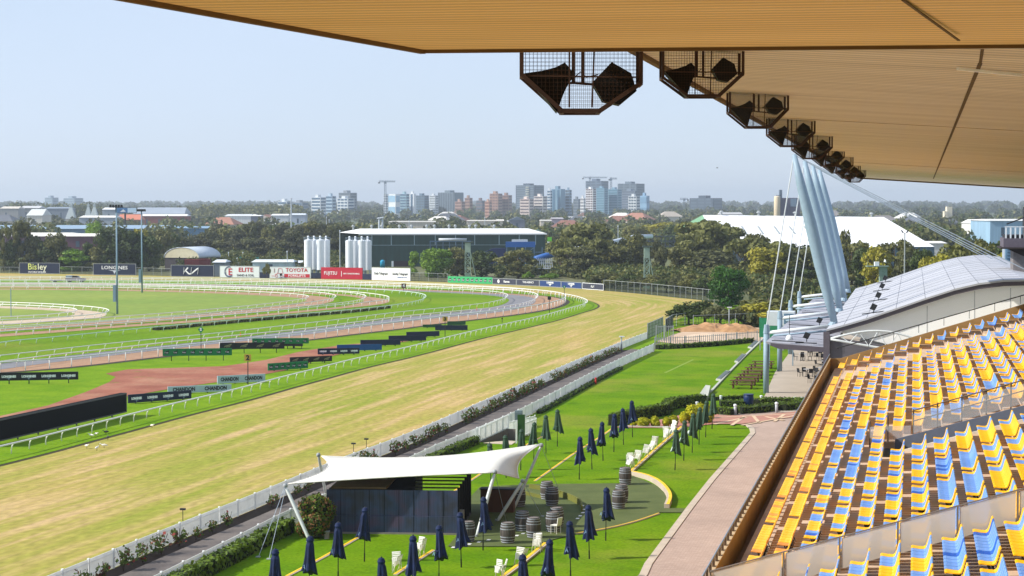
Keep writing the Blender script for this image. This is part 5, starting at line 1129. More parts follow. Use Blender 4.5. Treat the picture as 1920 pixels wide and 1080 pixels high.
# ================================================================== UMBRELLAS
UN = M('umbrella_navy', (10, 24, 54), .75, c2=(14, 36, 82), scale=3); UG = M('umbrella_green', (44, 66, 52), .75, c2=(58, 84, 66), scale=3)
UW = M('umbrella_trim_white', (196, 206, 200), .7)
def umb_mesh(seed, mt, white):
    g = random.Random(seed); m = MB(); n = 32; H = 2.65; prof = [(.018, H), (.10, H-.03), (.15, H-.16), (.125, H-.26), (.15, H-.38), (.17, H-.8), (.20, H-1.15), (.27, H-1.5)]
    b = 0; ph = g.random()*6
    lean = (g.uniform(-.03, .03), g.uniform(-.03, .03)); b0 = len(m.v)
    for i, (r, z) in enumerate(prof):
        for j in range(n):
            a = 2*PI*j/n; k = 0 if i < 4 else (i-3)/4; q = r*1.12*(1+.32*k*math.cos(6*a+ph)+.10*k*math.cos(2*a+ph*2))*1.0
            zz = z-(.10*k*(1+math.cos(6*a+ph))*.5 if i == len(prof)-1 else 0)+(.16*k*math.cos(a+ph) if i >= len(prof)-1 else 0)
            m.v.append((q*math.cos(a)+lean[0]*k*4, q*math.sin(a)+lean[1]*k*4, zz))
    for i in range(len(prof)-1):
        for j in range(n): m.f.append((b0+i*n+j, b0+i*n+(j+1) % n, b0+(i+1)*n+(j+1) % n, b0+(i+1)*n+j)[::-1]); m.m.append(1 if white and i == len(prof)-2 and 5 < j < 15 else 0)
    m.f.append(tuple(b0+(len(prof)-1)*n+j for j in range(n))); m.m.append(0)
    return m.mesh('canopy', [mt, UW])
UME = {('N', s): umb_mesh(s, UN, False) for s in range(6)}; UME.update({('G', s): umb_mesh(s+10, UG, True) for s in range(6)})
pm = MB(); pm.tube([(0, 0, 0), (0, 0, 1.7)], .022, 6); pm.tube([(0, 0, 0), (0, 0, .42)], .034, 6); UP = pm.mesh('pole', M('pole_black', (24, 24, 26), .5))
fm = MB(); fm.lathe([(.05, 2.63), (.04, 2.66), (.01, 2.70)], 8); UF = fm.mesh('finial', DKP)
tie = MB(); tie.lathe([(.185, 1.42), (.20, 1.44), (.20, 1.47), (.185, 1.49)], 16); UT = {k: tie.mesh('tie_band', m_) for k, m_ in (('N', UN), ('G', UG))}
US = [('N',1086,900,'right of the sail, nearest of the six-umbrella row'),('N',1110,881,'second from the near end of the six-umbrella row'),('N',1130.7,864.7,'third along the six-umbrella row beside the yellow edging'),('N',1151,848,'fourth along the six-umbrella row towards the ball shrubs'),('N',1169,834.7,'fifth along the six-umbrella row, just left of the last'),('N',1186,820.7,'farthest of the six-umbrella row, in front of the ball shrubs'),
('N',1135.7,1015,'on the dark turf pad edge, rightmost of the near group'),('N',1105,1049,'near foreground, left of the one by the pad edge'),('N',1070,1087,'in the foreground beside the promenade-side lawn, pole foot at the frame edge'),('N',1031.7,1126,'large in the foreground beside the folded chair stacks'),('N',983,1160,'only its head showing above the bottom edge by the chair stacks'),
('N',905.7,1033,'standing under the right end of the sail against the dark bar'),('N',865,1065,'in front of the right end of the dark screen'),('N',823,1093,'in front of the screen, right of the folded chairs'),('N',772.7,1122,'beside folded white chairs in front of the dark screen'),('N',715,1168,'head only, at the bottom edge left of folded chairs'),
('N',683.3,1054,'in front of the left part of the dark screen'),('N',634,1090,'left of the screen, above the yellow edging'),('N',579,1122,'at the foot of the leaning left canopy post'),('N',516.7,1152,'leftmost umbrella, at the bottom edge of the photo'),
('G',1045,838,'farthest right of the loose group beyond the sail'),('G',1023.7,851,'second from the right of the group beyond the sail, white flap'),('G',1000.7,866,'behind the right tip of the sail'),('G',976.3,882.5,'partly hidden by the sail, by the white stair fence'),('G',949,897,'mostly hidden behind the sail, second from left'),('G',920.7,915,'leftmost, only its tip showing above the sail'),
('G',1265.6,882.5,'nearest of the curved row along the promenade lawn'),('G',1282,864.4,'second from near in the curved row by the promenade'),('G',1297.8,849.6,'third from near in the curved row by the promenade'),('G',1310.7,834.5,'fourth from near in the curved row by the promenade'),('G',1323,820.7,'fifth from near, overlapping the ball shrubs'),('G',1335,805,'farthest of the curved row, beside the box hedges')]
for i, (k, u, v, w_) in enumerate(US):
    p = P(u, v); r_ = tag(empty('folded_umbrella', (p.x, p.y, .03), random.uniform(-.6, .6), sc=random.uniform(.98, 1.03)), ('navy' if k == 'N' else 'green')+' folded umbrella '+w_, 'umbrella', 'folded navy umbrellas' if k == 'N' else 'folded dark green umbrellas')
    r_.rotation_euler[0] = random.uniform(-.03, .03); r_.rotation_euler[1] = random.uniform(-.035, .035)
    ob('canopy', UME[(k, (i*5+i//6) % 6)], r_); ob('pole', UP, r_); ob('finial', UF, r_); ob('tie_band', UT[k], r_)
    if k == 'N': text('A', r_, .26, M('logo_pale', (110, 140, 170), .7), (-.12, -.27, 1.35), R(82), R(-20))
# ================================================================== BARRELS
BW = M('barrel_wood', (54, 50, 48), .7, c2=(92, 86, 82), scale=2, stretch=(6, 6, .5), detail=6); HOOP = M('hoop_pale', (150, 156, 164), .45, .08)
def barrel_parts():
    m = MB(); pr = [(.285, 0), (.29, .02), (.325, .16), (.352, .34), (.36, .48), (.352, .62), (.325, .80), (.29, .94), (.28, .96), (.255, .96), (.25, .93)]
    m.lathe(pr, 24); st = m.mesh('staves', BW)
    h = []
    for z, r in ((.05, .304), (.16, .329), (.29, .349), (.66, .350), (.79, .330), (.90, .306)):
        q = MB(); q.lathe([(r-.006, z-.022), (r+.004, z-.022), (r+.004, z+.022), (r-.006, z+.022)], 24); h.append(q.mesh('hoop', HOOP))
    q = MB(); q.lathe([(.01, .928), (.25, .93), (.25, .94), (.01, .945)], 20); return st, h, q.mesh('head', M('barrel_head', (120, 112, 106), .7, .12, 5))
BS, BH, BL = barrel_parts()
for u, v, lab in ((952,1020,'nearest wine barrel, standing clear at the front of the turf pad'),(979.4,997.5,'wine barrel in the deep blue shade under the sail'),(1000.5,1010,'wine barrel behind the first stack of folded chairs'),(1036.5,999,'wine barrel beside the upright white chair, front one of a pair'),(1043.5,990,'wine barrel half hidden behind the one by the white chair'),(973,951.5,'wine barrel behind the crossing canopy struts'),(1025.5,938,'wine barrel touching its neighbour, rear left, by the olive wall'),(1035,950,'wine barrel in front of its neighbour by the olive wall'),(1172.3,910,'farthest wine barrel at the start of the curved kerb'),(1165.5,944,'rear one of the barrel pair left of the curved kerb'),(1160,955.5,'front one of the barrel pair left of the curved kerb'),(877,1018,'wine barrel behind the umbrella at the end of the screen')):
    p = P(u, v); r_ = tag(empty('wine_barrel', (p.x, p.y, .075), random.uniform(0, 6), sc=1.08), lab, 'barrel', 'wine barrels used as tables'); ob('staves', BS, r_); [ob('hoop', x, r_) for x in BH]; ob('head', BL, r_)
# ================================================================== WHITE CHAIRS
p = P(1042, 1003); chair((p.x, p.y, .075), R(-25), CHW, 'single upright white plastic chair beside a barrel on the turf pad', None, cat_='chair', name='plastic_chair')
fr = MB(); fr.tube([(-.22, 0, 0), (-.2, .02, .45), (-.2, 0, .9), (.2, 0, .9), (.2, .02, .45), (.22, 0, 0)], .016, 6); fr.tube([(-.22, .12, 0), (-.19, -.04, .42), (-.19, -.1, .6)], .014, 5); fr.tube([(.22, .12, 0), (.19, -.04, .42), (.19, -.1, .6)], .014, 5); FR = fr.mesh('frame', CHW, True)
bk = MB(); [bk.box(-.185, .185, -.015, .012, z_, z_+.05) for z_ in (.62, .70, .78, .85)]; BK = bk.mesh('backrest', CHW); sb_ = MB(); [sb_.box(x_, x_+.05, -.10, -.075, .30, .60) for x_ in (-.17, -.10, -.03, .04, .11)]; SBM = sb_.mesh('seat', CHW)
spots = [(1003,1037,2,'behind the kerb just before the wine barrels'),(969,1063,2,'on the kerb in the middle of the foreground'),(937,1088,2,'at the bottom edge beside an umbrella head'),(786,1045,2,'beside the umbrella before the dark screen'),(738,1074,2,'at the bottom edge left of the screen-side umbrella'),(1176,881,2,'nearest along the right garden kerb'),(1184,876,2,'second along the right garden kerb'),(1193,871,2,'third along the right garden kerb'),(1208,859,2,'fourth along the right garden kerb'),(1216,852,1,'fifth along the right garden kerb'),(1226.5,843,2,'sixth along the right garden kerb'),(1245,829,2,'seventh along the right garden kerb'),(1253,823,2,'eighth along the right garden kerb'),(1262,812,2,'last ones by the ball shrubs')]
gi = 0
kd = (P(1278, 803)-P(1184, 887)).normalized(); krz = math.atan2(kd.y, kd.x)-PI/2
for u, v, n_, w_ in spots:
    for j in range(n_):
        p = P(u, v)+kd*(j*.34)+Vector((random.uniform(-.1, .1), 0, 0)); gi += 1
        r_ = tag(empty('folded_chair', (p.x, p.y, .04)), '%s white folding chair leaning %s' % (('nearer', 'farther')[j] if n_ > 1 else 'single', w_), 'chair', 'folded white chairs leaning on the kerbs')
        r_.rotation_euler = (R(-12+random.uniform(-14, 8)), R(random.uniform(-12, 12)), krz+random.uniform(-2.0, .2)); ob('frame', FR, r_); ob('backrest', BK, r_); ob('seat', SBM, r_)
# ================================================================== SAIL AND BAR
SAIL = M('sail_cloth', (216, 214, 204), .8, c2=(226, 224, 216), scale=.3, trans=.12)
a_ = D(541, 907, 98.5); b_ = D(603, 855, 108.5); c_ = D(1013, 833, 108.2); d_ = D(973, 897, 103.6); e_ = D(928, 886, 99.2)
sail = tag(empty('shade_sail', (0, 0, 0)), 'large pale tensioned fabric sail canopy over the lawn bar', 'canopy')
NU, NV = 36, 14; V = []
for i in range(NU+1):
    t = i/NU
    bt = a_.lerp(e_, t/.9) if t < .9 else e_.lerp(d_, (t-.9)/.1)
    if t < .9: bt = bt+Vector((0, 0, .05*math.sin(t/.9*PI)))
    tp = b_.lerp(c_, t)+Vector((0, 0, -.38*math.sin(t*PI)))
    for j in range(NV+1):
        s = j/NV; p = bt.lerp(tp, s); pull = math.sin(s*PI); x_in = (1.1*(1-t)**4-.55*t**8)*pull
        p = p+_r*x_in+Vector((0, 0, .18*math.sin(t*PI)*pull)); V.append(tuple(p))
F = [(i*(NV+1)+j, (i+1)*(NV+1)+j, (i+1)*(NV+1)+j+1, i*(NV+1)+j+1) for i in range(NU) for j in range(NV)]
m = MB(); m.add(V, F); o = m.build('fabric', SAIL, sail, True); md = o.modifiers.new('s', 'SOLIDIFY'); md.thickness = .02
eg = MB(); 
for path in ([V[i*(NV+1)] for i in range(NU+1)], [V[i*(NV+1)+NV] for i in range(NU+1)], V[:NV+1], V[NU*(NV+1):]): eg.tube(path, .03, 5)
eg.build('edge_hem', M('hem_white', (228, 226, 218), .8), sail, True)
PW = M('mast_white', (204, 210, 208), .45, .05)
def strut(pa, foot, r, label, name='canopy_strut'):
    f = P(*foot); o = tag(empty(name, f), label, 'strut', 'canopy struts'); m = MB(); m.tube([Vector((0, 0, 0)), (pa-f)*.1, (pa-f)*.5, (pa-f)*.9, pa-f], [r*.55, r*.9, r, r*.9, r*.55], 12); m.build('tube', PW, o, True)
    m = MB(); m.lathe([(.22, 0), (.22, .03), (.1, .05), (.09, .16)], 12); m.build('base_plate', GALV, o)
    m = MB(); m.v = []; q = pa-f; m.ball((q.x, q.y, q.z), .13, 10, 6); m.build('fitting', GALV, o, True); return o
strut(D(535, 911, 97.8), (581.7, 1016), .10, 'long leaning white post holding the left tip of the sail')
strut(D(597, 853, 109), (611, 927), .09, 'short white post behind the upper left corner of the sail')
strut(D(1015, 835, 108.4), (963, 956), .085, 'tall white strut leaning to the top right tip of the sail')
strut(D(980, 902, 103.4), (931.5, 979), .10, 'grey leaning strut crossing below the right end of the sail')
strut(D(928, 885, 99.4), (893, 1008), .10, 'white leaning strut at the front edge of the sail by the dark bar')
STY = M('cable_grey', (120, 134, 148)); 
def guy(pa, fb, label):
    f = P(*fb); o = tag(empty('guy_wire', f), label, 'guy wire', 'canopy guy wires'); m = MB(); m.tube([(0, 0, 0), pa-f], .014, 5); m.build('wire', STY, o); m = MB(); m.box(-.1, .1, -.1, .1, 0, .08); m.build('anchor', GALV, o)
guy(D(535, 911, 97.8), (484, 1046), 'guy wire from the left sail post, farthest left'); guy(D(536, 913, 97.8), (504, 1050), 'guy wire from the left sail post, nearer the bush')
guy(D(1015, 835, 108.4), (1053, 932), 'guy wire running right from the top right sail tip'); guy(D(981, 903, 103.4), (1017, 970), 'guy wire from the crossing strut into the turf pad'); guy(D(928, 886, 99.4), (950, 981), 'guy wire from the front edge strut behind the nearest barrel')
# the bar
SCR = bpy.data.materials.new('screen_boards'); SCR.use_nodes = True; n = SCR.node_tree; L = n.links; b = n.nodes["Principled BSDF"]; tc = n.nodes.new("ShaderNodeTexCoord")
mp = n.nodes.new("ShaderNodeMapping"); mp.inputs[3].default_value = (.55, 1, .5); L.new(tc.outputs["Object"], mp.inputs[0]); no = n.nodes.new("ShaderNodeTexNoise"); no.inputs["Scale"].default_value = 1.6; no.inputs["Detail"].default_value = 2; L.new(mp.outputs[0], no.inputs[0])
cr = n.nodes.new("ShaderNodeValToRGB"); e0 = cr.color_ramp.elements; e0[0].position = .35; e0[0].color = lin((46, 48, 62))+(1,); e0[1].position = .66; e0[1].color = lin((70, 58, 84))+(1,); e2 = e0.new(.5); e2.color = lin((48, 62, 92))+(1,); L.new(no.outputs[0], cr.inputs[0])
mp2 = n.nodes.new("ShaderNodeMapping"); mp2.inputs[3].default_value = (14, 1, .25); L.new(tc.outputs["Object"], mp2.inputs[0]); n2 = n.nodes.new("ShaderNodeTexNoise"); n2.inputs["Scale"].default_value = 1.5; L.new(mp2.outputs[0], n2.inputs[0])
mr = n.nodes.new("ShaderNodeMapRange"); mr.inputs[1].default_value = .3; mr.inputs[2].default_value = .7; mr.inputs[3].default_value = .7; mr.inputs[4].default_value = 1.3; L.new(n2.outputs[0], mr.inputs[0]); hs = n.nodes.new("ShaderNodeHueSaturation"); L.new(mr.outputs[0], hs.inputs["Value"]); L.new(cr.outputs[0], hs.inputs["Color"]); L.new(hs.outputs[0], b.inputs["Base Color"]); b.inputs["Roughness"].default_value = .7
p0 = P(611, 1001); p1 = P(858, 1004); bl, brz = pos_frame(p0, p1); H_ = 84*depth(p0)/FPX
bar = tag(empty('lawn_bar', (p0.x, p0.y, 0), brz), 'dark purple-blue boarded screen wall of the bar under the sail', 'bar')
m = MB(); m.box(0, bl, 0, .08, .12, H_*.42); m.build('lower_screen', SCR, bar); m = MB(); m.box(0.03, bl, .05, .13, H_*.42+.004, H_); m.build('upper_screen', SCR, bar)
m = MB(); m.box(-.02, bl+.02, -.05, .12, 0, .118); m.build('plinth', M('plinth_grey', (128, 124, 116), .8), bar)
for k in range(1, 9): m = MB(); x = bl*k/9; m.box(x-.012, x+.012, -.006, .0, .13, H_*.42); m.box(x-.012, x+.012, .035, .048, H_*.43, H_); m.build('board_joint', M('joint_black', (16, 16, 22), .8), bar)
BK_ = M('bar_black', (16, 15, 15), .7, .1); BRN = M('bar_brown', (92, 60, 40), .8, .15, 2)
m = MB(); m.box(.1, .2, .4, 7.4, 0, H_); m.box(.1, bl*.6, 7.3, 7.4, 0, H_+.1); m.build('rear_wall', BK_, bar)
m = MB(); m.box(.2, 3.1, .6, 7.0, H_*.985, H_+.06); m.build('store_roof', M('store_roof_ochre', (120, 100, 66), .8, .15), bar)
m = MB(); m.box(3.4, bl*.62, 3.5, 6.8, 0, H_+.25); m.build('store_room', BK_, bar)
m = MB(); m.box(bl-1.7, bl+.2, 1.0, 1.6, .0, 1.1); m.build('counter', M('counter_grey', (150, 146, 142), .6), bar)
m = MB(); m.box(bl-2.5, bl+.1, .14, 6.8, .02, .10); m.build('deck', M('deck_dark', (60, 54, 50), .8), bar)
for k in range(6):
    y = .5+k*1.3; m = MB(); m.box(bl-.06, bl+.06, y-.04, y+.04, 0, H_*1.02); m.box(bl*.62, bl+.06, y-.04, y+.04, H_*1.02, H_*1.05); m.build('portal_frame', BK_, bar)
q0 = P(858, 978); q1 = P(949, 980); ql, qz = pos_frame(q0, q1)
bb = tag(empty('brown_counter', (q0.x, q0.y, 0), qz), 'rust-brown boxed counter at the right end of the bar', 'counter'); m = MB(); m.box(.8, ql, 3.0, 3.7, 0, 1.32); m.build('carcass', BRN, bb); m = MB(); m.box(.75, ql+.05, 2.95, 3.75, 1.322, 1.37); m.build('worktop', BK_, bb)
ac = D(694, 920, 103); a2 = tag(empty('air_conditioner', (ac.x, ac.y, H_+.07), brz), 'long beige rooftop air conditioner just below the sail', 'air conditioner'); acm = M('ac_beige', (176, 170, 160), .6)
m = MB(); m.box(-.9, .95, -.35, .35, 0, .5); m.build('casing', acm, a2); m = MB(); m.lathe([(.17, 0), (.17, .02)], 16); m.xf(Matrix.Translation((.68, -.352, .26)) @ Matrix.Rotation(PI/2, 4, 'X')); m.build('fan_grille', BK_, a2); m = MB(); m.box(-.5, .35, -.372, -.353, .1, .4); m.build('panel', M('ac_grey', (140, 140, 142), .6), a2)
# bush beside the bar
p = P(577, 1014); r_ = tag(empty('large_bush', (p.x, p.y+1.1, 0)), 'big dense leafy bush with reddish tips left of the dark bar screen', 'bush'); s = 98/FPX
bl_ = [(random.uniform(-.55, .55), random.uniform(-.9, .9), random.uniform(.45, 1.75), random.uniform(.42, .62)) for _ in range(26)]
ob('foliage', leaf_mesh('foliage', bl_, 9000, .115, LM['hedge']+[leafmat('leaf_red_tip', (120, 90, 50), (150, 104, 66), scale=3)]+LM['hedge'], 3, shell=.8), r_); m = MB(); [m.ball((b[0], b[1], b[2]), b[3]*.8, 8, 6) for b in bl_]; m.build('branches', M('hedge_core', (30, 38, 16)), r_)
p = P(613, 1011); m = MB(); m.box(-.1, .1, -.1, .1, 0, .38); t_ = tag(empty('utility_box', p), 'small pale utility box at the foot of the big bush', 'utility box'); m.build('casing', M('util_pale', (150, 142, 130), .7), t_); m = MB(); m.box(-.13, .13, -.13, .13, .381, .43); m.build('lid', GALV, t_)
# olive low wall on the pad
OW = M('olive_wall', (104, 106, 44), .9, .1, 2); w_ = px([(992,912),(1020,917),(1052,927),(1076,934),(1086,944)]); q = cat(w_, 1, 2)
def low_wall(pts, h_, wd, label, mt):
    m = MB(); q = cat(px(pts), .8, 1); a = offset(q, wd/2); b = offset(q, -wd/2); m.prism([(x.x, x.y) for x in a]+[(x.x, x.y) for x in b[::-1]], .07, h_); return tag(m.build('low_wall', mt), label, 'wall', 'olive painted low walls on the turf pad')
low_wall([(993,917),(1010,920),(1028,925)], .32, .10, 'olive low wall, rear left piece behind the touching barrels', OW)
low_wall([(983,929),(1000,933),(1020,938)], .26, .10, 'olive low wall, front left piece beside the crossing struts', OW)
low_wall([(1046,932),(1062,937),(1078,944),(1089,951),(1091,962)], .42, .10, 'olive low wall, right piece curving to the white dashes', OW)
# ================================================================== STAIR WELL WITH WHITE FENCES
GRYW = M('stair_wall_grey', (96, 90, 86), .85, .08, 1.5)
g0 = P(900, 829); g1 = P(955, 802); g2 = P(1004, 812); g3 = P(954, 803)
sw = tag(empty('stair_enclosure', g0), 'grey-walled sunken stair by the service road, enclosed by white fences', 'staircase')
def wl(a, b, z0, z1, th_=.12, mt=GRYW, name='side_wall'):
    A_ = P(*a)-g0; B_ = P(*b)-g0; d = (B_-A_).normalized(); nn = Vector((-d.y, d.x, 0))*th_; m = MB(); m.prism([(A_.x, A_.y), (B_.x, B_.y), (B_.x+nn.x, B_.y+nn.y), (A_.x+nn.x, A_.y+nn.y)], z0, z1); m.build(name, mt, sw)
wl((899,830.5),(953,826), .03, [.06, .85, .85, .06]); wl((953,826),(967,826.5), .03, .85)
wl((967,826.5),(1006,810), .03, [.3, .06, .06, .3])
m = MB(); q = [P(905, 832)-g0, P(953, 827.5)-g0, P(968, 829)-g0, P(960, 835)-g0]; m.prism([(t.x, t.y) for t in q], .04, .07); m.build('landing', conc, sw)
for k in range(3): m = MB(); q = [P(915+14*k, 831-1.4*k)-g0, P(925+14*k, 830-1.4*k)-g0]; m.tube([q[0]+Vector((0, 0, .0)), q[0]+Vector((0, 0, .9)), q[1]+Vector((0, 0, .9))], .02, 5); 
m.build('handrail', DKP, sw)
def slope_picket(a, b, za, zb, h_, label, name='stair_fence'):
    A_, B_ = P(*a), P(*b); r_ = tag(empty(name, A_), label, 'fence', 'white fences round the sunken stair'); L_ = (B_-A_).length; n = int(L_/.09); m = MB(); d = (B_-A_).normalized(); nn = Vector((-d.y, d.x, 0))*.012
    for i in range(n):
        p = (B_-A_)*(i/n); z = za+(zb-za)*i/n; e = p+d*.055; Z = Vector((0, 0, 1)); m.add([p+nn+Z*z, e+nn+Z*z, e+nn+Z*(z+h_), p+nn+Z*(z+h_), p-nn+Z*z, e-nn+Z*z, e-nn+Z*(z+h_), p-nn+Z*(z+h_)], [(0, 1, 2, 3), (7, 6, 5, 4), (3, 2, 6, 7), (1, 5, 6, 2), (4, 0, 3, 7)])
    m.build('pickets', PICK, r_)
    for zz in (.08, h_-.06): m = MB(); m.bar(Vector((0, 0, za+zz)), (B_-A_)+Vector((0, 0, zb+zz)), .05, .05); m.build('fence_rail', PICK, r_)
    for i in range(6): m = MB(); p = (B_-A_)*(i/5); z = za+(zb-za)*i/5; m.box(p.x-.04, p.x+.04, p.y-.04, p.y+.04, z-.1 if z > .12 else 0, z+h_+.06); m.build('post', PICK, r_)
slope_picket((899,830),(953,825), .08, .86, 1.0, 'white picket fence climbing above the grey stair wall, left side')
slope_picket((968,827),(1005,811.5), .12, .10, .98, 'white picket fence on the right side of the sunken stair')
slope_picket((953,812),(1003,799), .02, .02, .8, 'open white railing at the back of the sunken stair')
p = P(976, 832); t_ = tag(empty('green_door', (p.x, p.y, 0), YAW), 'tall dark green gate panel standing open by the sunken stair', 'gate'); m = MB(); m.box(-.22, .32, 0, .05, .2, 2.1); m.build('leaf', M('gate_green', (46, 84, 34), .7), t_); m = MB(); m.box(-.36, -.24, -.05, .05, 0, 1.6); m.build('post', PICK, t_)
p = P(972, 800); t_ = tag(empty('utility_cabinet', p), 'grey-blue utility cabinet behind the stair railing', 'cabinet'); m = MB(); m.box(-.25, .3, -.2, .2, .0, 1.25); m.build('casing', M('cab_grey', (96, 112, 116), .6), t_); m = MB(); m.box(-.2, .25, -.215, -.203, .15, 1.1); m.build('door', M('cab_grey2', (84, 100, 104), .6), t_)
p = P(1117, 721); t_ = tag(empty('hydrant', p), 'small red hydrant post by the picket fence on the lawn', 'hydrant'); m = MB(); m.tube([(0, 0, 0), (0, 0, .55)], .09, 8); m.build('barrel', M('hydrant_red', (176, 34, 26), .5), t_, True); m = MB(); m.lathe([(.12, .55), (.12, .6), (.03, .7)], 8); m.build('cap', M('hydrant_red', (176, 34, 26)), t_)
for (u, v, lab) in ((663,850,'near one of two lights on thin stems behind the sail'),(687,841,'farther one of two lights on thin stems behind the sail'),(343,981,'light on a thin stem at the picket fence, lower left')):
    p = P(u, v+10); t_ = tag(empty('stem_light', p), lab, 'light', 'small lights along the picket fence'); m = MB(); m.tube([(0, 0, 0), (0, 0, .98)], .02, 5); m.build('stem', DKP, t_); m = MB(); m.box(-.14, .14, -.08, .08, .98, 1.08); m.build('lamp_head', DKP, t_)
# faint worn marks on the lawn
wm = M('worn_line', (118, 142, 46), .95, .1); m = MB(); m.bar(P(1247, 699, .034), P(1300, 674, .034), .28, .004); tag(m.build('worn_track_mark', wm), kind='structure')
# ================================================================== TREES
def blobs_for(shape, seed):
    g = random.Random(seed); B = []
    if shape == 'dome':
        for _ in range(32):
            a = g.random()*6.28; z = g.uniform(.10, .86); rr = .30*math.sqrt(max(.05, 1-((z-.45)/.5)**2))*g.uniform(.3, 1.15); B.append((rr*math.cos(a), rr*math.sin(a), z, g.uniform(.12, .20), g.uniform(.09, .15)))
    elif shape == 'gum':
        for _ in range(28):
            a = g.random()*6.28; z = g.uniform(.16, .90); rr = .36*math.sqrt(max(.08, 1-((z-.55)/.5)**2))*g.uniform(.35, 1.2); B.append((rr*math.cos(a), rr*math.sin(a), z, g.uniform(.09, .18), g.uniform(.06, .11)))
    elif shape == 'tall':
        for _ in range(24):
            a = g.random()*6.28; z = g.uniform(.05, .90); rr = .30*g.uniform(.2, 1.1)*(1.1-z*.6); B.append((rr*math.cos(a), rr*math.sin(a), z, g.uniform(.12, .20), g.uniform(.07, .12)))
    elif shape == 'round':
        for _ in range(30):
            a = g.random()*6.28; z = g.uniform(.10, .86); rr = .36*math.sqrt(max(.05, 1-((z-.48)/.46)**2))*g.uniform(.6, 1.0); B.append((rr*math.cos(a), rr*math.sin(a), z, g.uniform(.16, .22), g.uniform(.12, .16)))
    else:                                                # spreading shrub
        for _ in range(24):
            a = g.random()*6.28; rr = .36*g.random()**.5; z = .35+.42*(1-(rr/.42)**2)*g.uniform(.5, 1.15); B.append((rr*math.cos(a), rr*math.sin(a), z, g.uniform(.09, .16), g.uniform(.10, .18)))
    return B
def trunk_mesh(shape, seed):
    g = random.Random(seed+99); m = MB(); m.tube([(0, 0, 0), (.01, 0, .2), (-.01, .01, .45), (0, 0, .8)], [.028, .022, .016, .006], 7)
    for k in range(5):
        a = g.random()*6.28; z = g.uniform(.18, .5); m.tube([(0, 0, z), (.12*math.cos(a), .12*math.sin(a), z+.16), (.26*math.cos(a), .26*math.sin(a), z+.34)], [.012, .008, .003], 5)
    return m
TM = {}
NL = dict(dome=2600, gum=2200, tall=2200, round=4500, shrub=1800)
def tree_meshes(shape, seed, lm):
    key = (shape, seed, lm)
    if key not in TM:
        TM[key] = (leaf_mesh('crown', blobs_for(shape, seed), NL[shape], .062 if shape != 'round' else .05, LM[lm], seed, shell=.55), trunk_mesh(shape, seed).mesh('trunk', BARK if lm in ('gum', 'olive') else DBARK))
    return TM[key]
ti = 0
def tree(u, vtop, wpx, dep, shape, lm, label, group=None, base=0., name='tree', cat_='tree'):
    global ti
    ti += 1; dep = max(dep, 508) if u < 400 else dep; x, y = XY(u, dep); H = EYE-(vtop-VH)*dep/FPX-base; W = wpx*dep/FPX
    r_ = tag(empty(name, (x, y, base), (ti*2.4) % 6.28, sc=(W*1.25, W*1.25, H*1.05)), label, cat_, group); c, t = tree_meshes(shape, ti % 3, lm); ob('crown', c, r_); ob('trunk', t, r_); return r_
g5 = 'trees along the far left boundary'
for t in ((5,424,30,470,'gum','olive','slim open gum tree at the very left edge'),(40,415,38,472,'gum','olive','tall open gum with thin pale trunk above the leftmost navy billboard'),(62,441,44,485,'dome','brown','brownish broad tree right of the tall open gum'),(88,446,44,480,'dome','dark','dark broad tree above the right end of the leftmost billboard'),(22,448,40,490,'dome','dark','dark tree filling the gap at the left edge'),(108,437,46,500,'dome','olive','olive domed tree before the maroon-walled shed'),(137,465,62,462,'dome','bright','bright yellow-green low tree between the two leftmost billboards'),(176,416,30,640,'round','bright','fresh green rounded tree standing beyond the cream roof'),(197,428,40,500,'dome','dark','dark tree just right of the maroon-walled shed'),(240,425,72,490,'dome','dark','biggest dark spreading tree behind the tall light mast'),(262,428,42,520,'dome','yellow','tree with yellowish crown top rising behind the biggest dark one'),(278,442,56,480,'dome','dark','dark tree right of the second light mast'),(186,462,48,468,'dome','olive','lower olive tree left of the winged-emblem billboard'),(214,446,56,476,'dome','dark','dark mid-height tree directly behind the winged-emblem billboard'),(302,430,42,560,'dome','olive','green tree further back above the dome shelter'),(322,436,40,580,'dome','dark','dark green tree above the left half of the dome shelter'),(165,455,30,500,'tall','dark','narrow dark tree against the maroon wall'),(31,494,22,458,'shrub','dark','small dark shrub at the left end of the leftmost billboard'),(150,498,16,458,'shrub','yellow','small yellow flowering shrub between the billboards'),(157,500,20,460,'shrub','dark','dark shrub left of the winged-emblem billboard'),(340,487,34,480,'shrub','olive','olive shrub in front of the red containers')): tree(*t, group=g5)
tops = [443,447,440,431,421,425,428,417,416,425,422,428,420,416,418,417,423]
for i, v in enumerate(tops): tree(330+i*19.8, v, 46, 640+(i*37) % 50, 'tall' if i % 3 else 'dome', ('casu', 'olive', 'casu', 'brown')[i % 4], '%s tree from the left in the tall dark back belt behind the hoardings' % WORDS[i], 'back row of the dark tree belt')
for i in range(15): tree(345+i*20.5, 444+(i*13) % 11, 42, 585+(i*29) % 30, 'tall', 'casu' if i % 3 else 'brown', '%s tree from the left in the lower front row before the dark belt' % WORDS[i], 'front row of the dark tree belt')
g5 = 'trees around the green shed'
for t in ((776,470,24,470,'tall','bright','thin young green tree before the doorway of the green shed'),(819,464,56,462,'round','bright','bright rounded tree left of the green lattice tower'),(858,463,46,468,'dome','olive','olive tree immediately left of the green lattice tower'),(902,470,56,462,'dome','dark','dark tree immediately right of the green lattice tower'),(972,466,70,455,'gum','olive','grey-green open tree before the blue conveyor'),(990,508,20,440,'shrub','bright','small bright shrub left of the white steel frame'),(1030,510,34,440,'shrub','bright','wider bright shrub behind the green and slate boards'),(935,498,30,470,'shrub','dark','dark low shrub behind the bright green barrier board'),(500,492,16,455,'shrub','olive','small shrub between the two white billboards')): tree(*t, group=g5)
g5 = 'gum trees behind the far bend'
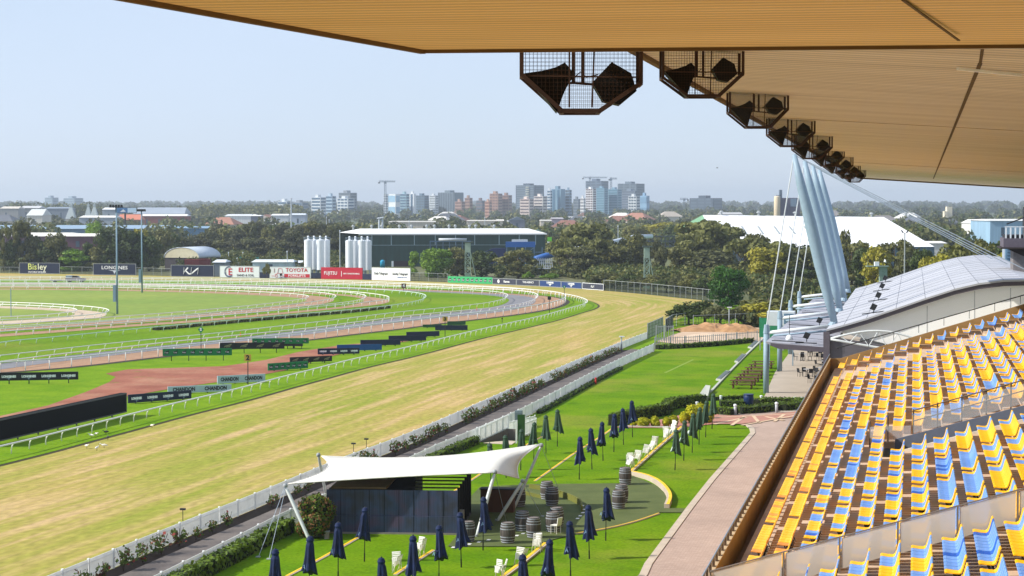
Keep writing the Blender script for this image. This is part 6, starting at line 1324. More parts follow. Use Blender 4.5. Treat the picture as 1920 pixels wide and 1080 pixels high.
for t in ((1098,417,104,480,'gum','gum','tallest broad gum tree at the middle of the far bend'),(1072,441,62,470,'gum','gum','gum tree on the left flank of the tallest one'),(1120,447,62,462,'tall','gum','bushy gum in front of the right side of the tallest one'),(1052,452,46,480,'gum','olive','smaller olive gum partly hiding the conveyor leg'),(1148,456,54,470,'dome','olive','olive tree between the tallest gum and its right neighbours'),(1188,438,60,480,'dome','olive','domed olive tree left of the second lattice tower'),(1165,458,66,462,'tall','olive','lower leafy tree under the raised conveyor'),(1098,462,70,455,'tall','brown','dark brown-green undergrowth tree below the tallest gum'),(1230,452,30,460,'tall','brown','narrow rusty-brown tree right of the second lattice tower'),(1243,460,30,450,'tall','brown','second rusty-brown tree beside the narrow one'),(1205,448,44,490,'dome','olive','olive tree directly behind the second lattice tower'),(1330,414,116,470,'gum','gum','huge spreading gum before the left part of the white roof'),(1297,438,74,462,'gum','gum','gum tree on the left side of the huge spreading one'),(1366,419,66,478,'gum','gum','tall gum on the right side of the huge spreading one'),(1275,462,60,455,'dome','olive','mid-height olive tree below the green gable'),(1330,468,90,450,'dome','brown','brownish tree mass at the foot of the huge gum'),(1235,416,90,760,'dome','yellow','yellow-green broad tree in the middle distance left of the green gable'),(1190,423,60,700,'dome','olive','distant olive tree left of the yellow-green one'),(1265,421,60,720,'dome','dark','distant dark tree right of the yellow-green one')): tree(*t, group=g5)
for i in range(9): tree(1130+i*24, 509+(i*7) % 12, 46, 402-i*4.4, 'shrub', ('brown', 'olive', 'dark')[i % 3], '%s shrub from the left in the row behind the bend wire fence' % WORDS[i], 'shrubs behind the bend fence', cat_='shrub', name='shrub')
g5 = 'trees between the bend and the masts'
for t in ((1367,498,62,326,'round','round','dense rounded dark green tree standing alone beside the bend fence'),(1398,446,78,420,'gum','gum','gum tree above and behind the rounded dark green tree'),(1420,437,56,450,'gum','olive','sparse gum with its open crown against the white roof'),(1436,462,76,400,'dome','yellow','yellow-tinged bushy tree left of the stay cables'),(1462,452,80,420,'dome','gum','broad gum crossed by the stay cables'),(1490,458,70,430,'dome','dark','dark tree between the stay cables'),(1515,462,60,420,'dome','brown','dark brown tree left of the leaning masts'),(1545,452,66,430,'dome','olive','olive tree directly behind the leaning masts'),(1582,430,22,450,'gum','olive','small wispy tree against the white roof right of the masts'),(1598,452,74,420,'gum','olive','gum just right of the leaning masts'),(1622,466,56,400,'dome','dark','dark tree below the white roof, right of the masts'),(1642,462,62,390,'dome','yellow','yellow-green tree behind the small platform tower'),(1678,449,62,420,'gum','olive','tall gum beside the twin-headed lamp pole'),(1705,464,50,400,'dome','brown','brownish tree right of the twin-headed lamp pole'),(1735,468,52,380,'dome','dark','dark tree behind the roof crest'),(1762,474,62,330,'dome','yellow','golden-olive rounded tree above the curved roof'),(1738,481,40,330,'dome','yellow','smaller golden-olive tree above the curved roof'),(1800,456,76,360,'dome','gum','broad gum behind the back stay cables'),(1845,446,60,380,'dome','olive','tree left of the dark viewing deck'),(1872,452,50,400,'dome','dark','dark tree beside the dark viewing deck'),(1890,470,60,330,'dome','yellow','yellow-green tree under the dark viewing deck'),
 (1292,565,72,276,'shrub','dark','leftmost low spreading tree beside the bend grass'),(1322,560,76,276,'shrub','dark','second low spreading tree beside the bend grass'),(1352,566,66,272,'shrub','brown','low spreading tree behind the grey lamp post'),(1385,574,60,272,'shrub','brown','thin brown shrubby tree behind the dirt mound'),(1420,564,84,272,'shrub','yellow','yellowish-green bushy shrub behind the dirt mound'),(1440,552,110,280,'shrub','olive','wide grey-green bush left of the awning'),(1478,562,70,290,'shrub','dark','dark bush behind the awning columns'),(1520,505,60,400,'dome','dark','shaded tree low behind the awning'),(1555,500,70,400,'dome','dark','dark foliage mass behind the bases of the masts'),(1480,500,60,400,'dome','dark','dark leafy tree below the stay cables')): tree(*t, group=g5)
# ------------------------------------------------------------------ far country
def hillz(d): return float(np.interp(d, [0, 1500, 3000, 5000, 7500], [0, 0, 7, 13, 24]))
m = MB(); ds = [1500, 2200, 3000, 4000, 5000, 6200, 7500]; us = np.linspace(-1400, 3300, 30); V = []; g = random.Random(5)
for d in ds:
    for u in us: x, y = XY(u, d); V.append((x, y, hillz(d)+(g.uniform(-1, 1)*d/1800 if d > 1500 else .05)))
m.add(V, [(i*30+j, i*30+j+1, (i+1)*30+j+1, (i+1)*30+j) for i in range(len(ds)-1) for j in range(29)]); tag(m.build('hills', M('far_hill_green', (62, 74, 44), .95, c2=(86, 92, 58), scale=.004, detail=8), None, True), kind='structure')
def woodland(d0, d1, n, leaf, per, lms, hmin, hmax, label, seed, u0=-200, u1=2120, gaps=()):
    g = np.random.default_rng(seed); B = []
    for _ in range(n):
        d = d0+(d1-d0)*g.random(); u = u0+(u1-u0)*g.random()
        if any(a < u < b and g.random() < .93 for a, b in gaps): continue
        x, y = XY(u, d); h = g.uniform(hmin, hmax); r = h*g.uniform(.38, .6); z0 = hillz(d)
        B.append((x, y, z0+h-r*.9, r, r*.85)); B.append((x+r*g.normal()*.6, y+r*g.normal()*.6, z0+h*.45, r*.9, h*.42))
    return tag(ob('woodland', leaf_mesh('woodland', B, len(B)*per, leaf, [LM[k][0] for k in lms], seed, shell=.7)), label, 'woodland', kind='stuff')
woodland(700, 1000, 260, 1.5, 75, ('olive', 'dark', 'brown'), 7, 11, 'mid-distance belt of mixed trees just beyond the industrial sheds', 1)
woodland(1000, 1500, 330, 1.9, 60, ('olive', 'dark', 'casu'), 7, 12, 'belt of suburban trees between the sheds and the far roofs', 2)
woodland(1500, 2300, 420, 2.6, 46, ('olive', 'dark'), 8, 13, 'far suburban trees below the high-rise towers', 3)
woodland(2300, 3600, 520, 3.6, 40, ('dark', 'casu'), 9, 15, 'hazy tree line around the feet of the high-rise towers', 4)
woodland(3600, 6400, 760, 6.0, 34, ('dark', 'casu'), 12, 20, 'most distant hazy blue-green tree ridge on the horizon', 5)
def under(d0, d1, u0, u1, n, hmin, hmax, label, seed):
    return woodland(d0, d1, n, .55, 60, ('dark', 'olive'), hmin, hmax, label, seed, u0, u1)
under(404, 470, 1115, 1265, 110, 2.2, 4.2, 'dark undergrowth below the gums behind the boards on the bend', 21); under(372, 450, 1265, 1530, 160, 2.0, 4.0, 'dark undergrowth below the gums behind the bend fence', 25); under(505, 600, -60, 640, 200, 2.5, 5, 'dark undergrowth below the tree belt behind the hoardings', 22); under(455, 500, 930, 1130, 60, 1.5, 3, 'low undergrowth between the shed and the tallest gum', 23); under(270, 360, 1400, 1980, 160, 1.6, 3.2, 'undergrowth behind the awning and curved roof', 24)
# left and right rises with taller trees
woodland(1500, 2000, 90, 2.0, 80, ('olive', 'brown'), 14, 20, 'taller clump of distant trees on the rise behind the light masts', 6, 330, 560)
woodland(1600, 2200, 60, 2.2, 70, ('dark', 'olive'), 15, 21, 'taller clump of distant trees at the far left', 7, 20, 200)
# ------------------------------------------------------------------ buildings
def box_uv(u0, u1, vtop, dep, deep): 
    x, y = XY(u0, dep); W = (u1-u0)*dep/FPX; return x, y, W, EYE-(vtop-VH)*dep/FPX
HC = {}
def tower(u0, u1, vtop, dep, wall, win, floors, label, style='band', deep=18, cols=0, group='high-rise blocks on the skyline', roofbox=True, balc=None, base=0.):
    x, y, W, H = box_uv(u0, u1, vtop, dep, deep); th_ = .55; deep = max(4, W*.34/math.sin(th_)); W = W*.66/math.cos(th_); r_ = tag(empty('apartment_building', (x, y, 0), YAW-th_), label, 'building', group)
    wm = M('wall_%d_%d_%d' % wall, wall, .8, .05, .05); gm = M('glazing_%d_%d_%d' % win, win, .25, .1, .1)
    m = MB(); m.box(0, W, 0, deep, 0, H); m.build('wall', wm, r_)
    zb = hillz(dep)+2; fh = (H-zb)/floors
    for k in range(floors):
        z0 = zb+k*fh+fh*.30; z1 = zb+k*fh+fh*.86
        if style == 'band': m = MB(); m.box(W*.05, W*.95, -.25, -.02, z0, z1); m.build('window', gm, r_)
        if style == 'split':
            for a, b in ((.06, .3), (.37, .62), (.70, .94)): m = MB(); m.box(W*a, W*b, -.25, -.02, z0, z1); m.build('window', gm, r_)
        if style in ('band', 'split'): m = MB(); m.box(W+.02, W+.25, deep*.1, deep*.9, z0, z1); m.build('window', gm, r_)
        if balc and k % 1 == 0: m = MB(); m.box(W*balc[0], W*balc[1], -1.6, -.3, zb+k*fh, zb+k*fh+fh*.30); m.build('balcony', M('balc_%d' % int(balc[2][0]), balc[2], .7), r_)
    if style == 'vert':
        for k in range(cols): a = (k+.25)/cols*W; m = MB(); m.box(a, a+W/cols*.5, -.25, -.02, zb, H*.98); m.build('window', gm, r_)
    if roofbox: m = MB(); m.box(W*.3, W*.62, deep*.2, deep*.7, H+.01, H+min(fh*.8, 3.5)); m.build('plant_room', wm, r_); m = MB(); m.box(-.3, W+.3, -.3, deep+.3, H+.0, H+.5) if False else m
    return r_
wh = (206, 212, 216); gl = (70, 96, 122); gy = (128, 136, 144); dg = (84, 96, 108)
T = tower
T(84,109,370.5,3400,(140,158,172),(110,130,146),5,'left one of two pale blue blocks low on the hazy left skyline'); T(119,155,371.5,3400,(140,158,172),(110,130,146),5,'right, wider one of two pale blue blocks on the left skyline')
T(521,548,378,2400,wh,gl,4,'low white terraced block left of the skyline group'); T(548,578,380,2450,gy,gl,4,'low grey block beside the low white one')
T(584,611,370,2300,wh,gl,6,'white slab with dark window bands at the left of the skyline'); T(611,630,367.5,2330,(170,190,204),gl,6,'pale blue-grey slab joined to the white banded one')
T(632,664,372,2290,wh,gl,6,'white block with dark windows in front of a taller grey one','split'); T(635,669,361.5,2400,gy,dg,8,'grey block rising behind the white one, left part of skyline')
T(719.5,726.5,364,2300,dg,(200,206,210),9,'thin dark lift core under construction beside the first crane',roofbox=False); T(727,750,364,2280,(226,230,232),(150,186,210),2,'blank white-walled block right of the first crane',roofbox=False); T(750,768,363.5,2300,(150,180,190),gl,8,'blue-green block joined to the blank white-walled one'); T(768,780,363,2290,(226,230,232),gl,8,'narrow bright white block in the first cluster','vert',cols=1); T(780,804,366.5,2320,(96,120,138),dg,8,'blue-grey glass block in the first cluster','split'); T(805,822,366.5,2300,wh,(140,148,154),9,'pale banded block left of the broad grey one'); T(821,869,361,2330,(112,126,136),dg,9,'broad grey block in the middle of the skyline','vert',cols=7)
T(853,872,378,2200,(168,140,128),(120,90,80),5,'low pink-brown banded block before the broad grey one'); T(871,886,371,2250,(160,132,116),(110,86,80),6,'small orange-brick block with hipped top'); T(893,910,376,2240,(120,104,104),dg,5,'low brown block left of the stepped brick towers'); T(909,922,378,2200,(186,150,130),(130,90,76),5,'banded brick podium left of the stepped towers'); T(918,942,363,2260,(166,134,116),(116,90,84),8,'taller stepped orange-brick tower','split'); T(940,960,366,2270,(152,124,112),(108,88,86),7,'shorter stepped orange-brick tower','split')
T(967,1020,347.5,2500,(70,84,100),(110,124,136),13,'dark unfinished-looking tower with stepped top',balc=(.55,.72,(196,196,180))); T(975,1001,373,2200,(214,198,190),(110,96,96),6,'cream and pink banded block before the dark tower'); T(1001,1026,368,2210,(218,210,204),(106,100,104),7,'cream balcony block right of the pink banded one'); T(1026,1035,357,2280,wh,gl,9,'slim white edge tower beside the blue glass one'); T(1034,1060,354.5,2290,(112,144,164),(70,104,130),1,'blue glass tower with a dark vertical stripe','vert',cols=2); T(1060,1072,356,2300,(128,152,172),dg,9,'grey-blue side wing of the blue glass tower')
T(1075,1089,373,2280,(120,128,136),dg,6,'low grey block between the glass tower and the tall pair'); T(1088,1098,371.5,2200,(224,224,224),(140,140,144),6,'small white block left of the tall towers')
T(1098,1141,339.5,2600,(98,112,130),(78,92,108),12,'tallest dark grey-blue tower on the skyline','split'); T(1098,1118,354,2250,(222,222,222),(100,84,90),12,'white tower with dark bands before the tallest one','split'); T(1118,1140,352.5,2270,(126,158,176),(90,130,150),12,'pale blue tower beside the white banded one'); T(1140,1166,355,2280,(120,152,170),(84,124,144),11,'wider pale blue tower next to the second crane'); T(1158,1209,344.5,2550,(104,118,130),(84,96,108),12,'second tallest grey tower right of the second crane','split'); T(1165,1201,358,2350,(120,132,146),(90,100,116),10,'grey-mauve tower before the second tallest one'); T(1178,1200,368,2240,(206,210,212),(84,98,112),7,'low white gridded block at the right of the tall group','split'); T(1200,1218,367,2260,(132,168,196),(112,148,176),2,'plain pale blue block ending the tall group')
T(1293,1355,371.5,2600,(66,80,96),(92,106,120),5,'long dark concrete frame building right of the skyline group','split',deep=30)
def crane(u, vb, vt, ju0, ju1, jv, dep, label):
    x, y = XY(u, dep); s = dep/FPX; zt = EYE-(vt-VH)*s; zj = EYE-(jv-VH)*s; zb = EYE-(vb-VH)*s; r_ = tag(empty('tower_crane', (x, y, 0), YAW), label, 'crane', 'tower cranes on the skyline'); cm_ = M('crane_grey', (104, 120, 134), .6)
    m = MB(); [m.bar((sx, sy, 0), (sx, sy, zt), .5) for sx in (-.9, .9) for sy in (-.9, .9)]
    z = zb-20
    while z < zt: m.bar((-.9, -.9, z), (.9, -.9, z+2.4), .3); z += 2.4
    m.build('mast', cm_, r_); m = MB(); a, b = (ju0-u)*s, (ju1-u)*s; m.bar((a, 0, zj), (b, 0, zj), .8, .9); m.bar((a, 0, zj+1.6), (b, 0, zj+1.2), .35); q = a
    while q < b: m.bar((q, 0, zj), (q+1.6, 0, zj+1.5), .25); q += 3
    m.build('jib', cm_, r_); m = MB(); m.box(-1.4, 1.4, -1, 1, zj-2, zj+.6); m.build('cab', cm_, r_); m = MB(); e = a if abs(a) < abs(b) else b; m.box(e-1.2, e+1.2, -.8, .8, zj-2, zj-.4); m.build('counterweight', M('crane_dark', (60, 66, 74), .7), r_)
crane(722.5,372,340.5,711,741,341,2280,'tower crane with long jib left of the blank white block'); crane(1145.5,354,335,1143,1157,335.5,2300,'tower crane standing between the two tallest towers'); crane(1106,345,333,1093,1138,333.5,2700,'faint long horizontal crane jib above the tallest tower'); crane(1283,380,373,1275,1290,373.5,2500,'low crane left of the long dark frame building')
# sheds and roofs
def shed(u0, u1, vt, vb, dep, wall, roofc, label, deep=25, roofh=None, name='warehouse', rot=YAW, group='industrial sheds', door=None, over=.4, gable=False):
    x, y = XY(u0, dep); s = dep/FPX; W = (u1-u0)*s; ze = EYE-(vb-VH)*s; zt = EYE-(vt-VH)*(dep+deep*.5)/FPX
    r_ = tag(empty(name, (x, y, 0), rot), label, 'building', group); wm = M('shedwall_%d_%d_%d' % wall, wall, .8, .08, .3, stretch=(4, 1, .3)); rm = M('shedroof_%d_%d_%d' % roofc, roofc, .6, .06, .15)
    m = MB(); m.box(0, W, 0, deep, 0, ze); m.build('wall', wm, r_); m = MB(); zt = max(zt, ze+.6)
    if gable: m.ext_y([(-over, ze), (W+over, ze), (W/2, zt)], -over, deep+over)
    else: m.add([(-over, -over, ze+.01), (W+over, -over, ze+.01), (W+over, deep+over, ze+.01), (-over, deep+over, ze+.01), (W*.02, deep/2, zt), (W*.98, deep/2, zt)], [(0, 1, 5, 4), (2, 3, 4, 5), (1, 2, 5), (3, 0, 4), (3, 2, 1, 0)])
    m.build('roof', rm, r_)
    for k in range(int(W/8)): m = MB(); m.box(k*8+4, k*8+5.2, -.05, -.01, ze*.55, ze*.8); m.build('window', M('shed_glass', (70, 88, 104), .3), r_)
    return r_
shed(-60,330,422,429,850,(96,124,150),(136,160,180),'very long blue-grey roofed factory across the left, behind the trees',deep=60)
shed(-30,118,436,443,640,(120,96,104),(226,222,210),'cream roofed shed with its left part hidden by gums',deep=40); shed(118,186,437.5,443,615,(96,62,76),(226,222,210),'maroon-walled shed with a pale cream roof at left',deep=30)
shed(320,398,424,428,800,(104,140,172),(128,158,182),'blue warehouse at the right end of the long factory',deep=30); shed(372,400,440,442,760,(110,138,164),(206,214,218),'small blue loading shed low beside the dark belt',deep=12)
shed(50,79,392,404,1250,(210,206,196),(206,210,206),'white hip-roofed hall among the trees on the left',deep=25); shed(0,34,387,391,1500,(150,150,150),(206,198,184),'long cream roof at the far left edge',deep=20); shed(38,74,386,390,1550,(140,140,140),(196,196,196),'pale low roof behind the white hip-roofed hall',deep=20)
shed(84,128,388,391,1500,(120,130,144),(130,142,156),'grey-blue saw roof left of the pointed roof towers'); shed(148,215,404,408,1150,(160,170,182),(216,214,208),'long pale shed under the electronic billboard',deep=20); shed(192,220,389,393,1400,(150,160,170),(214,216,216),'white low building left of the electronic billboard',deep=16)
shed(219,262,402,412,1180,(150,110,96),(196,120,92),'orange tiled roof below the electronic billboard',deep=16); shed(250,345,389,401,1380,(86,96,112),(150,160,172),'long dark grey hall right of the electronic billboard',deep=30); shed(262,350,401.5,405,1250,(130,70,64),(228,228,224),'white roof strip over a brick wall behind the masts',deep=16)
shed(422,470,401.5,405,1150,(222,224,224),(206,210,212),'bright white factory left of the dark grey unit',deep=18); shed(470,488,403,405,1140,(110,116,134),(222,222,222),'dark-fronted unit with tiny red signs',deep=14); shed(545,572,400,403,1250,(170,180,196),(200,208,216),'pale blue building right of the thin white pole',deep=14); shed(508,540,401,404,1300,(206,210,214),(216,218,218),'white low building left of the thin white pole',deep=14)
shed(728,820,414,416.5,1050,(206,196,180),(186,182,174),'long cream walled shed above the green shed roof',deep=20); shed(875,942,412.5,414.5,1080,(206,196,184),(196,190,180),'cream walled block with rooftop plant, above the green shed',deep=24); shed(955,984,406,413,1150,(120,124,140),(108,120,136),'arched dark roofed building above the right of the green shed',deep=20,gable=True); shed(1013,1034,412,414,1080,(214,204,192),(200,196,188),'cream building left of the pinkish tower block',deep=18); shed(1034,1056,409,410,1100,(170,156,166),(180,176,180),'pinkish grey block with white base',deep=18); shed(1060,1100,406,408,1600,(150,150,150),(190,190,186),'pale roofs below the tall tower group',deep=16); shed(1150,1190,408,412,1300,(150,170,176),(186,200,206),'pale blue-green roofed shed below the tall tower group',deep=20)
shed(1857,1960,411,414,700,(140,172,196),(214,214,210),'blue-sided shed with white gable at the far right',deep=30,gable=False); shed(1826,1856,411,419,740,(214,214,212),(222,222,220),'white shed left of the blue-sided one',deep=20)
shed(1350,1392,398,402,1300,(150,150,150),(176,176,176),'brown-grey roofs above the ridge of the big white roof',deep=14); shed(1740,1775,452,456,640,(206,206,204),(222,222,220),'low white buildings beyond the right end of the white roof',deep=14)
rc = [(136,96,84),(156,112,94),(120,116,116),(170,160,146),(206,204,198),(110,80,70),(92,96,104)]; cn = ['red-brown','orange','grey','beige','white','dark brown','slate']; g = random.Random(11)
for i in range(42):
    u = g.choice([g.uniform(0, 560), g.uniform(820, 1290), g.uniform(1250, 1800)]); dep = g.uniform(1050, 2100); c = g.randrange(7); x, y = XY(u, dep); zz = hillz(dep); r_ = tag(empty('house', (x, y, zz), YAW+g.uniform(-.7, .7), sc=g.uniform(1.0, 1.6)), '%s roofed house among the distant trees, %s from the left of the scattered houses' % (cn[c], i), 'house', 'scattered far houses'); r_['u'] = u
    m = MB(); m.box(-7, 7, -5, 5, 0, 5.2); m.build('wall', M('house_wall', (206, 196, 180), .8, .1, .3), r_); m = MB(); m.add([(-7.6, -5.6, 5.21), (7.6, -5.6, 5.21), (7.6, 5.6, 5.21), (-7.6, 5.6, 5.21), (-3, 0, 8.4), (3, 0, 8.4)], [(0, 1, 5, 4), (2, 3, 4, 5), (1, 2, 5), (3, 0, 4), (3, 2, 1, 0)]); m.build('roof', M('house_roof_%d' % c, rc[c], .8, .1, .5), r_)
hs_ = sorted([o for o in bpy.data.objects if o.name.startswith('house') and o.type == 'EMPTY'], key=lambda o: o['u'])
WT = ['first','second','third','fourth','fifth','sixth','seventh','eighth','ninth','tenth','eleventh','twelfth','thirteenth','fourteenth','fifteenth','sixteenth','seventeenth','eighteenth','nineteenth']
def wnum(i):
    if i < 20: return WT[i-1]
    t = {2: 'twenty', 3: 'thirty', 4: 'forty'}[i//10]; return (t[:-1]+'ieth') if i % 10 == 0 else t+'-'+WT[i % 10-1]
for i, o in enumerate(hs_): c = o['label'].split(' roofed')[0]; o['label'] = '%s roofed house, %s from the left among the scattered distant ones' % (c, wnum(i+1)); del o['u']
# solar roofs behind the first board
for i, (u0, u1) in enumerate(((-20, 34), (36, 70), (72, 105))):
    x, y = XY(u0, 560); W = (u1-u0)*560/FPX; r_ = tag(empty('low_roof', (x, y, 0), YAW), '%s blue sloping roof low behind the leftmost billboard' % ('left', 'middle', 'right')[i], 'building', 'blue sloping roofs'); m = MB(); m.ext_y([(0, 1.2), (W, 1.2), (W, 4.0), (W*.1, 3.4)], 0, 10); m.v = [(a, b, c) for a, b, c in m.v]; m.build('roof', M('roof_blue_slate', (70, 92, 120), .5, .08, .3), r_)
    m = MB(); m.add([(0, -.02, 1.25), (W, -.02, 1.25), (W, -.02, 4.0), (0, -.02, 3.3)], [(0, 1, 2, 3)]); 
    m = MB(); m.bar((W*.1, -.06, 1.5), (W*.9, -.06, 3.7), .05, .3); m.build('roof_flashing', LWH, r_); m = MB(); m.box(.2, W-.2, .5, 9, 0, 1.19); m.build('wall', M('wall_dark', (44, 44, 50)), r_)
# pointed roof towers
for i, (u, vt, w_) in enumerate(((133, 381.5, 18), (165.5, 381, 14), (177, 381, 16))):
    d = 1450; x, y = XY(u, d); s = d/FPX; W = w_*s/2; zt = EYE-(vt-VH)*s; r_ = tag(empty('pointed_roof', (x, y, 0), YAW), '%s pale pointed kiln-like roof on the left skyline' % WORDS[i], 'building', 'kiln-like pointed roofs'); m = MB(); m.add([(-W, -W, 8), (W, -W, 8), (W, W, 8), (-W, W, 8), (-W*.22, -W*.22, zt-2.4), (W*.22, -W*.22, zt-2.4), (W*.22, W*.22, zt-2.4), (-W*.22, W*.22, zt-2.4)], [(3, 2, 1, 0), (0, 1, 5, 4), (1, 2, 6, 5), (2, 3, 7, 6), (3, 0, 4, 7), (4, 5, 6, 7)]); m.build('roof', M('kiln_pale', (176, 186, 186), .7), r_)
    m = MB(); m.box(-W*.3, W*.3, -W*.3, W*.3, zt-2.39, zt-.8); m.box(-W*.1, W*.1, -W*.1, W*.1, zt-.8, zt); m.build('cowl', M('kiln_pale', (176, 186, 186)), r_); m = MB(); m.box(-W*.9, W*.9, -W*.9, W*.9, 0, 7.99); m.build('wall', M('house_wall', (206, 196, 180)), r_)
# electronic billboard
x, y = XY(216, 1000); s = 1000/FPX; r_ = tag(empty('electronic_billboard', (x, y, 0), YAW), 'large lit blue and white billboard on a dark post, above the left trees', 'billboard'); z0 = EYE-(399.5-VH)*s; z1 = EYE-(389-VH)*s; W = 40*s
m = MB(); m.box(0, W, 0, .6, z0, z1); m.build('cabinet', DKP, r_); m = MB(); m.box(.2, W*.58, -.05, -.002, z0+.2, z1-.2); m.build('left_screen', M('screen_blue', (60, 120, 176), .4, .3, .3), r_); m = MB(); m.box(W*.58, W-.1, -.05, -.002, z0+.2, z1-.2); m.build('right_screen', M('screen_pale', (196, 220, 240), .4), r_); m = MB(); m.add([(W*.22, -.08, z0+.6), (W*.5, -.08, z0+.7), (W*.38, -.08, z0+2.0)], [(0, 1, 2)]); m.build('picture', LWH, r_); m = MB(); m.box(W*.42, W*.5, .1, .5, 0, z0-.01); m.build('post', DKP, r_)
# green shed
GW = M('shed_dark_green', (48, 68, 58), .8, c2=(52, 78, 74), scale=.4, stretch=(3, 1, .4)); GW2 = M('shed_dark_green_panel', (40, 76, 66), .8, .06, .2)
A_ = D(676, 438.5, 545); B_ = D(1022, 439, 552); C_ = D(638, 440, 572); ld, rz = pos_frame(A_, B_); dv = Vector((C_.x-A_.x, C_.y-A_.y, 0)); gs = tag(empty('green_shed', (A_.x, A_.y, 0), rz), 'very long dark green industrial shed with a white roof edge, behind the silos', 'building')
loc = Matrix.Rotation(-rz, 3, 'Z') @ dv; zE = A_.z; dx, dy = loc.x, max(loc.y, 22)
m = MB(); m.box(0, ld, 0, .3, 0, zE); m.build('front_wall', GW, gs); m = MB(); m.add([(dx, dy, 0), (dx+.3, dy, 0), (ld, dy, 0), (ld, dy, zE), (dx, dy, zE)], [(0, 1, 2, 3, 4)]); m.add([(ld, .3, 0), (ld, dy, 0), (ld, dy, zE), (ld, dy/2, zE+1.2), (ld, .3, zE)], [(0, 1, 2, 3, 4)]); m.build('rear_wall', GW, gs)
m = MB(); rp_ = [Vector((0, 0, 0)), Vector((dx, dy, 0))]
m.add([(-.6, -.5, zE+.02), (ld+.5, -.5, zE+.02), (ld-3, dy/2, zE+1.35), (dx/2+3, dy/2, zE+1.35), (dx-.4, dy, zE+.02), (ld+.5, dy, zE+.02), (-.6, -.5, zE-.35), (ld+.5, -.5, zE-.35)], [(0, 1, 2, 3), (3, 2, 5, 4), (0, 3, 4), (1, 5, 2), (6, 7, 1, 0)]); m.build('roof', M('roof_white', (226, 226, 224), .5, .03), gs)
m = MB(); m.box(-.5, -.05, -.1, .4, 0, zE); m.build('corner_post', M('post_olive', (104, 112, 84), .7), gs); m = MB(); m.box(dx-.3, dx+.2, dy-.4, dy, 0, zE); m.build('corner_post', M('post_olive', (104, 112, 84)), gs)
fx = lambda u: (u-676)/(1022-676)*ld; pz = EYE-(459-VH)*548/FPX
for u in (697, 733, 776, 815, 853, 889, 935, 973, 1004): m = MB(); m.box(fx(u)-.12, fx(u)+.12, -.12, -.005, pz, zE-.4); m.build('downpipe', M('pipe_pale', (150, 170, 178), .5), gs)
m = MB(); m.box(fx(697), fx(1004), -.1, -.004, pz-.12, pz); m.build('pipe', M('pipe_pale', (150, 170, 178)), gs)
m = MB(); m.box(fx(738), fx(766), -.06, -.004, 0, EYE-(489-VH)*548/FPX); m.build('doorway', M('door_brown_dark', (62, 50, 52), .8), gs); m = MB(); m.box(fx(733.5), fx(737), -.4, -.004, 0, EYE-(489-VH)*548/FPX); m.build('door_jamb', LWH, gs)
m = MB(); m.tube([(fx(820), -2.5, EYE-(450-VH)*540/FPX), (fx(872), -2.5, EYE-(450-VH)*540/FPX)], .42, 10); m.build('silver_duct', M('duct_silver', (184, 190, 196), .35), gs, True)
m = MB(); [m.bar((fx(804+k*12), -2.5, 0), (fx(804+k*12), -2.5, EYE-(452-VH)*540/FPX), .2) for k in range(7)]; m.bar((fx(804), -2.5, EYE-(453-VH)*540/FPX), (fx(880), -2.5, EYE-(453-VH)*540/FPX), .3); m.build('steel_gantry', M('gantry_blue_grey', (96, 120, 146), .6), gs)
for u in (667,702,721,755,778,807,822,850,862,889,901,937): m = MB(); m.lathe([(.25, zE+.9), (.25, zE+1.9), (.55, zE+1.95), (.2, zE+2.5)], 8); m.v = [(a+fx(u), b+dy/2, c) for a, b, c in m.v]; m.build('roof_vent', GALV, gs)
x, y = XY(717, 530); t_ = tag(empty('blue_tank', (x, y, 0)), 'upright turquoise tank against the green shed', 'tank'); m = MB(); m.lathe([(.7, 0), (.7, 3.6), (.5, 4.2), (.1, 4.4)], 12); m.v = [(a, b, c*.36 if False else c) for a, b, c in m.v]; m.build('shell', M('tank_turquoise', (24, 140, 176), .4), t_, True); t_.scale = (.95, .95, (EYE-(487-VH)*530/FPX)/4.4); m = MB(); m.tube([(1.2, 0, 0), (1.2, 0, 6)], .08, 5); m.build('pipe', DKP, t_)
# silos
SILW = M('silo_white', (224, 230, 236), .4, c2=(232, 236, 240), scale=.3, stretch=(1, 1, 3)); SILB = M('silo_frame', (120, 136, 150), .6)
def silo(u, vt, dep, label, group, w_=15):
    x, y = XY(u, dep); s = dep/FPX; r = w_*s/2; H = EYE-(vt-VH)*s; t_ = tag(empty('silo', (x, y, 0)), label, 'silo', group); m = MB(); m.lathe([(r, 1.2), (r, H*.33), (r+.02, H*.335), (r, H*.34), (r, H*.66), (r+.02, H*.665), (r, H*.67), (r, H), (r*.94, H+.2), (.1, H+.5)], 20); m.build('shell', SILW, t_)
    m = MB(); m.lathe([(r*.22, H+.3), (r*.22, H+1.0), (r*.34, H+1.05), (r*.1, H+1.3)], 8); m.build('filter_cap', SILW, t_); m = MB(); [m.bar((r*math.cos(a), r*math.sin(a), 0), (r*math.cos(a), r*math.sin(a), 1.25), .18) for a in (0.7, 2.3, 3.9, 5.5)]; m.build('legs_frame', SILB, t_)
    m = MB(); k = 12
    for j in range(k): a0 = 2*PI*j/k; a1 = 2*PI*(j+1)/k; m.bar(((r+.1)*math.cos(a0), (r+.1)*math.sin(a0), H+.9), ((r+.1)*math.cos(a1), (r+.1)*math.sin(a1), H+.9), .06); m.bar(((r+.1)*math.cos(a0), (r+.1)*math.sin(a0), H), ((r+.1)*math.cos(a0), (r+.1)*math.sin(a0), H+.9), .05)
    m.build('guard_rail', SILB, t_)
for i, u in enumerate((577.5, 588.5, 600, 611)): silo(u, 451.5, 482+3*(i % 2), '%s white silo from the left in the left-hand silo cluster' % WORDS[i], 'left cluster of white silos')
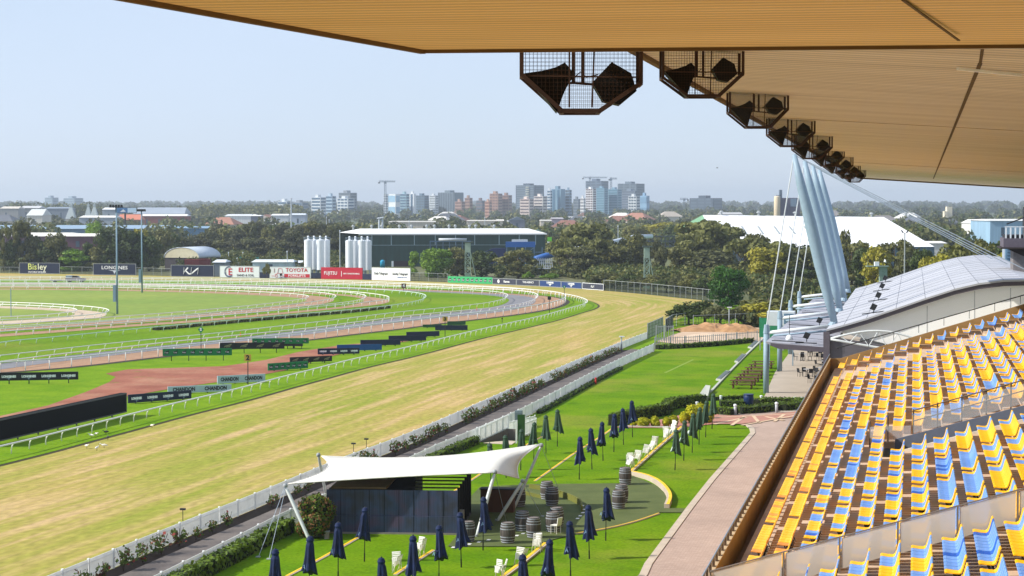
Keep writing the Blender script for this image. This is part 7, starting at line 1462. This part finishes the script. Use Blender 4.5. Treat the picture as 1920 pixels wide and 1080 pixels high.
for i, u in enumerate((655, 666, 678, 689)): silo(u, 452.5, 478+3*(i % 2), '%s white silo from the left in the cluster before the green shed' % WORDS[i], 'right cluster of white silos')
# dome shelter
p0 = XY(306, 515); W = 76*515/FPX; H0 = EYE-(483-VH)*515/FPX; H1 = EYE-(463-VH)*515/FPX; t_ = tag(empty('dome_shelter', (p0[0], p0[1], 0), YAW-.35), 'half-round fabric shelter with a cream end and grey-white roof', 'shelter'); nn = 14; pr = [(W/2-W/2*math.cos(PI*k/nn), H0+(H1-H0)*math.sin(PI*k/nn)) for k in range(nn+1)]
m = MB(); m.ext_y(pr+[(x*.97+W*.015, H0+(z-H0)*.95) for x, z in pr[::-1]], 0, 12); m.build('roof', M('shelter_grey', (186, 196, 206), .5, .05), t_, True); m = MB(); m.add([(x, .1, z) for x, z in pr], [tuple(range(nn+1))]); m.build('end_panel', M('shelter_cream', (206, 200, 172), .7, .08, .8), t_); m = MB(); m.box(.2, W-.2, .3, 11.5, 0, H0-.01); m.build('base_wall', M('shelter_base', (70, 66, 72), .8), t_)
for i, (u0, u1, vt, c) in enumerate(((345, 372, 486, (124, 52, 52)), (372, 392, 485.5, (112, 46, 48)))):
    x, y = XY(u0, 500); s = 500/FPX; r_ = tag(empty('shipping_container', (x, y, 0), YAW), '%s dark red container stack beside the dome shelter' % ('left', 'right')[i], 'container', 'dark red containers'); m = MB(); W = (u1-u0)*s; zt = EYE-(vt-VH)*s; m.box(0, W, 0, 2.4, 0, zt); m.build('body', M('container_red%d' % i, c, .7, .12, 1), r_); m = MB(); [m.box(W*k/8, W*k/8+.06, -.05, -.004, 0, zt) for k in range(9)]; m.build('corrugation', M('container_dark', (84, 34, 36), .7), r_)
for (u0, u1, vt, dep, c, lab) in ((392,455,487.5,560,(206,206,210),'long white low building with red signs behind the white billboards'),(473,548,491.5,500,(176,196,204),'wide pale blue-grey tank building behind the forklift billboard'),(548,568,493,560,(190,196,200),'small pale shed left of the silos'),(400,420,492,470,(120,130,140),'small grey yard hut left of the red-lettered billboard')):
    shed(u0, u1, vt-1.5, vt, dep, c, (206, 212, 216), lab, deep=9)
x, y = XY(470, 520); t_ = tag(empty('excavator', (x, y, 0), YAW), 'teal excavator-like machine with raised arm behind the billboards', 'machine'); tq = M('machine_teal', (32, 128, 116), .5); m = MB(); m.box(.0, 2.6, 0, 1.8, .9, 2.4); m.box(1.0, 2.0, .2, 1.6, 2.4, 3.3); m.build('body', tq, t_); m = MB(); m.box(-.3, 3.0, -.2, .3, 0, .85); m.box(-.3, 3, 1.5, 2, 0, .85); m.build('tracks', DKP, t_); m = MB(); m.bar((.4, .9, 2.2), (-2.8, .9, 3.4), .4); m.bar((-2.8, .9, 3.4), (-4.4, .9, 2.6), .3); m.build('arm', tq, t_)
# lattice towers
def lattice(u, vb, vt, dep, wpx, label):
    x, y = XY(u, dep); s = dep/FPX; H = EYE-(vt-VH)*s; w_ = wpx*s/2; t_ = tag(empty('camera_tower', (x, y, 0), YAW), label, 'tower', 'green steel camera towers'); lm_ = M('tower_pale_green', (146, 166, 148), .6, .08); m = MB(); hc = H*.72
    for sx in (-w_, w_):
        for sy in (-w_, w_): m.bar((sx, sy, 0), (sx, sy, hc), .14)
    for k in range(5):
        z0 = hc*k/5; z1 = hc*(k+1)/5
        for sy in (-w_, w_): m.bar((-w_, sy, z0), (w_, sy, z1), .09); m.bar((w_, sy, z0), (-w_, sy, z1), .09); m.bar((-w_, sy, z1), (w_, sy, z1), .1)
        for sx in (-w_, w_): m.bar((sx, -w_, z0), (sx, w_, z1), .09)
    m.build('lattice', lm_, t_); m = MB(); m.box(-w_*1.05, w_*1.05, -w_*1.05, w_*1.05, hc+.01, hc+2.2); m.build('cabin', lm_, t_); m = MB(); m.box(-w_*1.6, w_*2.1, -w_*1.4, w_*1.4, H-.25, H); m.build('canopy', M('tower_roof_dark', (70, 84, 76), .6), t_); m = MB(); [m.bar((sx, sy, hc+2.2), (sx, sy, H-.26), .1) for sx in (-w_, w_) for sy in (-w_, w_)]; m.build('corner_posts', lm_, t_)
    m = MB(); m.bar((w_, w_, hc), (w_*3.2, w_, 0), .12); m.bar((w_, -w_, hc), (w_*3.2, -w_, 0), .12)
    for k in range(9): t0 = k/9; m.bar((w_+w_*2.2*t0, w_, hc*(1-t0)), (w_+w_*2.2*t0, -w_, hc*(1-t0)), .1)
    m.build('stair', lm_, t_); m = MB(); m.box(-w_*1.1, w_*1.1, -w_*1.15, w_*1.1, 0, 1.4); m.build('base_box', M('tower_base', (120, 146, 124), .7), t_)
lattice(877,525,453,450,10,'green lattice camera tower before the green shed, nearer the silos'); lattice(1213,565,461,400,10,'tall pale lattice camera tower at the bend, among the gums')
# conveyors
CB = M('conveyor_blue', (40, 92, 160), .5, .06); CW_ = M('conveyor_white', (196, 204, 214), .5, .05)
t_ = tag(empty('conveyor', (0, 0, 0)), 'long raised white conveyor gallery climbing right above the gum trees', 'conveyor'); a = D(1004, 486, 500); b = D(1058, 470, 505); c_ = D(1140, 456, 520); d_ = D(1190, 444, 530); e_ = D(1222, 443, 535)
m = MB(); m.tube([b, c_, d_, e_], .6, 10); m.build('gallery', CW_, t_, True); m = MB(); m.tube([a, b], .85, 10); m.build('lower_gallery', CB, t_, True); m = MB()
for k in range(5): q = b.lerp(d_, k/4); m.bar((q.x-.8, q.y, 0), (q.x, q.y, q.z-.9), .2); m.bar((q.x+.8, q.y, 0), (q.x, q.y, q.z-.9), .2)
m.build('trestle', SILB, t_)
x, y = XY(948, 505); s = 505/FPX; t_ = tag(empty('conveyor_house', (x, y, 0), YAW), 'bright blue conveyor head with a white top, right end of the green shed', 'conveyor'); z = EYE-(457-VH)*s; m = MB(); m.box(0, 7.8, 0, 2.4, z-.9, z+.5); m.build('hood', CB, t_); m = MB(); m.box(1.6, 5.8, .2, 2, z+.51, z+1.1); m.build('cover', CW_, t_); m = MB(); [m.bar((xx, 0, 0), (xx, 0, z-.9), .22) for xx in (.3, 2.6, 5.2, 7.5, 9.6)]; m.bar((.3, 0, 1), (7.5, 0, z-1), .14); m.bar((7.8, 0, z-2.2), (9.6, 0, z-2.2), .16); m.build('frame', M('gantry_blue_grey', (96, 120, 146)), t_)
m = MB(); m.ext_y([(-7, z-4.8), (0, z-5.8), (0, z-1.2), (-3.2, z-1.2), (-6.6, z-2.6)], .5, 3); m.build('netting', M('net_navy', (30, 44, 84), .9, .1, 1), t_)
x, y = XY(998, 470); s = 470/FPX; t_ = tag(empty('steel_frame', (x, y, 0), YAW), 'white open steel frame structure below the lower conveyor', 'structure'); m = MB(); zt = EYE-(484-VH)*s; W = 40*s
for k in range(9): m.bar((W*k/8, 0, 0), (W*k/8*.7+W*.2, 0, zt), .14)
for k in range(6): m.bar((0+.2*k, 0, zt*k/6+.3), (W-.05*k, 0, zt*k/6+.3), .12)
m.build('frame', CW_, t_); m = MB(); m.box(-.6, W+.4, -1, 1, zt*.42, zt*.46); m.build('platform', CW_, t_)
x, y = XY(1176, 540); t_ = tag(empty('walkway_gantry', (x, y, 0), YAW), 'dark open steel walkway behind the second lattice tower', 'structure'); m = MB(); z = EYE-(452-VH)*540/FPX; s = 540/FPX
for k in range(14): m.bar((k*8*s, 0, z-3), (k*8*s, 0, z+1.4), .14)
for zz in (z-3, z-1.4, z, z+1.4): m.bar((0, 0, zz), (13*8*s, 0, zz), .2)
for k in range(4): m.bar((k*30*s, 0, 0), (k*30*s, 0, z-3), .3)
m.build('frame', M('gantry_dark', (64, 74, 92), .6), t_)
x, y = XY(1030.5, 520); t_ = tag(empty('green_sign', (x, y, 0), YAW), 'small square lime green and white sign at the right end of the green shed', 'sign'); z = EYE-(450-VH)*520/FPX; m = MB(); m.box(-.6, .6, 0, .15, z-.8, z+.8); m.build('panel', M('sign_lime', (110, 190, 60), .5), t_); m = MB(); m.box(-.6, .6, -.02, -.001, z-.8, z-.4); m.build('band', LWH, t_); m = MB(); m.bar((0, .1, 0), (0, .1, z-.8), .15); m.build('post', GALV, t_)
# big white roof
rL = D(1317.5, 403, 575); rR = D(1657, 407, 600); eR = D(1752, 462.5, 530); bL = D(1281, 423, 620); sh = eR-rR; eL = rL+Vector((sh.x*.75, sh.y*.9, sh.z)); bR = rR+(bL-rL)*.9; eL.z = eR.z
t_ = tag(empty('white_roofed_hall', (0, 0, 0)), 'huge hall with a bright white sloping roof and pale green gable behind the masts', 'building'); WR = M('roof_bright_white', (246, 246, 246), .5, .01)
m = MB(); m.add([tuple(rL), tuple(rR), tuple(eR), tuple(eL), tuple(bL), tuple(bR)], [(3, 2, 1, 0), (0, 1, 5, 4)]); o = m.build('roof', WR, t_)
gp = M('gable_green', (120, 166, 134), .8, .04); m = MB(); m.add([tuple(bL), tuple(rL), tuple(eL), (eL.x, eL.y, 0), (bL.x, bL.y, 0)], [(0, 1, 2, 3, 4)]); m.build('gable_wall', gp, t_)
m = MB(); m.add([(eL.x, eL.y, 0), (eR.x, eR.y, 0), (eR.x, eR.y, eR.z-.05), (eL.x, eL.y, eL.z-.05)], [(0, 1, 2, 3)]); m.add([(eR.x, eR.y, 0), (bR.x, bR.y, 0), (bR.x, bR.y, bR.z-.05), tuple(rR-Vector((0, 0, .05))), (eR.x, eR.y, eR.z-.05)], [(0, 1, 2, 3, 4)]); m.build('wall', M('hall_wall_blue_grey', (84, 108, 122), .8, .06), t_)
ax = (rR-rL); dn = (eL-rL)
for k, f_ in enumerate((.085, .17, .255, .34, .42, .50, .66, .74, .82)):
    a = rL+ax*f_+dn*.36+Vector((0, 0, .12)); b = rL+ax*f_+dn*.60+Vector((0, 0, .12)); m = MB(); m.bar(a, b, .45, .1); m.build('roof_light', M('roof_slot_grey', (150, 158, 160), .7), t_)
for f_ in (.1, .3, .5, .7, .93): p = rL+ax*f_; m = MB(); m.lathe([(.3, 0), (.3, .8), (.8, .9), (.3, 1.4)], 8); m.v = [(a+p.x, b+p.y, c+p.z) for a, b, c in m.v]; m.build('roof_vent', GALV, t_)
# silo building and cream tower on the right skyline
d = 880; x, y = XY(1462, d); s = d/FPX; t_ = tag(empty('silo_building', (x, y, 0), YAW), 'concrete silo building with cream cylinder and rooftop plant above the white roof', 'building'); zt = EYE-(371-VH)*s; m = MB(); m.box(0, 38*s, 0, 10, 0, zt); m.build('tower_body', M('silo_mauve', (108, 106, 122), .8, .06, .4, stretch=(3, 1, .2)), t_); m = MB(); m.lathe([(6*s, 0), (6*s, zt+.3), (5*s, zt+.8), (.1, zt+.9)], 16); m.v = [(a-1.2, b, c) for a, b, c in m.v]; m.build('cylinder', M('silo_cream', (206, 192, 166), .8, .05), t_, True)
m = MB(); m.box(0, 5*s, 1, 3, zt+.01, EYE-(356-VH)*s); m.box(-1.5, 1.0, 1, 2, zt+1, zt+1.3); m.build('lift_tower', M('silo_blue_grey', (110, 124, 140), .7), t_); m = MB(); m.box(20*s, 32*s, -.1, -.01, zt-4, zt-.3); m.build('panel', M('silo_panel', (128, 146, 166), .7), t_)
d = 1500; x, y = XY(1771, d); s = d/FPX; t_ = tag(empty('cream_tower', (x, y, 0), YAW), 'small stepped cream tower in the hazy trees on the right', 'building'); m = MB(); m.box(0, 6*s, 0, 6, 0, EYE-(396-VH)*s); m.box(5*s, 15*s, .5, 6, 0, EYE-(387.5-VH)*s); m.build('wall', M('cream_wall', (222, 212, 188), .8), t_); m = MB(); m.box(15*s, 17*s, 1, 4, 0, EYE-(393-VH)*s); m.build('side_wall', M('silo_mauve', (108, 106, 122)), t_)
# poles
for u, vb, vt, dep, r_0, lab in ((546,432,373,780,.32,'tall thin white pole above the dark tree belt'),(612,431,408,720,.12,'thin pole above the left silo cluster'),(617,426,413,760,.12,'second, shorter thin pole right of the first, above the silos'),(711,429,410,640,.45,'left one of two pale stacks behind the green shed'),(717,429,409,640,.45,'right one of two pale stacks behind the green shed'),(637,500,434,500,.12,'grey pole with a lamp head left of the right silo cluster'),(767,430,415,660,.1,'thin pole behind the middle of the green shed roof'),(428,488,475,520,.1,'short lamp pole before the dark belt, left one'),(455,488,475,520,.1,'short lamp pole before the dark belt, middle one'),(538,492,473,500,.12,'taller lamp pole right of the pale tank building'),(1159,444,425,620,.12,'thin pole above the raised conveyor'),(909,430,408,1000,.2,'white thin pole above the green shed with a ball top')):
    x, y = XY(u, dep); H = EYE-(vt-VH)*dep/FPX; o = tag(empty('pole', (x, y, 0)), lab, 'pole', 'thin poles in the distance'); m = MB(); m.tube([(0, 0, 0), (0, 0, H)], [r_0, r_0*.7], 8); m.build('shaft', CW_, o); m = MB(); m.lathe([(r_0*1.6, H), (r_0*1.6, H+.3), (.02, H+.4)], 6); m.build('cap', CW_, o)
x, y = XY(1697, 335); H = EYE-(437-VH)*335/FPX; o = tag(empty('lamp_pole', (x, y, 0), YAW), 'tall grey lamp pole with two angled heads before the white roof', 'lamp post'); m = MB(); m.tube([(0, 0, 0), (0, 0, H)], [.16, .1], 8); m.build('pole', GALV, o)
for s_ in (-1, 1): m = MB(); m.bar((0, 0, H-.05), (s_*.35, 0, H+.1), .06); m.bar((s_*.3, 0, H+.05), (s_*.6, 0, H+.5), .3, .18); m.build('lamp_head', DKP, o)
x, y = XY(1651, 310); s = 310/FPX; z = EYE-(500-VH)*s; o = tag(empty('platform_tower', (x, y, 0), YAW), 'small grey-green platform with white instruments above the curved roof', 'tower'); lm_ = M('tower_grey_green', (126, 146, 138), .6); m = MB(); m.box(-2.2, 1.3, -.8, .8, z, z+.15); m.build('platform', lm_, o); m = MB(); m.box(-.1, 1.1, -.5, .5, 0, z-.01); m.build('column', lm_, o); m = MB(); m.box(-.9, -.2, -.3, .3, z+.16, z+.8); m.build('instrument_box', LWH, o); m = MB(); m.lathe([(.05, 0), (.35, .3)], 10); m.xf(Matrix.Translation((.6, 0, z+.8)) @ Matrix.Rotation(1.2, 4, 'Y')); m.build('dish', LWH, o); m = MB(); m.bar((-.1, 0, z+.15), (-.1, 0, z+1.6), .06); m.build('aerial', DKP, o)
m = MB(); [m.box(q, q+.06, -.8, -.75, z+.15, z+1.0) for q in (-2.2, -1.2)]; m.build('guard_rail', lm_, o)
x, y = XY(1346, 1500); o = tag(empty('bird', D(1345, 315, 260), .6, sc=1.0), 'tiny dark bird flying high in the sky below the roof edge', 'bird'); m = MB(); m.tube([(-.15, 0, 0), (0, 0, .02), (.15, 0, 0)], [.02, .06, .02], 6); m.build('body', DKP, o); m = MB(); m.add([(-.05, 0, .02), (.06, 0, .02), (-.02, .38, .16), (-.05, -.38, .14)], [(0, 1, 2), (0, 1, 3)]); m.build('wings', DKP, o)
# ================================================================== HAZE
hz = bpy.data.materials.new('haze'); hz.use_nodes = True; n = hz.node_tree; n.nodes.remove(n.nodes["Principled BSDF"]); pv = n.nodes.new("ShaderNodeVolumePrincipled")
pv.inputs["Color"].default_value = (.80, .90, 1, 1); pv.inputs["Density"].default_value = HAZE; pv.inputs["Anisotropy"].default_value = .25
n.links.new(pv.outputs[0], n.nodes["Material Output"].inputs["Volume"])
m = MB(); m.box(-9500, 9500, -900, 12500, -1.5, 112); o = tag(m.build('haze', hz), 'thin pale blue haze filling the distance', 'haze', kind='stuff')
